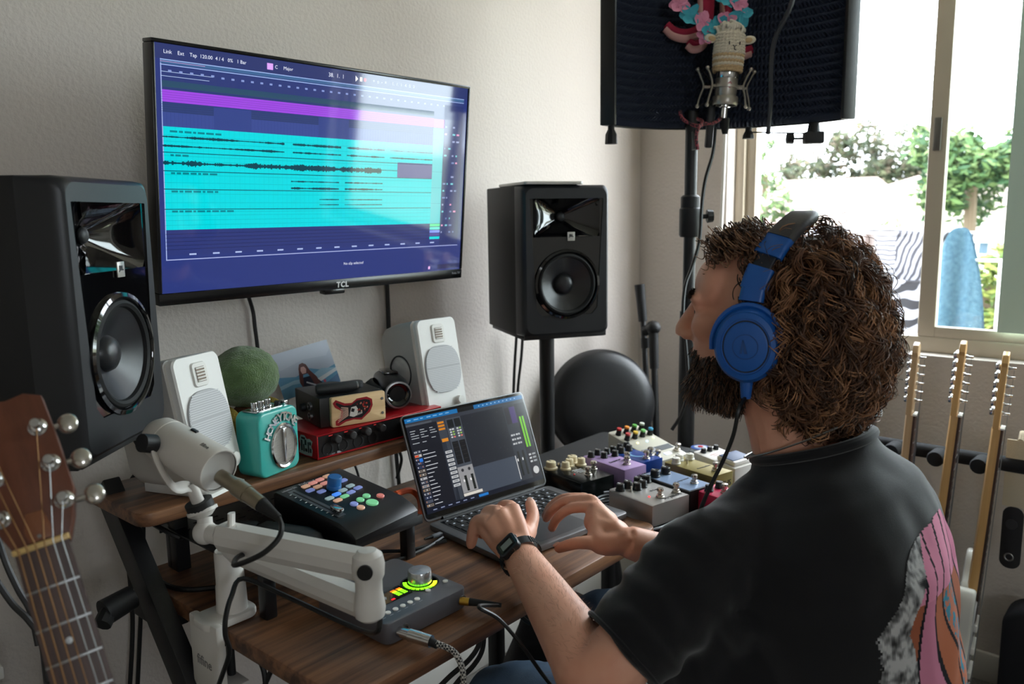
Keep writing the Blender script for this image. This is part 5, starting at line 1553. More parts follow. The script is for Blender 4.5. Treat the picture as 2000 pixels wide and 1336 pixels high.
# red braided cable knotted below
rc = thing('braided_cable', 'red and black braided cable knotted under the condenser microphone', 'cable', T(*dp(1365, 225, 1.95)))
RI = rc.matrix_world.inverted()
BRD = M_('red_braid', (150, 60, 72), 0.6, var=(220, (40, 22, 30), 0.05))
B().tube([dp(1408, 231, 1.93), dp(1395, 240, 1.92), dp(1376, 242, 1.92), dp(1364, 250, 1.92), dp(1360, 270, 1.92), dp(1363, 292, 1.92)], 0.0042, 8, M=RI).obj('cable', BRD, rc)
B().tube([dp(1328, 216, 1.92), dp(1332, 230, 1.92), dp(1345, 240, 1.92), dp(1362, 246, 1.91), dp(1372, 238, 1.92), dp(1362, 232, 1.94)], 0.0042, 8, M=RI).obj('cable_end', BRD, rc)
B().tube([dp(1352, 258, 1.94), dp(1356, 275, 1.93), dp(1358, 292, 1.93)], lambda t: 0.003 + 0.006 * t, 8, M=RI).obj('tag', M_('tag_grey', (90, 92, 92), 0.5), rc)
# crocheted lamb cover on the microphone
lc = thing('knitted_lamb_cover', 'cream crocheted lamb cover pulled over the condenser microphone', 'cover', cm.matrix_world.copy())
YRN = M_('cream_yarn', (240, 229, 208), 0.95, bump=(800, 0.8, 2, 0.002))
YTN = M_('tan_yarn', (220, 190, 146), 0.95, bump=(800, 0.8, 2, 0.002))
nst = 26
for k in range(14):
    z = 0.036 + k * 0.0066
    rr_ = 0.0335 - 0.0022 * abs(k - 6) / 6 - (0.004 if k == 13 else 0)
    b = B()
    P = []
    for q_ in range(nst * 4):
        a = 2 * PI * q_ / (nst * 4)
        P.append((Vector((math.cos(a), math.sin(a), 0)) * (rr_ + 0.0009 * math.cos(a * nst)) + Vector((0, 0, z + 0.0012 * math.sin(a * nst)))))
    b.tube(P, 0.0038, 6, sub=1, closed=True)
    b.obj('stitch_row', YTN if k in (1, 3, 5) or k == 0 else YRN, lc)
B().lathe([(0.031, 0.034), (0.032, 0.12), (0.024, 0.127), (0.0, 0.13)], 30, cap=False).obj('lining', YRN, lc)
ql = random.Random(8)
for k in range(34):
    a, e_ = ql.uniform(0, 2 * PI), ql.uniform(0.1, 1.15)
    c_ = Vector((0.029 * math.sin(e_) * math.cos(a), 0.029 * math.sin(e_) * math.sin(a), 0.118 + 0.018 * math.cos(e_)))
    b = B()
    ax_ = Vector((ql.uniform(-1, 1), ql.uniform(-1, 1), ql.uniform(-.5, .5))).normalized()
    u_ = ax_.orthogonal().normalized(); v_ = ax_.cross(u_)
    b.tube([c_ + (u_ * math.cos(t * 0.8) + v_ * math.sin(t * 0.8)) * 0.0095 + ax_ * 0.0009 * t for t in range(12)], 0.0036, 6, sub=2)
    b.obj('wool_curl', M_('wool_white', (232, 224, 208), 0.95, bump=(800, 0.8, 2, 0.002)), lc)
for s_ in (-1, 1):
    e = B().ell((0, 0, 0), (0.017, 0.006, 0.010), M=T(*(rt * 0.044 * s_ + Vector((0, 0, 0.108)))) @ frame((0, 0, 0), (rt * s_ + Vector((0, 0, 0.12))).normalized(), nrm, rt.cross(nrm)))
    eo = e.obj('ear', YRN, lc)
    B().ell((0, 0, 0), (0.009, 0.003, 0.006), M=T(*(rt * 0.043 * s_ + Vector((0, 0, 0.107)) + nrm * 0.005)) @ frame((0, 0, 0), (rt * s_ + Vector((0, 0, 0.12))).normalized(), nrm, rt.cross(nrm))).obj('inner_ear', YTN, eo)
    fpos = rt * (0.012 * s_ + 0.003) + nrm * 0.0365 + Vector((0, 0, 0.092))
    B().tube([fpos + Vector((0, 0, -0.003)), fpos + Vector((0, 0, 0.004))], 0.0013, 6, sub=1).obj('eye', BLACK, lc)
fpos = rt * 0.003 + nrm * 0.0385 + Vector((0, 0, 0.084))
B().tube([fpos - rt * 0.004 + Vector((0, 0, 0.004)), fpos, fpos + rt * 0.004 + Vector((0, 0, 0.004))], 0.001, 6, sub=1).tube([fpos, fpos - Vector((0, 0, 0.006)), fpos - Vector((0, 0, 0.0065)) + rt * 0.004], 0.001, 6, sub=1).obj('nose', BLACK, lc)

# hanging plush with long arms and a paper flower garland
hp_ = thing('hanging_plush', 'red and pink plush with long curled arms hanging before the vocal shield', 'plush toy', T(*dp(1395, 0, 2.0)))
HI = hp_.matrix_world.inverted()
RP = M_('red_plush', (164, 32, 66), 0.9, bump=(500, 0.6, 2, 0.002))
PP_ = M_('pink_plush', (222, 170, 164), 0.9, bump=(500, 0.6, 2, 0.002))
def arm_plush(pts, r0, r1):
    b = B(); b.tube(pts, lambda t: r0 + (r1 - r0) * t, 12, M=HI); 
    o = b.obj('arm', RP, hp_)
    off = (UPV * -0.010 + RGT * -0.003)
    B().tube([p + off for p in pts], lambda t: (r0 + (r1 - r0) * t) * 0.93, 12, M=HI).obj('arm_underside', PP_, o)
D_ = 1.98
arm_plush([dp(1372, -60, D_), dp(1376, 0, D_), dp(1372, 50, D_), dp(1345, 66, D_), dp(1318, 62, D_), dp(1302, 48, D_)], 0.016, 0.010)
arm_plush([dp(1386, -60, D_), dp(1384, 10, D_), dp(1380, 60, D_), dp(1372, 82, D_), dp(1356, 88, D_), dp(1345, 80, D_)], 0.015, 0.010)
arm_plush([dp(1420, -60, D_ + .02), dp(1418, 20, D_ + .02), dp(1430, 80, D_ + .02), dp(1450, 100, D_ + .02), dp(1468, 96, D_ + .02)], 0.015, 0.011)
B().ell(dp(1398, -75, 1.98), (0.06, 0.05, 0.05), M=HI).obj('body', RP, hp_)
gl_ = thing('flower_garland', 'garland of pink and blue cloth flowers hanging around the plush', 'garland', T(*dp(1395, 20, 1.93)))
GI = gl_.matrix_world.inverted()
CP = M_('cloth_pink', (226, 146, 178), 0.7); CT = M_('cloth_turquoise', (70, 176, 196), 0.7)
qf = random.Random(21)
fl = [(1325, 10, CP), (1345, 32, CT), (1372, 45, CP), (1390, 62, CT), (1418, 42, CP), (1446, 30, CT), (1442, 8, CP), (1420, -4, CT), (1378, 68, CP), (1402, 55, CT)]
for (u, v, m_) in fl:
    c_ = dp(u, v, 1.92)
    b = B()
    for k in range(6):
        a = 2 * PI * k / 6 + qf.uniform(-.3, .3)
        d1 = RGT * math.cos(a) + UPV * math.sin(a); d2 = RGT * -math.sin(a) + UPV * math.cos(a)
        ln, wd = qf.uniform(0.022, 0.03), qf.uniform(0.009, 0.013)
        cv = qf.uniform(-0.012, 0.012)
        b.grid(lambda uu, vv, d1=d1, d2=d2, ln=ln, wd=wd, cv=cv: c_ + d1 * (ln * uu) + d2 * ((vv - .5) * 2 * wd * math.sin(0.35 + uu * 2.5)) - FWD * (cv * uu * uu + 0.006 * abs(vv - .5) + 0.004), 6, 4, M=GI)
    b.obj('flower', m_, gl_)
B().tube([dp(u, v, 1.925) for u, v, _ in fl[:6]] + [dp(1450, -40, 1.93)], 0.0012, 5, M=GI).obj('string', CP, gl_)
# ================================================================ pedal table and effect pedals
ZT = 0.715
pt = thing('pedal_table', 'black low table right of the desk carrying the effect pedals', 'table', T(1.576, -0.5, 0))
B().prism([(x, y) for x, y in rounded_rect(0.508, 0.62, 0.02)], ZT - 0.025, ZT, bev=0.003).obj('table_top', M_('table_black', (10, 10, 12), 0.7), pt)
for x in (-0.235, 0.235):
    for y in (-0.28, 0.28): B().box(0.03, 0.03, ZT - 0.025, c=(x, y, (ZT - 0.025) / 2), bev=0.003).obj('leg', BLACKM, pt)
NI = M_('footswitch_nickel', (190, 184, 174), 0.25, 0.95)
CRM = M_('cream_knob', (214, 198, 160), 0.45)
KBK = M_('knob_black', (16, 17, 20), 0.3)
def knob(parent, x, y, z, r, h, mat, top=None, flare=0.0, Mt=None):
    Mk = (Mt or Matrix()) @ T(x, y, z)
    o = B().lathe([(r * (1.15 + flare), 0), (r * (1.15 + flare), h * 0.18), (r, h * 0.3), (r * 0.95, h * 0.92), (r * 0.85, h), (0, h)], 20, Mk).obj('knob', mat, parent)
    B().box(r * 0.18, r * 0.9, h * 0.06, M=Mk, c=(0, r * 0.45, h * 1.0)).obj('pointer', top or WHITEP, o)
    return o
def switch(parent, x, y, z, Mt=None):
    Mk = (Mt or Matrix()) @ T(x, y, z)
    o = B().lathe([(0.0085, 0), (0.0085, 0.002), (0.007, 0.003), (0.007, 0.006), (0.0045, 0.0065), (0.0045, 0.012), (0.0068, 0.0125), (0.0072, 0.015), (0.006, 0.0185), (0, 0.019)], 18, Mk).obj('footswitch', NI, parent)
    return o
def pedal(label, cx, cy, w, d, h, body, yaw=-12, name='effect_pedal', slope=0.0, top=None, bev=0.004):
    t = thing(name, label, 'pedal', T(cx, cy, ZT) @ RZ(yaw), 'effect pedals on the low table')
    prof = [(-d / 2, 0.003), (d / 2, 0.003), (d / 2, h + slope), (-d / 2, h)]
    B().prism(prof, -w / 2, w / 2, frame((0, 0, 0), (0, 1, 0), (0, 0, 1), (1, 0, 0)), bev=bev).obj('enclosure', body, t)
    for x in (-1, 1):
        for y in (-1, 1): B().cyl((x * (w / 2 - 0.012), y * (d / 2 - 0.012), 0), (x * (w / 2 - 0.012), y * (d / 2 - 0.012), 0.0035), 0.006, n=10).obj('rubber_foot', RUBBER, t)
    Mt = T(0, 0, h + slope / 2) @ Matrix.Rotation(math.atan2(slope, d), 4, 'X')
    if top: B().box(w - 0.008, d - 0.008, 0.0006, M=Mt, c=(0, 0, 0.0002)).obj('face_plate', top, t)
    return t, Mt
def led(t, Mt, x, y, col, s_=2.0, r=0.0022):
    B().ell((0, 0, 0), (r, r, r * 0.8), M=Mt @ T(x, y, 0.0008), n=10, m=6).obj('led', M_('led_%d_%d_%d' % col, col, 0.3, emit=(col, s_)), t)
def jack(t, x, y, z, side):
    B().cyl((x, y, z), (x + 0.010 * side, y, z), 0.0065, n=14).obj('jack', BLACK, t)
# brushed grey delay pedal nearest the hand
t, Mt = pedal('brushed grey pedal with five black knobs and two footswitches nearest the hand', 1.362, -0.622, 0.108, 0.122, 0.046, M_('brushed_grey', (178, 174, 170), 0.34, 0.6), bev=0.006)
for x, y in ((-0.038, 0.042), (-0.008, 0.024), (-0.014, 0.045), (0.018, 0.048), (0.012, 0.028), (0.040, 0.044)): knob(t, x, y, 0, 0.0088, 0.014, KBK, Mt=Mt)
switch(t, -0.006, -0.036, 0, Mt); switch(t, 0.040, -0.036, 0, Mt); led(t, Mt, -0.022, -0.022, (255, 50, 50), 3.0)
text('strymon', 0.015, M_('print_dark', (44, 42, 42), 0.5), t, Mt @ T(0.016, -0.047, 0.0003)); text('El Capistan', 0.007, M_('print_dark', (44, 42, 42), 0.5), t, Mt @ T(0.02, 0.0, 0.0003))
B().box(0.004, 0.004, 0.012, M=Mt, c=(-0.026, 0.024, 0.005), bev=0.001).obj('toggle', NI, t)
# black pedal with cream knobs
t, Mt = pedal('black pedal with five cream knobs beside the laptop corner', 1.386, -0.428, 0.100, 0.132, 0.044, M_('black_gloss_green', (17, 20, 19), 0.22, 0.1), bev=0.008)
for x, y, r in ((-0.034, 0.050, 0.0115), (0.030, 0.052, 0.0115), (-0.012, 0.026, 0.009), (0.010, 0.038, 0.009), (0.034, 0.026, 0.009)): knob(t, x, y, 0, r, 0.017, CRM, BLACK, Mt=Mt, flare=0.15)
switch(t, 0.0, -0.034, 0, Mt); switch(t, 0.036, -0.012, 0, Mt)
led(t, Mt, -0.022, -0.014, (150, 30, 30), 0.6)
for k in range(4): B().box(0.028 - 0.004 * k, 0.0016, 0.0003, M=Mt, c=(0.004, 0.008 - k * 0.006, 0.0003)).obj('printed_line', WHITEP, t)
B().box(0.006, 0.006, 0.010, M=Mt, c=(-0.010, 0.052, 0.004), bev=0.001).obj('toggle', NI, t)
# lilac pedal
LIL = M_('lilac_paint', (176, 146, 192), 0.4)
t, Mt = pedal('lilac pedal with black knobs between the black and blue pedals', 1.480, -0.460, 0.068, 0.134, 0.052, LIL)
for x, y in ((-0.024, 0.050), (0.0, 0.054), (-0.004, 0.028), (0.022, 0.046), (0.024, 0.022)): knob(t, x, y, 0, 0.0075, 0.013, KBK, Mt=Mt)
switch(t, 0.0, -0.040, 0, Mt); switch(t, 0.022, -0.018, 0, Mt)
text('Emperor', 0.011, M_('print_dark', (44, 42, 42), 0.5), t, Mt @ T(-0.004, -0.006, 0.0003) @ RZ(8), shear=0.2)
text('JHS', 0.019, M_('print_dark', (44, 42, 42), 0.5), t, frame((0.018, -0.0672, 0.026), (1, 0, 0), (0, 0, 1), (0, -1, 0)), bold=0.0003); B().box(0.012, 0.0012, 0.006, c=(-0.0345, 0, 0.028)).obj('power_inlet', BLACK, t)
# royal blue pedal with a pale moon print
t, Mt = pedal('royal blue pedal with a pale crescent print behind the lilac one', 1.552, -0.468, 0.064, 0.116, 0.050, M_('royal_blue', (24, 62, 138), 0.35))
for x, y in ((-0.024, 0.046), (0.002, 0.050), (0.024, 0.050), (-0.014, 0.028), (0.012, 0.030)): knob(t, x, y, 0, 0.0075, 0.013, KBK, Mt=Mt)
switch(t, -0.004, -0.040, 0, Mt); switch(t, 0.022, -0.028, 0, Mt)
mo_ = B()
pts = [(0.021 * math.cos(a), 0.021 * math.sin(a)) for a in [math.radians(90 + k * 12) for k in range(21)]]
pti = [(0.004 + 0.017 * math.cos(a), 0.017 * math.sin(a) + 0.001) for a in [math.radians(96 + k * 11.4) for k in range(21)]]
for k in range(20): mo_.add([(*pts[k], 0), (*pts[k + 1], 0), (*pti[k + 1], 0), (*pti[k], 0)], [(0, 1, 2, 3)], Mt @ T(0.004, -0.004, 0.0004))
mo_.obj('crescent_print', M_('print_skyblue', (120, 168, 206), 0.4), t)
# big cream workstation pedal with coloured knob caps
CRB = M_('cream_enclosure', (206, 200, 184), 0.4)
t, Mt = pedal('large cream sloped pedal with eight colour-capped knobs at the back', 1.640, -0.448, 0.108, 0.162, 0.036, CRB, slope=0.036, bev=0.005)
caps = [((200, 40, 40)), ((230, 140, 30)), ((90, 180, 70)), ((210, 215, 205)), ((200, 60, 60)), ((230, 190, 60)), ((120, 200, 110)), ((60, 150, 190))]
for k in range(8):
    x, y = -0.038 + 0.026 * (k % 4), 0.062 - 0.030 * (k // 4)
    ko = knob(t, x, y, 0, 0.0062, 0.017, KBK, Mt=Mt)
    B().lathe([(0.0063, 0.0135), (0.0063, 0.0172), (0.0055, 0.0180), (0, 0.0180)], 18, Mt @ T(x, y, 0)).obj('colour_cap', M_('cap_%d_%d_%d' % caps[k], caps[k], 0.45), ko)
led(t, Mt, -0.026, 0.008, (255, 240, 160), 2.5, .003); led(t, Mt, 0.004, 0.006, (170, 220, 255), 2.5, .003); led(t, Mt, 0.034, 0.014, (220, 255, 160), 2.5, .003)
B().box(0.092, 0.020, 0.0006, M=Mt, c=(0, -0.034, 0.0004)).obj('dark_stripe', M_('stripe_grey', (76, 80, 82), 0.5), t)
B().box(0.040, 0.018, 0.0008, M=Mt, c=(-0.026, -0.034, 0.0005)).obj('legend_panel', M_('grey_print', (150, 150, 155), 0.5), t)
switch(t, -0.034, -0.064, 0, Mt); switch(t, 0.038, -0.060, 0, Mt)
B().box(0.020, 0.010, 0.0012, M=Mt, c=(0.004, -0.062, 0.0008), bev=0.0004).obj('lit_panel', M_('lit_white', (220, 225, 245), 0.4, emit=((210, 220, 255), 0.9)), t)
# olive gold pedal
t, Mt = pedal('olive gold pedal with three white knobs before the white compact pedal', 1.562, -0.624, 0.068, 0.136, 0.050, M_('olive_gold', (142, 128, 74), 0.38, 0.35))
for x, y in ((-0.024, 0.042), (0.0, 0.054), (0.024, 0.044)): knob(t, x, y, 0, 0.009, 0.014, M_('knob_white', (222, 218, 206), 0.4), BLACK, Mt=Mt)
switch(t, 0.004, -0.044, 0, Mt); B().cyl((0, 0, 0), (0, 0, 0.010), 0.002, n=8, M=Mt @ T(-0.006, 0.026, 0)).obj('toggle', NI, t)
text('JHS', 0.018, M_('print_dark', (44, 42, 42), 0.5), t, frame((0.014, -0.0682, 0.026), (1, 0, 0), (0, 0, 1), (0, -1, 0))); text('Morning Glory', 0.007, M_('print_dark', (44, 42, 42), 0.5), t, Mt @ T(0.004, -0.012, 0.0003))
# black pedal with pale blue face
t, Mt = pedal('black pedal with pale blue top plate and two black knobs', 1.452, -0.632, 0.074, 0.138, 0.050, M_('black_crinkle', (16, 17, 19), 0.45), top=M_('pale_blue_plate', (132, 152, 182), 0.3, 0.3), bev=0.002)
for x in (-0.020, 0.012): knob(t, x, 0.040, 0, 0.010, 0.015, KBK, Mt=Mt)
switch(t, 0.010, -0.040, 0, Mt); text('Compressor', 0.009, M_('print_dark', (44, 42, 42), 0.5), t, Mt @ T(0.004, -0.012, 0.0006) @ RZ(4), shear=0.2)
jack(t, 0.037, 0.01, 0.03, 1)
# white compact pedal with blue pad
WPD = M_('white_pedal', (218, 212, 206), 0.4)
t, Mt = pedal('white compact pedal with a dark blue treadle at the back right', 1.672, -0.632, 0.078, 0.118, 0.040, WPD, slope=0.012)
B().box(0.066, 0.05, 0.010, M=Mt, c=(0, -0.028, 0.006), bev=0.003).obj('treadle', WPD, t)
B().box(0.060, 0.040, 0.002, M=Mt, c=(0, -0.026, 0.0115), bev=0.0006).obj('rubber_pad', M_('navy_pad', (42, 62, 98), 0.6), t)
for k in range(3): knob(t, -0.022 + 0.022 * k, 0.044, 0, 0.006, 0.010, KBK, Mt=Mt)
for k in range(3): B().box(0.034 - 0.006 * k, 0.0016, 0.0003, M=Mt, c=(-0.004, 0.024 - 0.007 * k, 0.0004)).obj('printed_line', M_('print_rose', (190, 120, 120), 0.5), t)
B().cyl((0.036, -0.035, 0.030), (0.046, -0.035, 0.030), 0.006, n=14).obj('side_screw', BLACK, t)
# crimson pedal, mostly behind the sleeve
t, Mt = pedal('crimson pedal half hidden by the black sleeve', 1.448, -0.752, 0.064, 0.11, 0.046, M_('crimson_paint', (196, 44, 84), 0.35))
switch(t, 0.0, 0.010, 0, Mt); knob(t, -0.016, 0.036, 0, 0.008, 0.013, KBK, Mt=Mt); knob(t, 0.016, 0.036, 0, 0.008, 0.013, KBK, Mt=Mt)
text('Fuzz', 0.012, M_('print_dark', (44, 42, 42), 0.5), t, Mt @ T(0, -0.03, 0.0003))
# coiled clear patch cable and puck behind the grey pedal
cl = thing('patch_cable', 'coiled pale patch cable behind the brushed grey pedal', 'cable', T(1.36, -0.53, ZT))
B().tube([(0.03 * math.cos(a) - 0.01, 0.018 * math.sin(a), 0.006 + 0.012 * k / 20) for k, a in enumerate([0.55 * j for j in range(26)])], 0.0022, 6).obj('coil', M_('clear_cable', (130, 132, 138), 0.3), cl)
cl2 = thing('patch_cable', 'thick black cable curling from the black pedal behind the laptop', 'cable', T(1.33, -0.40, ZT))
B().tube([Vector(q_) - Vector((1.33, -0.40, ZT)) for q_ in (gp(1078, 930, 0.74), gp(1100, 945, 0.735), gp(1118, 958, 0.73), gp(1112, 972, 0.724), gp(1090, 978, 0.722), gp(1076, 972, 0.722))], 0.0042, 8).obj('cord', CABLE, cl2)
cl3 = thing('power_cable', 'thin grey cable lying along the front of the brushed grey pedal', 'cable', T(1.42, -0.72, ZT))
B().tube([Vector(q_) - Vector((1.42, -0.72, ZT)) for q_ in (gp(1262, 1036, ZT + 0.003), gp(1290, 1030, ZT + 0.003), gp(1316, 1018, ZT + 0.003), gp(1345, 1000, ZT + 0.003))], 0.0025, 6).obj('cord', M_('clear_cable', (130, 132, 138), 0.3), cl3)
puck = thing('coil_puck', 'small blue and white round puck beside the white compact pedal', 'puck', T(*gp(1368, 884, ZT)))
B().lathe([(0.0, 0.0), (0.024, 0.0), (0.027, 0.006), (0.024, 0.013), (0.016, 0.015), (0, 0.015)], 28).obj('disc', M_('puck_white', (190, 196, 210), 0.3), puck)
B().lathe([(0.024, 0.0138), (0.020, 0.0152), (0.016, 0.0156)], 28, cap=False).obj('blue_ring', M_('puck_blue', (60, 90, 160), 0.35), puck)
B().lathe([(0.007, 0.0152), (0.006, 0.017), (0, 0.0172)], 18).obj('red_dot', M_('puck_red', (190, 40, 60), 0.35), puck)

# ================================================================ stool cushion leaning on the wall, folded boom in the corner
sc_ = Vector((2.02, -0.055, 0.735))
sn = (Vector((-0.62, -0.75, 0.20))).normalized()
stl = thing('round_stool_seat', 'round black leather stool seat tipped up against the wall', 'stool', zalign(sc_, sc_ + sn))
LEA = M_('black_leather', (24, 25, 28), 0.42, bump=(180, 0.12, 4))
B().lathe([(0.150, -0.040), (0.163, -0.034), (0.168, -0.016), (0.166, 0.002), (0.155, 0.016), (0.125, 0.027), (0.08, 0.032), (0, 0.034)], 64).obj('cushion', LEA, stl)
B().lathe([(0.1675, -0.020), (0.1705, -0.014), (0.168, -0.006)], 64, cap=False).obj('piping', LEA, stl)
B().lathe([(0, -0.055), (0.12, -0.055), (0.15, -0.042), (0.0, -0.04)], 40).obj('base_board', BLACK, stl)
p_ = Vector((0, 0, -0.055))
dn_ = stl.matrix_world.inverted()
B().tube([dn_ @ (sc_ - sn * 0.05), dn_ @ Vector((2.12, 0.02, 0.45)), dn_ @ Vector((2.06, -0.12, 0.02))], 0.018, 10, sub=3).obj('stem', BLACKM, stl)
for k in range(3):
    a = k * 2.1 + 0.3
    B().tube([dn_ @ Vector((2.06, -0.12, 0.10)), dn_ @ Vector((2.06 + 0.15 * math.cos(a), -0.12 + 0.12 * math.sin(a), 0.012))], 0.012, 8, sub=1).obj('leg', BLACKM, stl)
fb = thing('folded_boom_stand', 'black folded microphone boom stand leaning in the corner', 'microphone stand', T(2.37, 0.0, 0))
FI = T(-2.37, 0, 0)

B().cyl(dp(1249, 556, 2.62), dp(1256, 628, 2.62), 0.0165, 0.014, 20, M=FI).obj('counterweight', RUBBER, fb)
B().cyl(dp(1256, 628, 2.62), dp(1268, 850, 2.62), 0.009, n=16, M=FI).obj('boom_tube', BLACKM, fb)
B().ell(dp(1276, 640, 2.58), (0.024, 0.024, 0.022), M=FI).cyl(dp(1258, 648, 2.60), dp(1280, 636, 2.58), 0.016, M=FI).obj('swivel_joint', BLACK, fb)
B().cyl(dp(1276, 650, 2.58), dp(1278, 720, 2.58), 0.0155, 0.014, 20, M=FI).cyl(dp(1261, 660, 2.62), dp(1262, 680, 2.62), 0.016, n=16, M=FI).obj('clutch_grip', RUBBER, fb)
low = dp(1282, 860, 2.56)
B().cyl(dp(1278, 715, 2.58), low, 0.0105, n=16, M=FI).cyl(low, (low.x - 0.02, low.y - 0.06, 0.05), 0.0105, n=16, M=FI).obj('upright_tube', BLACKM, fb)
for k in range(3):
    a = k * 2.1 + 1.0
    c_ = Vector((low.x - 0.02, low.y - 0.06, 0.10))
    B().tube([c_, c_ + Vector((0.14 * math.cos(a) - 0.05, 0.07 * math.sin(a) - 0.05, -0.088))], 0.009, 8, sub=1, M=FI).obj('leg', BLACKM, fb)
# ================================================================ electric guitars in a rack under the window
MPL = wood('maple_neck', (196, 146, 88), (222, 178, 118), 'Y', 0.5, 0.32)
RSW = wood('rosewood', (48, 28, 20), (84, 54, 40), 'Y', 0.6, 0.4)
def guitar(label, M, bodycol, neck=None, guard=True):
    """x across the neck, y up the neck, z out of the fretboard; origin at the nut"""
    t = thing('electric_guitar', label, 'guitar', M, 'electric guitars in the rack')
    nk = neck or MPL
    NL = 0.50
    b = B(); rings = []
    for y, w, th in ((0.0, 0.042, 0.020), (-0.2, 0.048, 0.021), (-0.40, 0.054, 0.023), (-0.47, 0.056, 0.024), (-NL, 0.056, 0.024)):
        rings.append([(x, y, z) for x, z in [(w / 2, 0), (-w / 2, 0), (-w / 2 * .96, -th * .35), (-w / 2 * .7, -th * .8), (0, -th), (w / 2 * .7, -th * .8), (w / 2 * .96, -th * .35)]])
    b.loft(rings); b.obj('neck', nk, t)
    b = B()
    b.loft([[(x, y, z) for x, z in [(w / 2, 0), (w / 2, 0.005), (0, 0.0062), (-w / 2, 0.005), (-w / 2, 0)]] for y, w in ((0, 0.042), (-0.2, 0.048), (-0.49, 0.057))])
    fbd = b.obj('fretboard', RSW, t)
    for k in range(1, 21):
        y = -0.648 * (1 - 2 ** (-k / 12.0))
        B().box(0.042 + 0.03 * -y, 0.0018, 0.0016, c=(0, y, 0.0062)).obj('fret', STEEL, fbd)
    B().box(0.043, 0.004, 0.009, c=(0, 0.002, 0.003)).obj('nut', WHITE, t)
    hd = [(-0.021, 0.0), (0.021, 0.0), (0.024, 0.03), (0.030, 0.05), (0.024, 0.17), (0.008, 0.185), (-0.012, 0.178), (-0.020, 0.160), (-0.012, 0.15), (-0.026, 0.05)]
    B().prism(hd, -0.018, -0.004, bev=0.002).obj('headstock', nk, t)
    for k in range(6):
        y = 0.034 + 0.0225 * k; x = 0.022 - 0.0015 * k
        tu = B().box(0.020, 0.015, 0.011, c=(x - 0.004, y, -0.0245), bev=0.003).obj('tuner', CHROME, t)
        B().cyl((x + 0.004, y, -0.0245), (x + 0.022, y, -0.0245), 0.0028, n=8).ell((x + 0.026, y, -0.0245), (0.011, 0.0095, 0.0055), n=12, m=8).obj('tuner_button', CHROME, tu)
        B().lathe([(0.005, -0.004), (0.005, 0.001), (0.003, 0.002), (0.003, 0.012), (0.0036, 0.013), (0, 0.0135)], 12, T(x - 0.009, y, 0)).obj('string_post', CHROME, tu)
    for k in range(6):
        x = -0.0175 + 0.007 * k
        B().tube([(0.012, 0.034 + 0.0225 * k, 0.009), (x, 0.002, 0.009), (x * 1.5, -0.648, 0.014)], 0.0006, 4, sub=1).obj('string', STEEL, t)
    out = [(0.0, -0.40), (0.03, -0.42), (0.055, -0.40), (0.075, -0.36), (0.10, -0.345), (0.118, -0.365), (0.112, -0.42), (0.100, -0.50), (0.108, -0.57), (0.140, -0.66), (0.148, -0.73), (0.12, -0.795), (0.05, -0.83), (-0.03, -0.83), (-0.11, -0.80), (-0.150, -0.73), (-0.148, -0.66), (-0.112, -0.57), (-0.100, -0.50), (-0.118, -0.43), (-0.112, -0.385), (-0.09, -0.378), (-0.06, -0.41), (-0.035, -0.43)]
    sm = [(p.x, p.y) for p in smooth_path([(x, y, 0) for x, y in out], 3, True)]
    B().prism(sm, -0.040, 0.002, bev=0.008, seg=3).obj('body', bodycol, t)
    if guard:
        gpts = [(0.02, -0.425), (0.08, -0.38), (0.095, -0.42), (0.085, -0.52), (0.10, -0.60), (0.06, -0.70), (0.0, -0.66), (-0.09, -0.70), (-0.11, -0.62), (-0.085, -0.50), (-0.06, -0.44)]
        B().prism([(p.x, p.y) for p in smooth_path([(x, y, 0) for x, y in gpts], 3, True)], 0.002, 0.0045).obj('pickguard', M_('guard_clear', (166, 166, 168), 0.2), t)
    for y in (-0.50, -0.56, -0.625): B().box(0.075, 0.018, 0.009, c=(0, y, 0.008), bev=0.003).obj('pickup', WHITE, t)
    B().box(0.07, 0.03, 0.012, c=(0, -0.655, 0.008), bev=0.002).obj('bridge', CHROME, t)
    B().lathe([(0.008, 0), (0.006, 0.01), (0.009, 0.014), (0, 0.016)], 12, T(0.10, -0.345, -0.02) @ RX(-90)).obj('strap_button', CHROME, t)
    return t
def gframe(yw, nutz, x, lean=0.03, tilt=0.06, spin=0):
    up = Vector((lean, tilt * 0 + spin, 1)).normalized()
    zf = Vector((0.12, -1, 0)); zf = (zf - up * zf.dot(up)).normalized()
    return frame((x, yw, nutz), up.cross(zf), up, zf)
OWH = M_('olympic_white', (222, 220, 212), 0.2, coat=0.4)
SUN = M_('sunburst_amber', (120, 62, 26), 0.2, coat=0.4)
guitar('electric guitar with pale maple neck, leftmost full headstock under the window', gframe(-0.890, 0.795, 2.20, 0.03, spin=-0.03), SUN, wood('pale_neck', (190, 152, 108), (212, 178, 138), 'Y', 0.5, 0.35))
guitar('electric guitar with amber maple neck in the middle of the rack', gframe(-0.992, 0.808, 2.20, 0.03, spin=-0.05), M_('black_lacquer', (14, 14, 16), 0.12, coat=0.5))
guitar('white electric guitar with amber neck at the right end of the rack', gframe(-1.084, 0.790, 2.20, 0.03, spin=-0.05), OWH)
guitar('dark-necked electric guitar half hidden behind the curly hair', gframe(-0.782, 0.80, 2.22, 0.03, spin=-0.02), SUN, RSW)
rk = thing('guitar_rack', 'black padded guitar rack along the wall under the window', 'guitar rack', T(2.275, -0.95, 0))
B().cyl((0, 0.42, 0.685), (0, -0.6, 0.685), 0.019, n=16).obj('upper_rail', M_('foam_black', (20, 21, 26), 0.8), rk)
for y in (-0.59, 0.41):
    B().cyl((0, y, 0.02), (0, y, 0.70), 0.014, n=14).cyl((0, y, 0.012), (-0.38, y, 0.012), 0.012, n=14).obj('upright', BLACKM, rk)
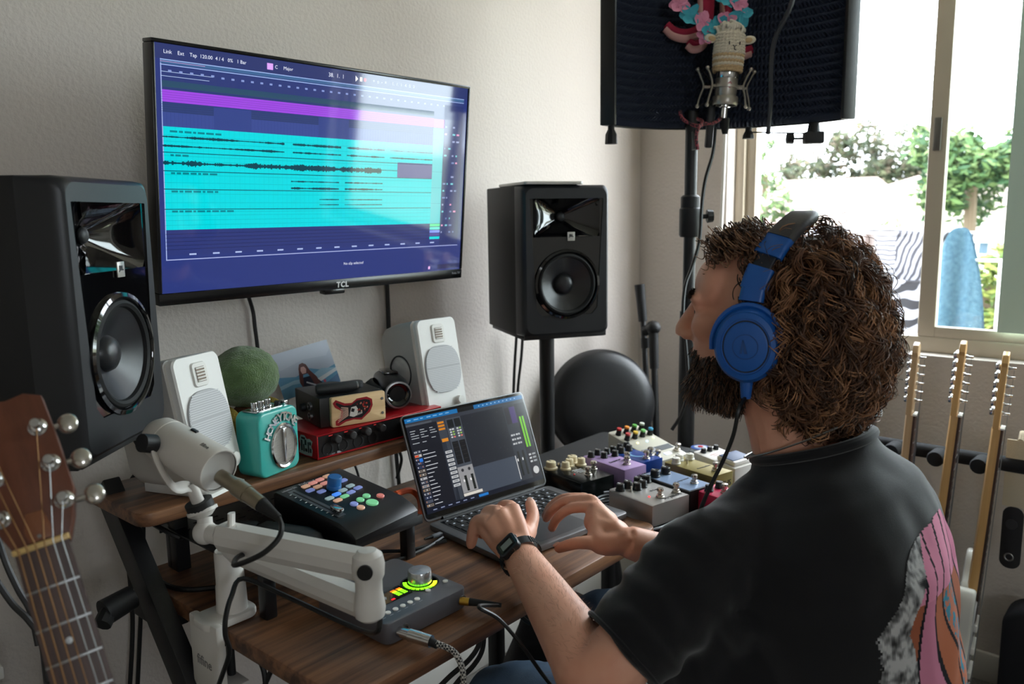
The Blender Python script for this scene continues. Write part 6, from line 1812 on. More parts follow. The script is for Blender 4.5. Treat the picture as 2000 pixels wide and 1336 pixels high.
B().cyl((-0.06, 0.42, 0.02), (-0.06, -0.6, 0.02), 0.02, n=16).cyl((-0.30, 0.42, 0.02), (-0.30, -0.6, 0.02), 0.02, n=16).obj('lower_rail', M_('foam_black', (20, 21, 26), 0.8), rk)
for y in (-0.735, -0.836, -0.942, -1.040):
    B().lathe([(0.015, 0), (0.0195, 0.02), (0.0205, 0.062), (0.018, 0.067), (0, 0.068)], 18, T(0, y + 0.95, 0.685) @ RY(-90)).obj('peg', M_('foam_black', (20, 21, 26), 0.8), rk)
# straps hanging by the last guitar
st = thing('guitar_strap', 'cream woven guitar strap with dark leather end hanging beside the last guitar', 'strap', T(2.27, -1.125, 0.42))
WEB = M_('woven_cream', (222, 208, 182), 0.9, bump=(600, 0.8, 2, 0.002))
B().box(0.004, 0.052, 0.17, c=(0, 0.012, 0.245), bev=0.001).obj('webbing', WEB, st)
B().prism(rounded_rect(0.046, 0.16, 0.021), -0.002, 0.002, T(0, 0.012, 0.08) @ frame((0, 0, 0), (0, 1, 0), (0, 0, 1), (1, 0, 0)), bev=0.0008).obj('leather_end', M_('leather_dark', (26, 24, 28), 0.5), st)
B().cyl((-0.004, 0.014, 0.115), (0.0, 0.014, 0.115), 0.013, n=20).obj('embossed_mark', M_('emboss', (50, 48, 52), 0.4), st)
B().lathe([(0.009, 0), (0.011, 0.001), (0.009, 0.002), (0.007, 0.001)], 16, T(-0.003, 0.014, 0.03) @ RY(-90), closed=True).obj('ring', STEEL, st)
B().tube([(0, 0.01, 0.33), (0.02, 0.01, 0.345), (0.05, 0.01, 0.30)], 0.006, 8).obj('loop', WEB, st)
s2_ = thing('guitar_strap', 'dark patterned guitar strap at the right picture edge', 'strap', T(2.27, -1.185, 0.47))
B().box(0.004, 0.06, 0.30, c=(0, 0, 0.15), bev=0.001).obj('webbing', M_('woven_dark', (30, 30, 46), 0.9, var=(120, (90, 50, 60), 0.06)), s2_)
B().tube([(0, 0.0, 0.30), (0.03, 0.0, 0.31), (0.06, 0.0, 0.25)], 0.006, 8).obj('loop', BLACK, s2_)
gb = thing('gig_bag', 'black padded bag standing on the floor at the right edge under the straps', 'bag', T(2.36, -1.27, 0))
B().prism(rounded_rect(0.34, 0.30, 0.05), -0.05, 0.05, T(0, 0, 0.15) @ frame((0, 0, 0), (0, 1, 0), (0, 0, 1), (1, 0, 0)), bev=0.015, seg=3).obj('padded_shell', M_('nylon_black', (18, 18, 24), 0.8, bump=(500, 0.4)), gb)
B().tube([(-0.055, 0.1, 0.2), (-0.075, 0.06, 0.22), (-0.075, -0.02, 0.22), (-0.055, -0.06, 0.2)], 0.008, 8).obj('handle', BLACK, gb)
# ================================================================ acoustic guitar in the left foreground
nutp = dp(83, 1068, 0.74)
gv = (RGT * -0.335 + UPV * 0.942 + FWD * 0.08).normalized()
gw = (RGT * 0.95 + UPV * 0.31); gw = (gw - gv * gw.dot(gv)).normalized()
gn = gw.cross(gv)
_c, _s = math.cos(math.radians(24)), math.sin(math.radians(24))
gw, gn = gw * _c - gn * _s, gn * _c + gw * _s
ag = thing('acoustic_guitar', 'acoustic guitar with mahogany headstock and rosewood fretboard at the left edge', 'guitar', frame(nutp, gw, gv, gn))
MHG = wood('mahogany', (78, 40, 26), (112, 64, 44), 'Y', 0.5, 0.35)
hd = [(-0.022, 0.0), (0.022, 0.0), (0.030, 0.020), (0.0365, 0.045), (0.034, 0.10), (0.0305, 0.145), (0.016, 0.152), (0.0, 0.149), (-0.016, 0.152), (-0.0305, 0.145), (-0.034, 0.10), (-0.0365, 0.045), (-0.030, 0.020)]
hM = Matrix.Rotation(math.radians(-13), 4, 'X')
B().prism(hd, -0.016, -0.001, hM, bev=0.0015).obj('headstock', MHG, ag)
B().prism([(-0.009, 0.006), (0.009, 0.006), (0.011, 0.018), (0.007, 0.034), (-0.007, 0.034), (-0.011, 0.018)], -0.0012, 0.0012, hM, bev=0.001).obj('truss_cover', wood('cover_brown', (120, 70, 44), (136, 84, 56), 'Y'), ag)
B().cyl((0, 0.010, 0), (0, 0.010, 0.002), 0.0018, n=8, M=hM).obj('cover_screw', STEEL, ag)
B().box(0.046, 0.0055, 0.010, c=(0, 0.002, 0.0035), bev=0.0008).obj('nut', M_('bone', (206, 172, 108), 0.4), ag)
ny_ = ((0.0, 0.0437), (-0.2, 0.049), (-0.46, 0.056))
B().loft([[(x, y, z) for x, z in [(w / 2, 0), (w / 2, 0.005), (0, 0.006), (-w / 2, 0.005), (-w / 2, 0)]] for y, w in ny_]).obj('fretboard', RSW, ag)
B().loft([[(x, y, z) for x, z in [(w / 2, 0), (-w / 2, 0), (-w / 2 * .8, -0.014), (0, -0.021), (w / 2 * .8, -0.014)]] for y, w in ny_]).obj('neck', MHG, ag)
fo = [x for x in ag.children if x.name.startswith('fretboard')][0]
for k in range(1, 17):
    y = -0.645 * (1 - 2 ** (-k / 12.0))
    B().box(0.0437 - 0.027 * y, 0.0022, 0.0018, c=(0, y, 0.0062), bev=0.0004).obj('fret', STEEL, fo)
for k in (3, 5, 7, 9):
    y = -0.645 * (1 - (2 ** (-k / 12.0) + 2 ** (-(k - 1) / 12.0)) / 2)
    B().lathe([(0.003, 0.006), (0, 0.0066)], 16, T(0, y, 0)).obj('inlay_dot', M_('pearl', (205, 210, 215), 0.2), fo)
posts = []
for s_ in (-1, 1):
    for k in range(3):
        x, y = s_ * (0.0265 - 0.0028 * k), 0.036 + k * 0.0385
        po_ = B().lathe([(0.0085, -0.001), (0.0085, 0.001), (0.006, 0.003), (0.0055, 0.004), (0.0035, 0.005), (0.0035, 0.012), (0.0042, 0.0125), (0.0042, 0.014), (0, 0.0142)], 20, hM @ T(x, y, 0)).obj('tuning_post', CHROME, ag)
        B().cyl((s_ * 0.028, y, -0.012), (s_ * (0.044 - .0028 * k), y, -0.012), 0.003, n=10, M=hM).ell((s_ * (0.0505 - .0028 * k), y, -0.012), (0.0095, 0.0105, 0.005), M=hM, n=20, m=12).obj('tuner_button', M_('button_satin', (196, 192, 184), 0.2, 0.9), po_)
        posts.append((s_, k, hM @ Vector((x, y, 0.007))))
BRZ = M_('string_bronze', (150, 112, 76), 0.5, 0.8)
order = [(-1, 0), (-1, 1), (-1, 2), (1, 2), (1, 1), (1, 0)]
for i, (s_, k) in enumerate(order):
    pp = [p for a_, b_, p in posts if (a_, b_) == (s_, k)][0]
    x = -0.0175 + 0.007 * i
    B().tube([pp, (x, 0.002, 0.0095), (x * 1.45, -0.645, 0.013)], (0.00075, 0.00065, 0.0006, 0.0005, 0.0004, 0.0004)[i], 5, sub=1).obj('string', BRZ if i < 4 else STEEL, ag)
out = [(0.0, -0.45), (0.07, -0.455), (0.125, -0.50), (0.14, -0.56), (0.115, -0.64), (0.13, -0.72), (0.185, -0.80), (0.19, -0.88), (0.15, -0.95), (0.07, -0.985), (0, -0.99)]
out = out + [(-x, y) for x, y in out[-2:0:-1]]
B().prism([(p.x * 0.9, p.y * 0.82 - 0.09) for p in smooth_path([(x, y, 0) for x, y in out], 4, True)], -0.10, 0.0, bev=0.003).obj('body', wood('spruce_top', (196, 150, 92), (214, 172, 116), 'Y', 0.5, 0.3), ag)
B().lathe([(0.048, 0.0), (0.0, 0.0005)], 36, T(0, -0.56, 0.0005), cap=False).obj('soundhole', BLACK, ag)
B().box(0.14, 0.025, 0.008, c=(0, -0.74, 0.004), bev=0.003).obj('bridge', RSW, ag)
gs = thing('guitar_stand', 'black tubular stand carrying the acoustic guitar', 'guitar stand', T(*(Vector((nutp.x, nutp.y, 0)) - Vector((gv.x, gv.y, 0)) * 0.95)))
bt_ = ag.matrix_world @ Vector((0, -0.915, -0.05))
o_ = gs.matrix_world.translation
for s_ in (-1, 1):
    B().tube([bt_ + gw * 0.08 * s_ + gn * 0.08 - o_, bt_ + gw * 0.08 * s_ - Vector((0, 0, 0.02)) - o_, bt_ + gw * 0.06 * s_ - gn * 0.10 - Vector((0, 0, 0.02)) - o_, Vector((bt_.x, bt_.y, 0.01)) + gw * 0.18 * s_ - o_], 0.009, 10, sub=3).obj('leg', BLACKM, gs)
B().tube([bt_ - gn * 0.10 - Vector((0, 0, 0.02)) - o_, Vector((bt_.x, bt_.y, 0.01)) - gn * 0.22 - o_], 0.009, 10, sub=1).obj('rear_leg', BLACKM, gs)
# white cabinet corner at the lower left
e0, e1 = gp(-40, 1243, 0.66), gp(36, 1336, 0.66)
ed = (e1 - e0).normalized(); el = Vector((-ed.y, ed.x, 0))
if el.dot(RGT) > 0: el = -el
wc = thing('white_cabinet', 'white cabinet corner at the lower left edge behind the acoustic guitar', 'cabinet', frame((e0.x, e0.y, 0), ed, el if Vector((0, 0, 1)).dot(ed.cross(el)) > 0 else -el, (0, 0, 1)))
sg = 1 if Vector((0, 0, 1)).dot(ed.cross(el)) > 0 else -1
B().box(0.24, 0.22, 0.62, c=(0.0, 0.115 * sg, 0.32), bev=0.003).obj('carcass', WHITE, wc)
B().box(0.26, 0.24, 0.02, c=(0.0, 0.12 * sg, 0.65), bev=0.003).obj('top_board', WHITE, wc)
# ================================================================ cables
def cable(label, pts, r=0.0035, mat=None, name='cable', sub=6):
    p0 = Vector(pts[0])
    t = thing(name, label, 'cable', T(*p0))
    B().tube([Vector(p) - p0 for p in pts], r, 7, sub=sub).obj('cord', mat or CABLE, t)
    return t
def wy(u, v, y):
    d = FWD + RGT * ((u - 1000) / FPX) - UPV * ((v - 668) / FPX)
    return CAM + d * ((y - CAM.y) / d.y)
cable('black power cable hanging from the TV to the left of the plush', [wy(470, 540, 0.085), wy(492, 600, 0.09), wy(498, 640, 0.09), wy(505, 700, 0.09), wy(512, 800, 0.09), wy(520, 900, 0.09)], 0.0042)
cable('straight black cable hanging from the TV beside the right white speaker', [wy(752, 500, 0.07), wy(757, 580, 0.085), wy(760, 660, 0.088), wy(765, 750, 0.09), wy(775, 900, 0.09), wy(790, 1050, 0.09)], 0.0055)
for k, (u0, u1) in enumerate(((1006, 1003), (1018, 1011))):
    cable(('thin black cable dropping from the right monitor, nearer its pole' if k else 'thin black cable dropping from the right monitor, nearer the laptop'), [wy(u0 + 4, 640, 0.05), wy(u0, 700, 0.06), wy(u1, 770, 0.07), wy(u1 - 2, 900, 0.085)], 0.0042)
cable('black cable looping beside the desk end under the right monitor', [wy(775, 935, 0.05), wy(784, 900, 0.05), wy(780, 880, 0.04)], 0.004)
cable('thin black cable behind the fader controller under the shelf', [wy(690, 900, 0.05), wy(700, 930, 0.05), wy(704, 960, 0.05)], 0.003)
cable('black cable hanging beside the vocal stand tube', [dp(1397, 250, 2.02), dp(1392, 300, 2.02), dp(1378, 350, 2.02), dp(1371, 400, 2.02), dp(1366, 470, 2.02), dp(1352, 520, 2.02), dp(1338, 560, 2.01), dp(1334, 620, 2.0), dp(1340, 680, 2.0), dp(1344, 760, 2.0), dp(1330, 810, 2.0), dp(1312, 840, 2.0)], 0.0045)
cable('thick dark cable hanging down inside the vocal shield', [dp(1560, -40, 1.80), dp(1541, 20, 1.82), dp(1514, 75, 1.86), dp(1506, 130, 1.88), dp(1505, 200, 1.89), dp(1502, 240, 1.90), dp(1500, 262, 1.91)], 0.0055, M_('cable_grey', (58, 60, 66), 0.5))
cable('white blind cord hanging beside the left window jamb', [Vector((2.44, -0.235, 1.95)), Vector((2.44, -0.228, 1.5)), Vector((2.44, -0.222, 1.2)), Vector((2.44, -0.22, 1.0))], 0.006, WHITE)
for k, (lab, pts) in enumerate((
    ('black cable hanging from the desk behind the slanted leg, left strand', [wy(258, 1010, 0.06), wy(250, 1080, 0.06), wy(258, 1180, 0.06), wy(258, 1260, 0.06), wy(250, 1400, 0.06)]),
    ('black cable hanging from the desk behind the slanted leg, right strand', [wy(250, 950, 0.05), wy(262, 930, 0.05), wy(276, 920, 0.05), wy(280, 1050, 0.06), wy(275, 1200, 0.06), wy(266, 1400, 0.06)]),
    ('black cable crossing the desk behind the boom arm tower', [gp(300, 1125, 0.735), gp(330, 1145, 0.735), gp(370, 1152, 0.735), gp(420, 1148, 0.735)]),
    ('black cable slung under the shelf end', [Vector((0.56, -0.1, 0.84)), Vector((0.60, -0.20, 0.80)), Vector((0.64, -0.12, 0.79)), Vector((0.70, -0.06, 0.76)), Vector((0.80, 0.0, 0.70))]),
    ('black cable sagging to the lower left behind the guitar neck', [dp(-10, 1130, 1.05), dp(25, 1180, 1.05), dp(55, 1210, 1.05), dp(80, 1250, 1.05), dp(95, 1330, 1.05)]),
    ('second black cable sagging behind the guitar neck', [dp(-10, 1030, 1.08), dp(10, 1095, 1.08), dp(35, 1150, 1.08), dp(60, 1195, 1.08), dp(75, 1260, 1.08)]))):
    cable(lab, pts, 0.0042)
# cables lying on the desk behind the grey interface and into the laptop
cable('black cable running over the desk into the left side of the laptop', [gp(690, 1092, 0.735), gp(740, 1078, 0.735), gp(800, 1075, 0.735), gp(850, 1062, 0.735), gp(872, 1056, 0.738)], 0.0034)
cable('black coiled cable with velcro tie lying behind the grey interface', [gp(690, 1096, 0.735), gp(720, 1085, 0.735), gp(738, 1095, 0.735), gp(720, 1106, 0.735), gp(690, 1100, 0.737), gp(700, 1088, 0.738), gp(730, 1086, 0.737), gp(744, 1098, 0.736), gp(780, 1092, 0.735), gp(830, 1072, 0.735), gp(865, 1050, 0.737)], 0.0034)
vt = thing('cable_tie', 'grey velcro tie around the coiled cable behind the interface', 'cable tie', T(*gp(684, 1092, 0.742)))
B().lathe([(0.010, -0.006), (0.0115, 0), (0.010, 0.006), (0.0085, 0.0)], 16, RY(70), closed=True).obj('loop', M_('velcro_grey', (116, 124, 128), 0.9), vt)
B().box(0.014, 0.006, 0.002, c=(0.012, 0, -0.009)).obj('tab', M_('velcro_grey', (116, 124, 128), 0.9), vt)
usb = thing('usb_plug', 'small silver usb plug at the left side of the laptop', 'plug', LM @ T(-LW / 2 - 0.012, -0.05, 0.009))
B().box(0.022, 0.010, 0.006, bev=0.002).obj('shell', M_('plug_grey', (120, 122, 128), 0.4, 0.4), usb)
B().cyl((-0.011, 0, 0), (-0.028, 0, 0), 0.0035, 0.002).obj('boot', CABLE, usb)
# orange cable behind controller
cable('orange cable curling between the controller and the laptop', [gp(772, 965, 0.80), gp(800, 958, 0.79), gp(818, 972, 0.775), gp(822, 1000, 0.76), gp(810, 1012, 0.75)], 0.006, M_('orange_jacket', (206, 84, 36), 0.5))
# headphone plug and braided instrument cable at the interface front
s_in = so.matrix_world
jl, jr = s_in @ Vector((-0.056, -SD_ / 2, 0.019)), s_in @ Vector((0.062, -SD_ / 2, 0.019))
for o in list(so.children):
    if o.name.startswith('front_jack'): pass
ic = thing('instrument_cable', 'nickel jack plug with black and white braided cable at the interface front', 'cable', T(*jl))
e_ = Vector((0.25, -0.95, -0.05)).normalized()
B().cyl((0, 0.002, 0), e_ * 0.018, 0.007, 0.008, 20).cyl(e_ * 0.018, e_ * 0.052, 0.009, 0.0085, 20).obj('plug', CHROME, ic)
B().cyl(e_ * 0.05, e_ * 0.062 + Vector((0, 0, -0.003)), 0.0065, 0.005, 16).obj('boot', RUBBER, ic)
def braid():
    m = bpy.data.materials.new('black_white_braid'); m.use_nodes = True; nt = m.node_tree
    b = nt.nodes['Principled BSDF']; b.inputs['Roughness'].default_value = 0.8
    tc = nt.nodes.new('ShaderNodeTexCoord'); c_ = nt.nodes.new('ShaderNodeTexChecker'); c_.inputs['Scale'].default_value = 330
    c_.inputs['Color1'].default_value = rgb((190, 186, 178)); c_.inputs['Color2'].default_value = rgb((30, 30, 34))
    nt.links.new(tc.outputs['Object'], c_.inputs['Vector']); nt.links.new(c_.outputs['Color'], b.inputs['Base Color'])
    return m
q0 = jl + e_ * 0.06
B().tube([q - jl for q in (q0, q0 + Vector((0.012, -0.024, -0.012)), q0 + Vector((0.014, -0.036, -0.045)), q0 + Vector((0.0, -0.04, -0.10)), q0 + Vector((-0.03, -0.05, -0.20)))], 0.0042, 8).obj('cord', braid(), ic)
# loose cables under the desk front
for k, (lab, pts) in enumerate((
    ('black cable looping under the desk, left of the knee', [dp(938, 1225, 1.25), dp(935, 1260, 1.25), dp(915, 1290, 1.25), dp(880, 1320, 1.25), dp(850, 1350, 1.25)]),
    ('second black cable looping under the desk, left of the knee', [dp(946, 1225, 1.27), dp(942, 1270, 1.27), dp(925, 1300, 1.27), dp(900, 1325, 1.27), dp(880, 1350, 1.27)]),
    ('black cable hanging under the left desk edge, first strand', [dp(505, 1285, 1.2), dp(515, 1310, 1.2), dp(520, 1350, 1.2)]),
    ('black cable hanging under the left desk edge, second strand', [dp(535, 1300, 1.2), dp(525, 1320, 1.2), dp(512, 1350, 1.2)]),
    ('short black cable behind the left thigh under the desk', [dp(1005, 1188, 1.35), dp(1022, 1208, 1.35), dp(1036, 1218, 1.35)]))):
    cable(lab, pts, 0.004)
bag = thing('black_bag', 'black backpack lying under the right end of the desk', 'bag', T(1.36, -0.40, 0))
_b = B().ell((0, 0, 0), (0.15, 0.13, 0.24), M=T(0, 0, 0.24), n=28, m=18)
_b.v = [v + Vector((0.012 * noise.noise(v * 14), 0.012 * noise.noise(v * 12 + Vector((3, 0, 0))), 0.0)) for v in _b.v]
_b.obj('sack', M_('nylon_black', (18, 18, 24), 0.8, bump=(500, 0.4)), bag)
B().tube([(-0.06, -0.10, 0.44), (-0.10, -0.16, 0.38), (-0.12, -0.16, 0.25)], 0.014, 8, flat=0.3).obj('shoulder_strap', BLACK, bag)
# ================================================================ the person
import numpy as np
UP = Vector((0, 0, 1))
HF = Vector((-0.30, 0.954, 0)).normalized()      # where the face points
HL = Vector((-HF.y, HF.x, 0))                    # toward the left ear
HC = Vector((1.0995, -0.963, 1.150))              # between the ears
def hp(s, f, u): return HC + HL * s + HF * f + UP * u
HM = frame(HC, HL, HF, UP)                       # local x=left, y=forward (left-handed pair is only used for ellipsoids)
NK = HC - HF * 0.05 - UP * 0.17
TF = Vector((-0.04, 1.0, 0)).normalized()        # where the chest points
TL = Vector((-TF.y, TF.x, 0))
def tp(s, f, u): return NK + TL * s + TF * f + UP * u
SKIN = M_('skin', (226, 172, 146), 0.48, spec=0.35, bump=(350, 0.12, 4, 0.001), var=(16, (216, 150, 124), 0.3))

person = thing('person', 'person with curly brown hair and beard in a black T-shirt at the laptop', 'person', T(1.12, -1.17, 0))
PIV = T(-1.12, 1.17, 0)

bd = B()
def E(s, f, u, rs, rf, ru, n=24, m=16): bd.ell((0, 0, 0), (rs, rf, ru), M=frame(hp(s, f, u), HL, HF, UP), n=n, m=m)
E(0, -0.014, 0.045, 0.074, 0.094, 0.094)          # cranium
E(0, 0.040, -0.012, 0.061, 0.056, 0.085)          # face
E(0, 0.056, 0.058, 0.058, 0.038, 0.046)           # forehead
E(0, 0.038, -0.062, 0.054, 0.055, 0.045)          # jaw
E(0, 0.078, -0.086, 0.024, 0.020, 0.019)          # chin
for s_ in (-1, 1):
    E(s_ * 0.028, 0.084, 0.042, 0.024, 0.012, 0.010)     # brow ridge
    E(s_ * 0.040, 0.064, 0.004, 0.022, 0.028, 0.024)     # cheek bone
    E(s_ * 0.077, -0.004, 0.004, 0.008, 0.017, 0.029)    # ear
    E(s_ * 0.031, 0.083, 0.029, 0.014, 0.0075, 0.0045)   # upper lid
    E(s_ * 0.031, 0.082, 0.018, 0.014, 0.0075, 0.0040)   # lower lid
    E(s_ * 0.010, 0.103, -0.014, 0.0085, 0.010, 0.0075)  # nostril
bd.tube([hp(0, 0.086, 0.040), hp(0, 0.099, 0.018), hp(0, 0.1115, -0.004), hp(0, 0.111, -0.014)], lambda t: 0.0085 + 0.0035 * t, 12)
E(0, 0.1125, -0.009, 0.0105, 0.0105, 0.0095)
E(0, 0.089, -0.039, 0.022, 0.010, 0.0055); E(0, 0.087, -0.050, 0.020, 0.010, 0.0055)    # lips
E(0, 0.072, -0.045, 0.030, 0.022, 0.030)
# neck and trunk
bd.tube([hp(0, -0.022, -0.01), hp(0, -0.028, -0.08), NK + UP * 0.02, tp(0, -0.03, -0.08)], lambda t: 0.052 + 0.016 * t, 20, sub=4)
bd.tube([tp(0, -0.05, -0.13), tp(0, -0.08, -0.20), tp(0, -0.10, -0.33), tp(0, -0.11, -0.44)], lambda t: 0.085, 20, sub=4)
bd.tube([tp(0.17, 0.02, -0.12), tp(0.09, -0.04, -0.10), tp(0, -0.05, -0.09), tp(-0.09, -0.04, -0.10), tp(-0.17, 0.02, -0.12)], 0.042, 16)
# arms
SHL, SHR = tp(0.172, 0.044, -0.122), tp(-0.172, 0.03, -0.10)
ELL, WRL = dp(1166, 1322, 1.04), gp(1010, 1076, 0.788)
ELR, WRR = Vector((1.245, -0.925, 0.695)), gp(1226, 1058, 0.788)
def limb(p, r, n=18, sub=6):
    k = len(p) - 1
    def rr(t):
        x = t * k; i = min(int(x), k - 1); q = x - i
        return r[i] * (1 - q) + r[i + 1] * q
    bd.tube(p, rr, n, sub=sub)
def lerp(a, c, t): return a + (c - a) * t
limb([SHL, lerp(SHL, ELL, .5) + TL * 0.008, ELL, lerp(ELL, WRL, .22), lerp(ELL, WRL, .6), WRL], [.052, .047, .042, .045, .036, .0265])
limb([SHR, lerp(SHR, ELR, .5), ELR, lerp(ELR, WRR, .22), lerp(ELR, WRR, .6), WRR], [.052, .046, .040, .043, .034, .0265])
limb([WRR, lerp(WRR, gp(1185, 1030, .80), .35)], [.0250, .017], 16, 3)
limb([lerp(ELL, WRL, .9), lerp(WRL, gp(985, 1020, .80), .3)], [.029, .025], 16, 3)
bd.ell(ELL, 0.042); bd.ell(ELR, 0.040)
# left hand on the keys
I, Mi, Ri, Pi = gp(1000, 990, .836), gp(976, 1000, .834), gp(956, 1017, .822), gp(946, 1032, .802)
hf = ((I + Mi + Ri + Pi) / 4 - WRL).normalized()
def finger(p, r0, r1):
    limb(p, [r0 + (r1 - r0) * k / (len(p) - 1) for k in range(len(p))], 12, 5)
    bd.ell(p[-1], r1 * 1.02, n=12, m=8)
def palm(W, Ms, r, wr):
    for k, m_ in enumerate(Ms):
        off = (Ms[-1] - Ms[0]).normalized() * (wr * (k / (len(Ms) - 1) - .5))
        limb([W + off, lerp(W + off, m_, .5), m_], [.0125, r + .001, r], 12, 4)
    for k in range(len(Ms) - 1):
        limb([lerp(W, lerp(Ms[k], Ms[k + 1], .5), .2), lerp(Ms[k], Ms[k + 1], .5)], [.014, .0095], 10, 2)
palm(WRL, [I, Mi, Ri, Pi], .0130, .034)
bd.ell(lerp(WRL, (I + Mi + Ri + Pi) / 4, .55) - UP * .004, (.026, .026, .015))
fl_ = Vector((hf.x, hf.y, 0)).normalized()
for m_, ln, sp, r in ((I, 1.0, 0.05, .0102), (Mi, 1.04, -0.05, .0104), (Ri, 0.98, -0.14, .0100), (Pi, 0.62, -0.30, .0090)):
    sd = Vector((fl_.y, -fl_.x, 0))
    d = (fl_ + sd * sp).normalized()
    p1 = m_ + d * (0.034 * ln) - UP * (0.010)
    p2 = p1 + d * (0.014 * ln) - UP * (0.022)
    p3 = p2 + d * (0.006 * ln) - UP * max(0.004, min(0.024, p2.z - (0.7575 if m_ is not Pi else 0.764)))
    finger([m_, p1, p2, p3], r + .0012, r - .001)
T0, T1, T2, T3 = lerp(WRL, I, 0.18) + fl_.cross(UP) * 0.012, gp(1034, 1036, .800), gp(1041, 1008, .812), gp(1036, 984, .822)
limb([T0, T1], [.017, .0140], 12, 3); finger([T1, T2, T3], .0128, .0100)
thumbL = (T2, T3)
# right hand over the trackpad
I2, P2, D2, E2 = gp(1162, 990, .822), gp(1116, 993, .812), gp(1090, 1010, .792), gp(1078, 1031, .764)
away = Vector((0.60, 0.76, 0)).normalized()
R_M = [I2, I2 + away * 0.024 + UP * 0.004, I2 + away * 0.047 - UP * 0.001, I2 + away * 0.067 - UP * 0.010]
palm(WRR, R_M, .0115, .030)
for k, m_ in enumerate(R_M):
    o = m_ - I2
    s_ = (1, 1.04, .97, .8)[k]
    pts = [m_, m_ + (P2 - I2) * s_ + away * 0.003 * k, m_ + (D2 - I2) * s_ + away * 0.005 * k, m_ + (E2 - I2) * s_ + away * 0.006 * k + UP * 0.004 * (k == 1)]
    if pts[3].z < .757: pts[3].z = .757
    finger(pts, .0104, .0082)
Q0, Q1, Q2, Q3 = lerp(WRR, gp(1185, 1066, .785), .5), gp(1172, 1062, .784), gp(1132, 1060, .786), gp(1092, 1070, .764)
limb([Q0, Q1], [.016, .0135], 12, 3); finger([Q1, Q2, Q3], .0125, .0092)
limb([WRR, Q1, lerp(Q1, I2, .5), I2], [.020, .018, .016, .012], 12, 4)
pmR = (WRR + I2 + Q1 + R_M[3]) / 4
bd.ell(pmR, (.030, .030, .022)); bd.ell(lerp(pmR, WRR, .5), (.026, .026, .02)); bd.ell(lerp(pmR, I2, .45), (.022, .022, .018)); limb([lerp(WRR, I2, .3), lerp(Q1, I2, .45)], [.02, .016], 12, 3)
thumbR = (Q2, Q3)
me = remesh(bd, 0.0032, 7, 0.5)
for v in me.vertices: v.co = PIV @ v.co
body = link_mesh(me, 'body', SKIN, person)
# nails and eyes
NAIL = M_('nail', (218, 172, 152), 0.3)
def nail(tip, prev, upv):
    d = (tip - prev).normalized(); n_ = (upv - d * upv.dot(d)).normalized()
    B().ell((0, 0, 0), (0.0055, 0.0075, 0.0018), M=PIV @ frame(tip + n_ * 0.0078 + d * 0.001, d.cross(n_), d, n_), n=14, m=8).obj('nail', NAIL, person)
nail(thumbL[1], thumbL[0], -FWD + UP * 0.3); nail(thumbR[1], thumbR[0], UP * 1.0 - FWD * 0.5)
for s_ in (-1, 1):
    B().ell((0, 0, 0), 0.0115, M=PIV @ frame(hp(s_ * 0.031, 0.0765, 0.0235), HL, HF, UP), n=18, m=12).obj('eyeball', M_('eye_white', (210, 204, 200), 0.2), person)
    B().ell((0, 0, 0), (0.0052, 0.002, 0.0052), M=PIV @ frame(hp(s_ * 0.031, 0.0872, 0.0235), HL, HF, UP), n=14, m=8).obj('iris', M_('iris_brown', (50, 34, 26), 0.15), person)

# ---- hair built from many fine curled strands
def strands(name, P, rad, cols, parent, mat, sides=4):
    """P: (N, K, 3) strand points, rad: (K,) thickness, cols: (N, 3) linear colours"""
    N, K, _ = P.shape
    Tn = np.gradient(P, axis=1)
    Tn /= np.linalg.norm(Tn, axis=2, keepdims=True) + 1e-9
    ref = np.array([0.31, 0.52, 0.79])
    A1 = np.cross(Tn, ref); A1 /= np.linalg.norm(A1, axis=2, keepdims=True) + 1e-9
    A2 = np.cross(Tn, A1)
    ang = np.arange(sides) * 2 * np.pi / sides
    V = P[:, :, None, :] + (A1[:, :, None, :] * np.cos(ang)[None, None, :, None] + A2[:, :, None, :] * np.sin(ang)[None, None, :, None]) * rad[None, :, None, None]
    V = V.reshape(-1, 3)
    base = (np.arange(N) * K * sides)[:, None, None]
    kk = (np.arange(K - 1) * sides)[None, :, None]
    a = np.arange(sides)[None, None, :]; a2 = (np.arange(sides) + 1)[None, None, :] % sides
    F = np.stack([base + kk + a, base + kk + a2, base + kk + sides + a2, base + kk + sides + a], -1).reshape(-1, 4)
    me = bpy.data.meshes.new(name)
    me.vertices.add(len(V)); me.vertices.foreach_set('co', V.astype(np.float32).ravel())
    me.loops.add(F.size); me.loops.foreach_set('vertex_index', F.astype(np.int32).ravel())
    me.polygons.add(len(F)); me.polygons.foreach_set('loop_start', (np.arange(len(F)) * 4).astype(np.int32)); 
    me.polygons.foreach_set('use_smooth', np.ones(len(F), bool))
    me.update(calc_edges=True); me.validate()
    at = me.color_attributes.new('col', 'FLOAT_COLOR', 'POINT')
    c4 = np.ones((N, K * sides, 4), np.float32); c4[:, :, :3] = cols[:, None, :]
    at.data.foreach_set('color', c4.ravel())
    o = link_mesh(me, name, mat, parent)
    o['kind'] = 'stuff'
    return o
HAIRM = print_mat('hair_fibre', 0.42, 0.45)
rg = np.random.default_rng(4)
hl, hfv, uu = np.array(HL), np.array(HF), np.array(UP)
hc = np.array(PIV @ HC)
def H(sfu): return hc + sfu[..., 0:1] * hl + sfu[..., 1:2] * hfv + sfu[..., 2:3] * uu
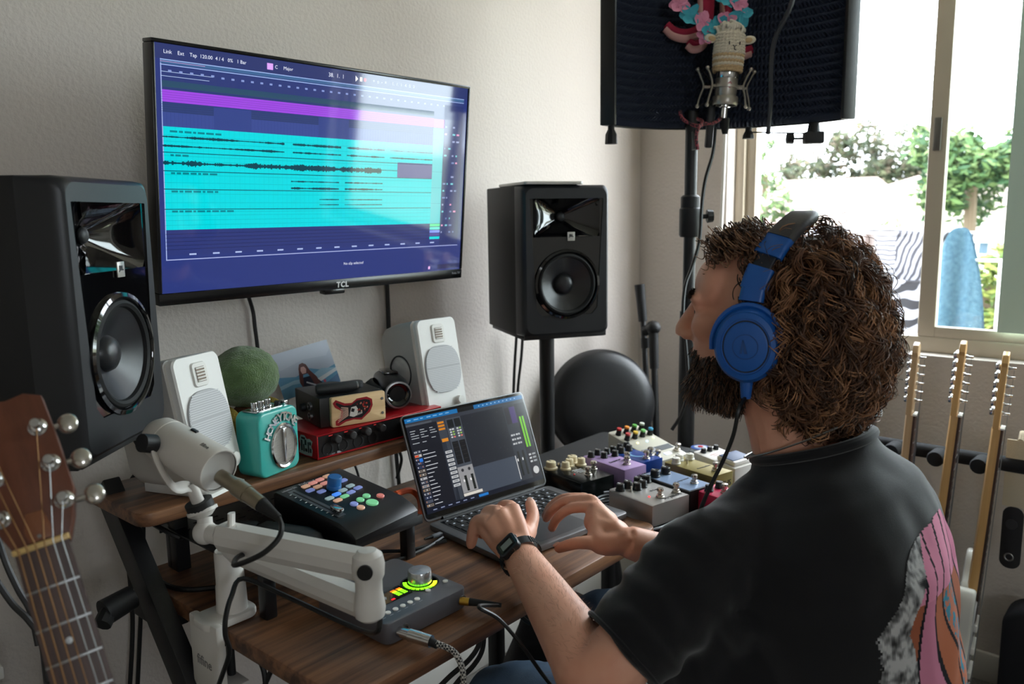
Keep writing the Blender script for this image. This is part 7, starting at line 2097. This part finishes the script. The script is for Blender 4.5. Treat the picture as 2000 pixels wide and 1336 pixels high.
def hair_outer(d):
    """outer hair surface for unit direction d (left, forward, up) around (0,-0.058,0.0)"""
    s, f, u = d[..., 0], d[..., 1], d[..., 2]
    rs, rf, ru = 0.108, np.where(f < 0, 0.112 - 0.014 * np.clip(u, 0, 1), 0.100), np.where(u > 0, 0.178, 0.128)
    return 1.0 / np.sqrt((s / rs) ** 2 + (f / rf) ** 2 + (u / ru) ** 2)
CEN = np.array([0, -0.062, -0.024])
def locks(n, per, rmin, rmax, wave, thick, L0, L1, seed):
    g = np.random.default_rng(seed)
    out = []; cols = []
    K = 22
    tt = np.linspace(0, 1, K)
    pal = np.array([rgb(c)[:3] for c in ((50, 33, 23), (76, 50, 35), (104, 70, 48), (132, 93, 64), (160, 118, 84))])
    cnt = 0
    while cnt < n:
        d = g.normal(size=3); d /= np.linalg.norm(d)
        p0 = CEN + d * hair_outer(d) * g.uniform(rmin, rmax)
        # keep the face, the ear side under the cups and the neck free
        if p0[1] > 0.005 and p0[2] < 0.10: continue
        if p0[1] > -0.035 and p0[2] < -0.01: continue
        if p0[2] < -0.138: continue
        Ln = g.uniform(L0, L1)
        # flow: down the surface and slightly outward
        path = [p0]
        down = np.array([g.normal(0, .25), -0.15 + g.normal(0, .25) + (0.9 if p0[1] > 0.02 else 0), -1.0])
        q = p0.copy()
        for k in range(K - 1):
            r = q - CEN; rn = r / np.linalg.norm(r)
            dd = down - rn * np.dot(down, rn) * 0.9
            dd /= np.linalg.norm(dd)
            q = q + dd * Ln / (K - 1)
            r = q - CEN; rl = np.linalg.norm(r); lim = hair_outer(r / rl) * (rmax + 0.02)
            if rl > lim: q = CEN + r / rl * lim
            path.append(q)
        path = np.array(path)
        tg = np.gradient(path, axis=0); tg /= np.linalg.norm(tg, axis=1, keepdims=True)
        e1 = np.cross(tg, np.array([.3, .2, .9])); e1 /= np.linalg.norm(e1, axis=1, keepdims=True)
        e2 = np.cross(tg, e1)
        turns = g.uniform(1.1, 2.9); amp = g.uniform(wave * .45, wave * 1.35); ph = g.uniform(0, 6.28); sg = g.choice([-1, 1])
        ci = g.uniform(0, 1) ** 1.3 * 3.999; i0 = int(ci)
        c = pal[i0] * (1 - ci + i0) + pal[i0 + 1] * (ci - i0)
        for m in range(per):
            phm = ph + g.normal(0, .38); am = amp * g.uniform(.7, 1.25); of = g.normal(0, thick * 1.4, 3)
            a = sg * turns * 2 * np.pi * tt * g.uniform(.96, 1.04) + phm
            grow = np.minimum(1, tt * 3 + .3)
            P = path + of + (e1 * np.cos(a)[:, None] + e2 * np.sin(a)[:, None]) * (am * grow)[:, None]
            out.append(P); cols.append(np.clip(c * g.uniform(.8, 1.2), 0, 1))
        cnt += 1
    return np.array(out), np.array(cols)
rad = 0.00105 * np.array([1 - 0.6 * abs(k / 21 - .35) for k in range(22)])
P1, C1 = locks(760, 10, 0.84, 1.0, 0.0080, 0.0024, 0.055, 0.125, 1)
strands('curl_locks', H(P1), rad * 0.8, np.clip(C1 * 1.35, 0, 1), person, HAIRM)
P2_, C2 = locks(420, 5, 0.74, 0.90, 0.006, 0.0014, 0.06, 0.11, 2)
strands('under_locks', H(P2_), rad * 1.3, C2 * 1.0, person, HAIRM)
P3, C3 = locks(260, 1, 0.99, 1.08, 0.009, 0.001, 0.05, 0.11, 3)
strands('stray_hairs', H(P3), rad * 0.42, C3 * 1.2, person, HAIRM)
# dense core so that no scalp shows through
cb = B()
cbm = B().ell((0, 0, 0), 1.0, n=56, m=36)
vv_ = []
for v in cbm.v:
    d = np.array([v.x, v.y, v.z]); r = hair_outer(d) * 0.86
    p = CEN + d * r
    if p[1] > -0.02: p[1] = -0.02 + (p[1] + 0.02) * (0.35 if p[2] < 0.09 else 0.95)
    if p[2] < -0.10: p[2] = -0.10 + (p[2] + 0.10) * 0.6
    s_ = 1 if p[1] < -0.035 or p[2] > 0.06 else 0.60
    p[0] *= s_
    w = HC + HL * p[0] + HF * p[1] + UP * p[2]
    w = w + (w - HC).normalized() * (0.006 * noise.noise(w * 55) + 0.003 * noise.noise(w * 130))
    vv_.append(PIV @ w)
cbm.v = vv_
cbm.obj('hair_core', M_('hair_core_brown', (66, 44, 30), 0.6, bump=(300, 1.0, 4, 0.006), var=(90, (104, 70, 47), 0.2)), person)
# front tuft over the forehead
g = np.random.default_rng(9)
tu, tc_ = [], []
tt = np.linspace(0, 1, 22)
for k in range(560):
    s0, f0, u0 = g.uniform(-.062, .066), g.uniform(-.01, .058), g.uniform(.124, .150)
    u0 -= 0.9 * max(0, f0 - 0.02) ** 1.0 * 0.55 + 1.4 * s0 ** 2 * 2.2
    dirv = np.array([g.normal(.05, .4), g.uniform(.2, 1), g.normal(-.15, .35)]); dirv /= np.linalg.norm(dirv)
    L_ = g.uniform(.016, .034)
    a = tt * g.uniform(1, 2.2) * 6.28 + g.uniform(0, 6.28)
    am = g.uniform(.003, .0075)
    base = np.array([s0, f0, u0]) + dirv * (tt * L_)[:, None] + np.array([0, 0, -0.008]) * (tt ** 2)[:, None]
    tu.append(base + np.stack([np.cos(a) * am, np.sin(a) * am * .6, np.sin(a) * am], 1)); tc_.append(np.array(rgb(((70, 48, 34), (108, 76, 54), (140, 104, 76))[g.integers(3)])[:3]))
strands('front_tuft', H(np.array(tu)), rad, np.array(tc_), person, HAIRM)
# side burns over the temple
tu, tc_ = [], []
for k in range(900):
    sd = 1 if g.random() < .75 else -1
    f0, u0 = g.uniform(-.045, .022), g.uniform(-.02, .125)
    s0 = sd * (0.0745 * math.sqrt(max(0.05, 1 - ((u0 - .04) / .105) ** 2 * .8 - (f0 / .12) ** 2)) + g.uniform(.0, .012))
    L_ = g.uniform(.018, .04)
    a = tt * g.uniform(.8, 2) * 6.28 + g.uniform(0, 6.28); am = g.uniform(.002, .005)
    base = np.array([s0, f0, u0]) + np.array([sd * .15, -.35 + g.normal(0, .3), -.9]) * (tt * L_)[:, None]
    tu.append(base + np.stack([np.cos(a) * am * .5, np.sin(a) * am, np.cos(a) * am], 1)); tc_.append(np.array(rgb(((60, 40, 28), (88, 60, 42), (116, 82, 58))[g.integers(3)])[:3]))
strands('temple_hair', H(np.array(tu)), rad, np.array(tc_), person, HAIRM)
# beard, moustache and eyebrows grown from the face surface
from mathutils.bvhtree import BVHTree
bvh = BVHTree.FromPolygons([v.co for v in me.vertices], [p.vertices for p in me.polygons])
tu, tc_ = [], []
def face_hit(s, f, u, c=(0, 0.02, -0.03)):
    o = PIV @ hp(*c); tgt = PIV @ hp(s, f, u)
    d = (tgt - o).normalized()
    h = bvh.ray_cast(o + d * 0.3, -d)
    return h[0], h[1]
tries = 0
while len(tu) < 3400 and tries < 30000:
    tries += 1
    az = g.uniform(-1.75, 1.75); el = g.uniform(-1.35, -0.02)
    s, f, u = math.sin(az) * math.cos(el), math.cos(az) * math.cos(el), math.sin(el)
    loc, nr = face_hit(s * .1, 0.02 + f * .1, -0.03 + u * .1)
    if loc is None: continue
    r = (loc - (PIV @ HC)); ls, lf_, lu = r.dot(HL), r.dot(HF), r.dot(UP)
    top = -0.034 - 0.10 * max(0, lf_ - 0.045) + 0.55 * max(0, 0.035 - lf_)     # upper edge of the beard rises toward the ear
    mou = (lf_ > 0.07 and abs(ls) < 0.034 and -0.037 < lu < -0.022)
    if not mou and lu > top: continue
    if lu < -0.112 or lf_ < -0.015: continue
    if abs(ls) < 0.018 and lf_ > 0.075 and -0.054 < lu < -0.038: continue
    L_ = g.uniform(.010, .019) * (0.55 if mou else 1) * (1.25 if lu < -.06 else 0.8)
    dv = np.array(nr) * .75 + np.array([0, 0, -.75]) + g.normal(0, .28, 3); dv /= np.linalg.norm(dv)
    a = tt * g.uniform(.5, 1.5) * 6.28 + g.uniform(0, 6.28); am = g.uniform(.0008, .002)
    base = np.array(loc) - np.array(nr) * .001 + dv * (tt * L_)[:, None] + np.array([0, 0, -.006]) * (tt ** 2)[:, None]
    tu.append(base + np.stack([np.cos(a) * am, np.sin(a) * am, np.cos(a + 1) * am], 1)); tc_.append(np.array(rgb(((40, 29, 22), (60, 42, 30), (90, 62, 44), (120, 86, 60))[g.integers(4)])[:3]))
strands('beard', np.array(tu), rad * 0.75, np.array(tc_), person, HAIRM)
tu, tc_ = [], []
for k in range(260):
    sd = g.choice([-1, 1]); s0 = g.uniform(.012, .05); 
    loc, nr = face_hit(sd * s0, 0.1, 0.050 + g.normal(0, .003) - 3.0 * (s0 - .03) ** 2, (0, 0.02, 0.03))
    if loc is None: continue
    dv = np.array(HL) * sd * .9 + np.array(nr) * .35 + np.array([0, 0, .2]) + g.normal(0, .15, 3)
    tu.append(np.array(loc) + dv * (tt * g.uniform(.005, .009))[:, None]); tc_.append(np.array(rgb((46, 32, 24))[:3]))
strands('eyebrow', np.array(tu), rad * 0.6, np.array(tc_), person, HAIRM)
# fine hair on the forearms
tu, tc_ = [], []
for (A0, A1, n_) in ((ELL, WRL, 800), (ELR, WRR, 300)):
    axv = (A1 - A0).normalized(); e1 = axv.cross(UP).normalized(); e2 = e1.cross(axv)
    for k in range(n_):
        t = g.uniform(.02, .88); a0 = g.uniform(-.9, 2.6)
        o = PIV @ lerp(A0, A1, t); d = e1 * math.cos(a0) + e2 * math.sin(a0)
        h = bvh.ray_cast(o + d * 0.12, -d)
        if h[0] is None: continue
        dv = np.array(h[1]) * .55 + np.array(axv) * g.uniform(.2, .7) + g.normal(0, .3, 3); dv /= np.linalg.norm(dv)
        tu.append(np.array(h[0]) + dv * (tt * g.uniform(.006, .013))[:, None] + np.array([0, 0, -.002]) * (tt ** 2)[:, None]); tc_.append(np.array(rgb((150, 110, 80))[:3]))
strands('arm_hair', np.array(tu), rad * 0.11, np.array(tc_), person, HAIRM, 3)

# ---- black T-shirt
TEE = M_('black_cotton', (17, 17, 20), 0.85, spec=0.25, bump=(900, 0.25, 2, 0.001), sheen=0.25)
ts = B()
def ering(c, a_, b_, tilt=0.0, n=44, sq=2.3):
    out = []
    for k in range(n):
        t = 2 * PI * k / n
        x = math.copysign(abs(math.cos(t)) ** (2 / sq), math.cos(t)) * a_
        y = math.copysign(abs(math.sin(t)) ** (2 / sq), math.sin(t)) * b_
        out.append(c + TL * x + TF * y - UP * (tilt * y))
    return out
secs = [((0, -0.098, -0.50), .170, .130, 0), ((0, -0.103, -0.40), .172, .130, 0), ((0, -0.090, -0.30), .176, .142, .05), ((0, -0.068, -0.21), .190, .148, .12), ((0, -0.058, -0.145), .196, .146, .2), ((0, -0.048, -0.095), .186, .134, .25), ((0, -0.046, -0.052), .150, .110, .3), ((0, -0.040, -0.026), .112, .086, .32), ((0, -0.030, -0.010), .085, .080, .32), ((0, -0.026, 0.006), .074, .076, .34)]
ts.loft([ering(tp(*c), a_, b_, t) for c, a_, b_, t in secs])
HEML = lerp(SHL, ELL, 0.80)
HEMR = lerp(SHR, ELR, 0.72)
def sleeve(S, Hm, r):
    ts.tube([lerp(S, tp(0, -0.05, -0.10), 0.45), S, lerp(S, Hm, .5), Hm], lambda t: r[0] + (r[1] - r[0]) * t, 28, sub=8)
    ts.ell(S, r[0] * 0.98, n=28, m=18)
ts.ell((0, 0, 0), (.085, .115, .13), M=frame(tp(.125, .03, -.30), TL, TF, UP), n=28, m=18)
ts.tube([tp(.15, .02, -.16), tp(.155, .06, -.24), tp(.14, .06, -.34), tp(.13, .05, -.45)], lambda t: .075, 20, sub=5)
ts.tube([tp(.02, .01, -.056), tp(.08, .028, -.072), tp(.14, .040, -.100)], lambda t: .035 + .015 * t, 20, sub=5)
ts.tube([tp(-.02, .02, -.052), tp(-.08, .042, -.066), tp(-.14, .036, -.088)], lambda t: .040 + .014 * t, 20, sub=5)
sleeve(SHL, HEML, (.070, .0640)); sleeve(SHR, HEMR, (.068, .062))
sm = remesh(ts, 0.0055, 14, 0.6)
nrm_ = [v.normal.copy() for v in sm.vertices]
for v, n_ in zip(sm.vertices, nrm_):
    p = v.co
    r = p - NK
    f = r.dot(TF); u = r.dot(UP); s = r.dot(TL)
    # soft folds: across the upper arm and running down from the shoulder
    arm = max(0, 1 - (p - lerp(SHL, HEML, .6)).length / 0.16)
    w = 0.0055 * noise.noise(Vector((p.x * 9, p.y * 9, p.z * 5))) + 0.003 * noise.noise(Vector((p.x * 22, p.y * 22, p.z * 13)))
    along = (p - SHL).dot((HEML - SHL).normalized())
    w += arm * 0.0055 * math.sin(along * 150 + 3 * noise.noise(p * 14))
    bk = max(0, -f - 0.05) * 2
    w += bk * 0.006 * math.sin((u * 0.8 + s * 0.55) * 60 + 2.5 * noise.noise(p * 8))
    v.co = p + n_ * w
for v in sm.vertices: v.co = PIV @ v.co
tee = link_mesh(sm, 't_shirt', TEE, person)
tee['label'] = 'black cotton T-shirt with a painted print on the back'
# collar rib and sleeve hem
B().tube([PIV @ q for q in ering(tp(0, -0.026, 0.007), .0745, .0765, .34, 40)], 0.0075, 10, sub=2, closed=True, flat=1.0).obj('collar', TEE, person)
def hemring(Hm, S, r):
    d = (Hm - S).normalized(); e1 = d.cross(UP).normalized(); e2 = e1.cross(d)
    B().tube([PIV @ (Hm + (e1 * math.cos(t) + e2 * math.sin(t)) * r) for t in [2 * PI * k / 24 for k in range(24)]], 0.0036, 8, sub=2, closed=True).obj('sleeve_hem', TEE, person)
hemring(lerp(SHL, ELL, 0.772), SHL, .0605); hemring(lerp(SHR, ELR, 0.700), SHR, .059)
# painted print on the back: laid over the cloth
tb_ = BVHTree.FromPolygons([v.co for v in sm.vertices], [p.vertices for p in sm.polygons])
def print_col(x, y):
    """x: -1 right .. 1 left across the back, y: 0 bottom .. 1 top; None = bare cloth"""
    nz = noise.noise(Vector((x * 3, y * 5, 1)))
    nf = noise.noise(Vector((x * 13 + 2.5 * y, y * 24, 4))) + 0.5 * noise.noise(Vector((x * 40, y * 60, 9)))
    top = 1 - 0.34 * abs(x - 0.05) ** 2.2 + 0.03 * nz
    if y > top or y < 0.03 * nf: return None
    lx = x + 0.08 * nz
    if lx > 0.93 + 0.05 * nf: return None
    if lx > 0.70 + 0.08 * math.sin(y * 9) - (0.34 * max(0, y - .72) / .2):
        k_ = max(0.0, min(1.0, 0.75 - 1.1 * nf)); return tuple(40 + k_ * 140 for _ in range(3))
    st = math.sin((lx * 14 + 2.6 * math.sin(y * 5.5 + lx * 2)))
    if abs(st) < 0.24: return (22, 22, 28)
    if y > 0.80: return (206, 132, 158) if lx > -0.2 else (186, 110, 138)
    band = (lx * 14 + 2.6 * math.sin(y * 5.5 + lx * 2)) / PI
    i = int(math.floor(band)) % 4
    if y < 0.28 + 0.08 * math.sin(lx * 8): 
        return ((48, 118, 142), (198, 130, 156), (40, 102, 128), (150, 146, 146))[i]
    return ((166, 96, 66), (196, 124, 150), (152, 86, 60), (60, 128, 150) if nf > .1 else (176, 108, 84))[i]
pb2 = B()
NXp, NYp = 160, 224
gridp = {}
for i in range(NXp + 1):
    for j in range(NYp + 1):
        x, y = -1 + 2 * i / NXp, j / NYp
        o = PIV @ tp(0.168 * x, -0.60, -0.475 + 0.415 * y)
        h = tb_.ray_cast(o, TF)
        if h[0] is not None: gridp[(i, j)] = h[0] + h[1] * 0.0012
for i in range(NXp):
    for j in range(NYp):
        q = [(i, j), (i + 1, j), (i + 1, j + 1), (i, j + 1)]
        if not all(k in gridp for k in q): continue
        c = print_col(-1 + 2 * (i + .5) / NXp, (j + .5) / NYp)
        if c is None: continue
        pb2.col = rgb(c)
        pb2.add([gridp[k] for k in q], [(3, 2, 1, 0)])
if pb2.f: pb2.obj('back_print', print_mat('screen_print', 0.8, 0.2), person, label='pink, brown, teal and white painted print')
# ---- jeans
DEN = M_('blue_denim', (74, 98, 128), 0.85, bump=(700, 0.5, 2, 0.001), var=(24, (104, 130, 158), 0.3))
jb = B()
HPC = tp(0, -0.11, -0.47)
KNL, KNR = gp(1004, 1336, 0.585) , gp(1186, 1196, 0.575)
KNL.z = KNR.z = 0.555
for s_, kn in ((1, KNL), (-1, KNR)):
    hip = HPC + TL * (0.095 * s_) + UP * -0.01
    jb.tube([hip, lerp(hip, kn, .55) + UP * 0.012, kn, kn + Vector((0.0, 0.045, -0.10)), Vector((kn.x, kn.y + 0.03, 0.07))], lambda t: 0.090 - 0.035 * min(1, t * 1.6), 20, sub=8)
jb.ell(HPC, (0.165, 0.13, 0.10), n=28, m=18)
jm = remesh(jb, 0.007, 8, 0.5)
for v, n_ in zip(jm.vertices, [v.normal.copy() for v in jm.vertices]):
    p = v.co
    v.co = PIV @ (p + n_ * (0.004 * noise.noise(p * 16) + 0.0025 * noise.noise(Vector((p.x * 12, p.y * 50, p.z * 30)))))
link_mesh(jm, 'jeans', DEN, person)
for s_, kn in ((1, KNL), (-1, KNR)):
    B().loft([[(x, y, z) for x, z in rounded_rect(w, h, min(w, h) * .35, 4)] for y, w, h in ((-0.10, .06, .06), (-0.08, .085, .085), (0.02, .09, .085), (0.10, .095, .055), (0.155, .08, .04), (0.17, .05, .03))], PIV @ T(kn.x, kn.y + 0.04, 0.045)).obj('shoe', M_('shoe_black', (28, 28, 30), 0.6), person)
# ---- chair
chr0 = thing('desk_chair', 'black desk chair under the person in the T-shirt', 'chair', T(HPC.x, HPC.y, 0))
B().prism(rounded_rect(0.44, 0.44, 0.1), 0.345, 0.415, T(0, 0.05, 0), bev=0.02, seg=3).obj('seat', M_('chair_fabric', (20, 20, 22), 0.85), chr0)
B().cyl((0, 0.03, 0.08), (0, 0.03, 0.35), 0.025).obj('column', BLACKM, chr0)
for k in range(5):
    a = 2 * PI * k / 5
    sp = B().tube([(0, 0.03, 0.09), (0.26 * math.cos(a), 0.03 + 0.26 * math.sin(a), 0.065)], 0.016, 8, sub=1).obj('base_spoke', BLACKM, chr0)
    B().cyl((0.26 * math.cos(a) - .012, 0.03 + 0.26 * math.sin(a), 0.026), (0.26 * math.cos(a) + .012, 0.03 + 0.26 * math.sin(a), 0.026), 0.026, n=16).obj('castor', BLACK, sp)
# ---- necklace
nkl = thing('necklace', 'thin silver chain around the neck of the person', 'necklace', T(*NK))
B().tube([q - NK for q in (tp(0.055, -0.075, 0.052), tp(0.068, -0.04, 0.032), tp(0.066, 0.01, 0.006), tp(0.045, 0.052, -0.014), tp(0, 0.066, -0.022), tp(-0.045, 0.05, -0.014), tp(-0.066, 0.01, 0.006), tp(-0.066, -0.04, 0.032), tp(-0.04, -0.085, 0.055), tp(0.0, -0.098, 0.06))], 0.0014, 6, sub=8, closed=True).obj('chain', STEEL, nkl)
B().ell((0, 0, 0), (0.004, 0.002, 0.005), M=T(*(tp(0, 0.068, -0.026) - NK))).obj('clasp', STEEL, nkl)
# ---- wrist watch
fa = (WRL - ELL).normalized()
wt = lerp(ELL, WRL, 0.945)
cn = (UP * 0.66 - RGT * 0.62 - FWD * 0.42); cn = (cn - fa * cn.dot(fa)).normalized()
ct = fa.cross(cn)
ww = thing('wrist_watch', 'black square digital wristwatch on the left wrist', 'watch', frame(wt, ct, fa, cn))
B().loft([[(x * 0.0335, y, z * 0.0295) for x, z in [(math.cos(2 * PI * k / 40), math.sin(2 * PI * k / 40)) for k in range(40)]] for y in (-0.009, -0.0085, 0.0085, 0.009)], cap=False).obj('strap', RUBBER, ww)
sp_ = [x for x in ww.children][0]
for k in range(16):
    a = math.radians(-40 + k * 8 if k < 9 else 140 + (k - 9) * 8)
    B().box(0.0015, 0.016, 0.0012, M=T(0.0340 * math.cos(a), 0, 0.0300 * math.sin(a)) @ RY(-math.degrees(a) + 90)).obj('strap_rib', RUBBER, sp_)
B().prism(rounded_rect(0.036, 0.033, 0.007), 0.0262, 0.0365, bev=0.0015).obj('case', M_('resin_black', (18, 18, 20), 0.4), ww)
B().box(0.027, 0.023, 0.0006, c=(0, 0, 0.0367)).obj('bezel_face', GLOSS, ww)
B().box(0.020, 0.013, 0.0005, c=(0, -0.001, 0.0371)).obj('display', M_('lcd_grey', (132, 138, 130), 0.3), ww)
for s_ in (-1, 1): B().cyl((s_ * 0.0175, 0.007, 0.031), (s_ * 0.0195, 0.007, 0.031), 0.002, n=10).obj('side_button', STEEL, ww)

# ================================================================ headphones
BLUE = M_('headphone_blue', (22, 88, 168), 0.42)
BLUED = M_('headphone_dark', (24, 30, 42), 0.5)
PADM = M_('band_leather', (58, 56, 58), 0.55, bump=(400, 0.2))
hpn = thing('headphones', 'blue over-ear headphones with grey padded band worn on the curly hair', 'headphones', HM)
def cup(s_):
    Mc = frame((s_ * 0.075, 0.006 if s_ > 0 else -0.002, -0.010), (0, 1, 0), (0, 0, 1), (s_, 0, 0)) @ RX(0)
    sq = Matrix.Diagonal((0.88, 1.03, 1, 1))
    B().lathe([(0.028, 0.0), (0.044, 0.0), (0.049, 0.006), (0.049, 0.014), (0.044, 0.020), (0.030, 0.020)], 44, Mc @ sq, closed=True).obj('ear_pad', M_('pad_navy', (26, 44, 78), 0.55), hpn)
    h_ = B().lathe([(0.047, 0.018), (0.049, 0.022), (0.048, 0.032), (0.044, 0.038), (0.0435, 0.0385)], 44, Mc @ sq, cap=False).obj('housing', BLUE, hpn)
    B().lathe([(0.0445, 0.036), (0.043, 0.042), (0.036, 0.044), (0.0355, 0.0425), (0.0335, 0.0425)], 44, Mc @ sq, cap=False).obj('outer_ring', BLUE, h_)
    B().lathe([(0.0358, 0.0424), (0.0312, 0.0424)], 44, Mc @ sq, cap=False).obj('dark_groove', BLUED, h_)
    B().lathe([(0.0320, 0.040), (0.0315, 0.0436), (0.029, 0.0446), (0.0, 0.0450)], 44, Mc @ sq, cap=False).obj('disc', BLUE, h_)
    lg = B().lathe([(0.0165, 0.0449), (0.0165, 0.0454), (0.0155, 0.0454), (0.0155, 0.0449)], 40, Mc, closed=True)
    lg.add([(-0.003, -0.009, 0.0454), (0.001, -0.009, 0.0454), (0.004, 0.009, 0.0454), (0.002, 0.009, 0.0454)], [(0, 1, 2, 3)], Mc)
    lg.add([(0.004, -0.009, 0.0454), (0.007, -0.009, 0.0454), (0.004, 0.009, 0.0454), (0.002, 0.009, 0.0454)], [(0, 1, 2, 3)], Mc)
    lg.obj('embossed_mark', M_('emboss_blue', (30, 74, 136), 0.5), h_)
    # yoke
    yk = B()
    yk.tube([Mc @ Vector((0.050 * math.cos(a) * 0.88, 0.050 * math.sin(a) * 1.03, 0.028)) for a in [math.radians(-8 + 196 * k / 12) for k in range(13)]], 0.006, 8, sub=2, flat=0.7)
    yk.obj('yoke', BLUE, hpn)
cup(1); cup(-1)
def bandp(th, r=1.0):
    c_, s_ = math.cos(th), math.sin(th)
    return Vector((0.099 * c_ * r, 0.006 - 0.056 * s_ ** 3.0, -0.010 + 0.165 * s_ * r))
def band(name, a0, a1, w, th, mat, n=18):
    b = B(); rings = []
    for k in range(n + 1):
        a = math.radians(a0 + (a1 - a0) * k / n)
        p = bandp(a); d = (bandp(a + 0.01) - bandp(a - 0.01)).normalized()
        out_ = (p - Vector((0, p.y, 0.03))).normalized(); sd = d.cross(out_).normalized(); out_ = sd.cross(d)
        rings.append([p + sd * x + out_ * y for x, y in rounded_rect(w, th, th * 0.42, 3)])
    b.loft(rings)
    return b.obj(name, mat, hpn)
band('padded_band', 56, 124, 0.040, 0.016, PADM)
for m_ in (1, -1):
    A = (lambda a: a) if m_ > 0 else (lambda a: 180 - a)
    band('band_end_block', A(44), A(57), 0.040, 0.013, BLUE, 6)
    band('adjuster_slide', A(36), A(45), 0.026, 0.006, BLUED, 5)
    band('slider_housing', A(26), A(37), 0.036, 0.012, BLUE, 6)
    band('hinge', A(20), A(26), 0.032, 0.015, BLUE, 4)
B().lathe([(0.008, 0), (0.0085, 0.004), (0.0065, 0.024), (0, 0.024)], 16, T(0.098, 0.006, -0.058) @ RX(180)).obj('cable_boot', BLUE, hpn)
hi = HM.inverted()
c0 = HM @ Vector((0.098, 0.006, -0.080))
cpts = [c0, dp(1443, 800, 1.06), dp(1432, 850, 1.07), dp(1412, 900, 1.08), dp(1385, 955, 1.09), dp(1362, 1010, 1.10), dp(1330, 1090, 1.12), dp(1290, 1180, 1.14), dp(1230, 1320, 1.15), dp(1150, 1420, 1.13), dp(1095, 1360, 1.12), dp(1060, 1318, 1.12), dp(1020, 1262, 1.10), dp(975, 1210, 1.09), dp(935, 1185, 1.085), jr + Vector((0.028, -0.050, -0.002))]
B().tube([hi @ p for p in cpts], 0.0028, 7, sub=7).obj('cable', CABLE, hpn)
e2_ = Vector((0.50, -0.86, -0.03)).normalized()
B().cyl(hi @ jr, hi @ (jr + e2_ * 0.014), 0.006, n=18).obj('plug', GOLDM, hpn)
B().cyl(hi @ (jr + e2_ * 0.012), hi @ (jr + e2_ * 0.062), 0.0058, 0.0032, 16).obj('plug_boot', RUBBER, hpn)
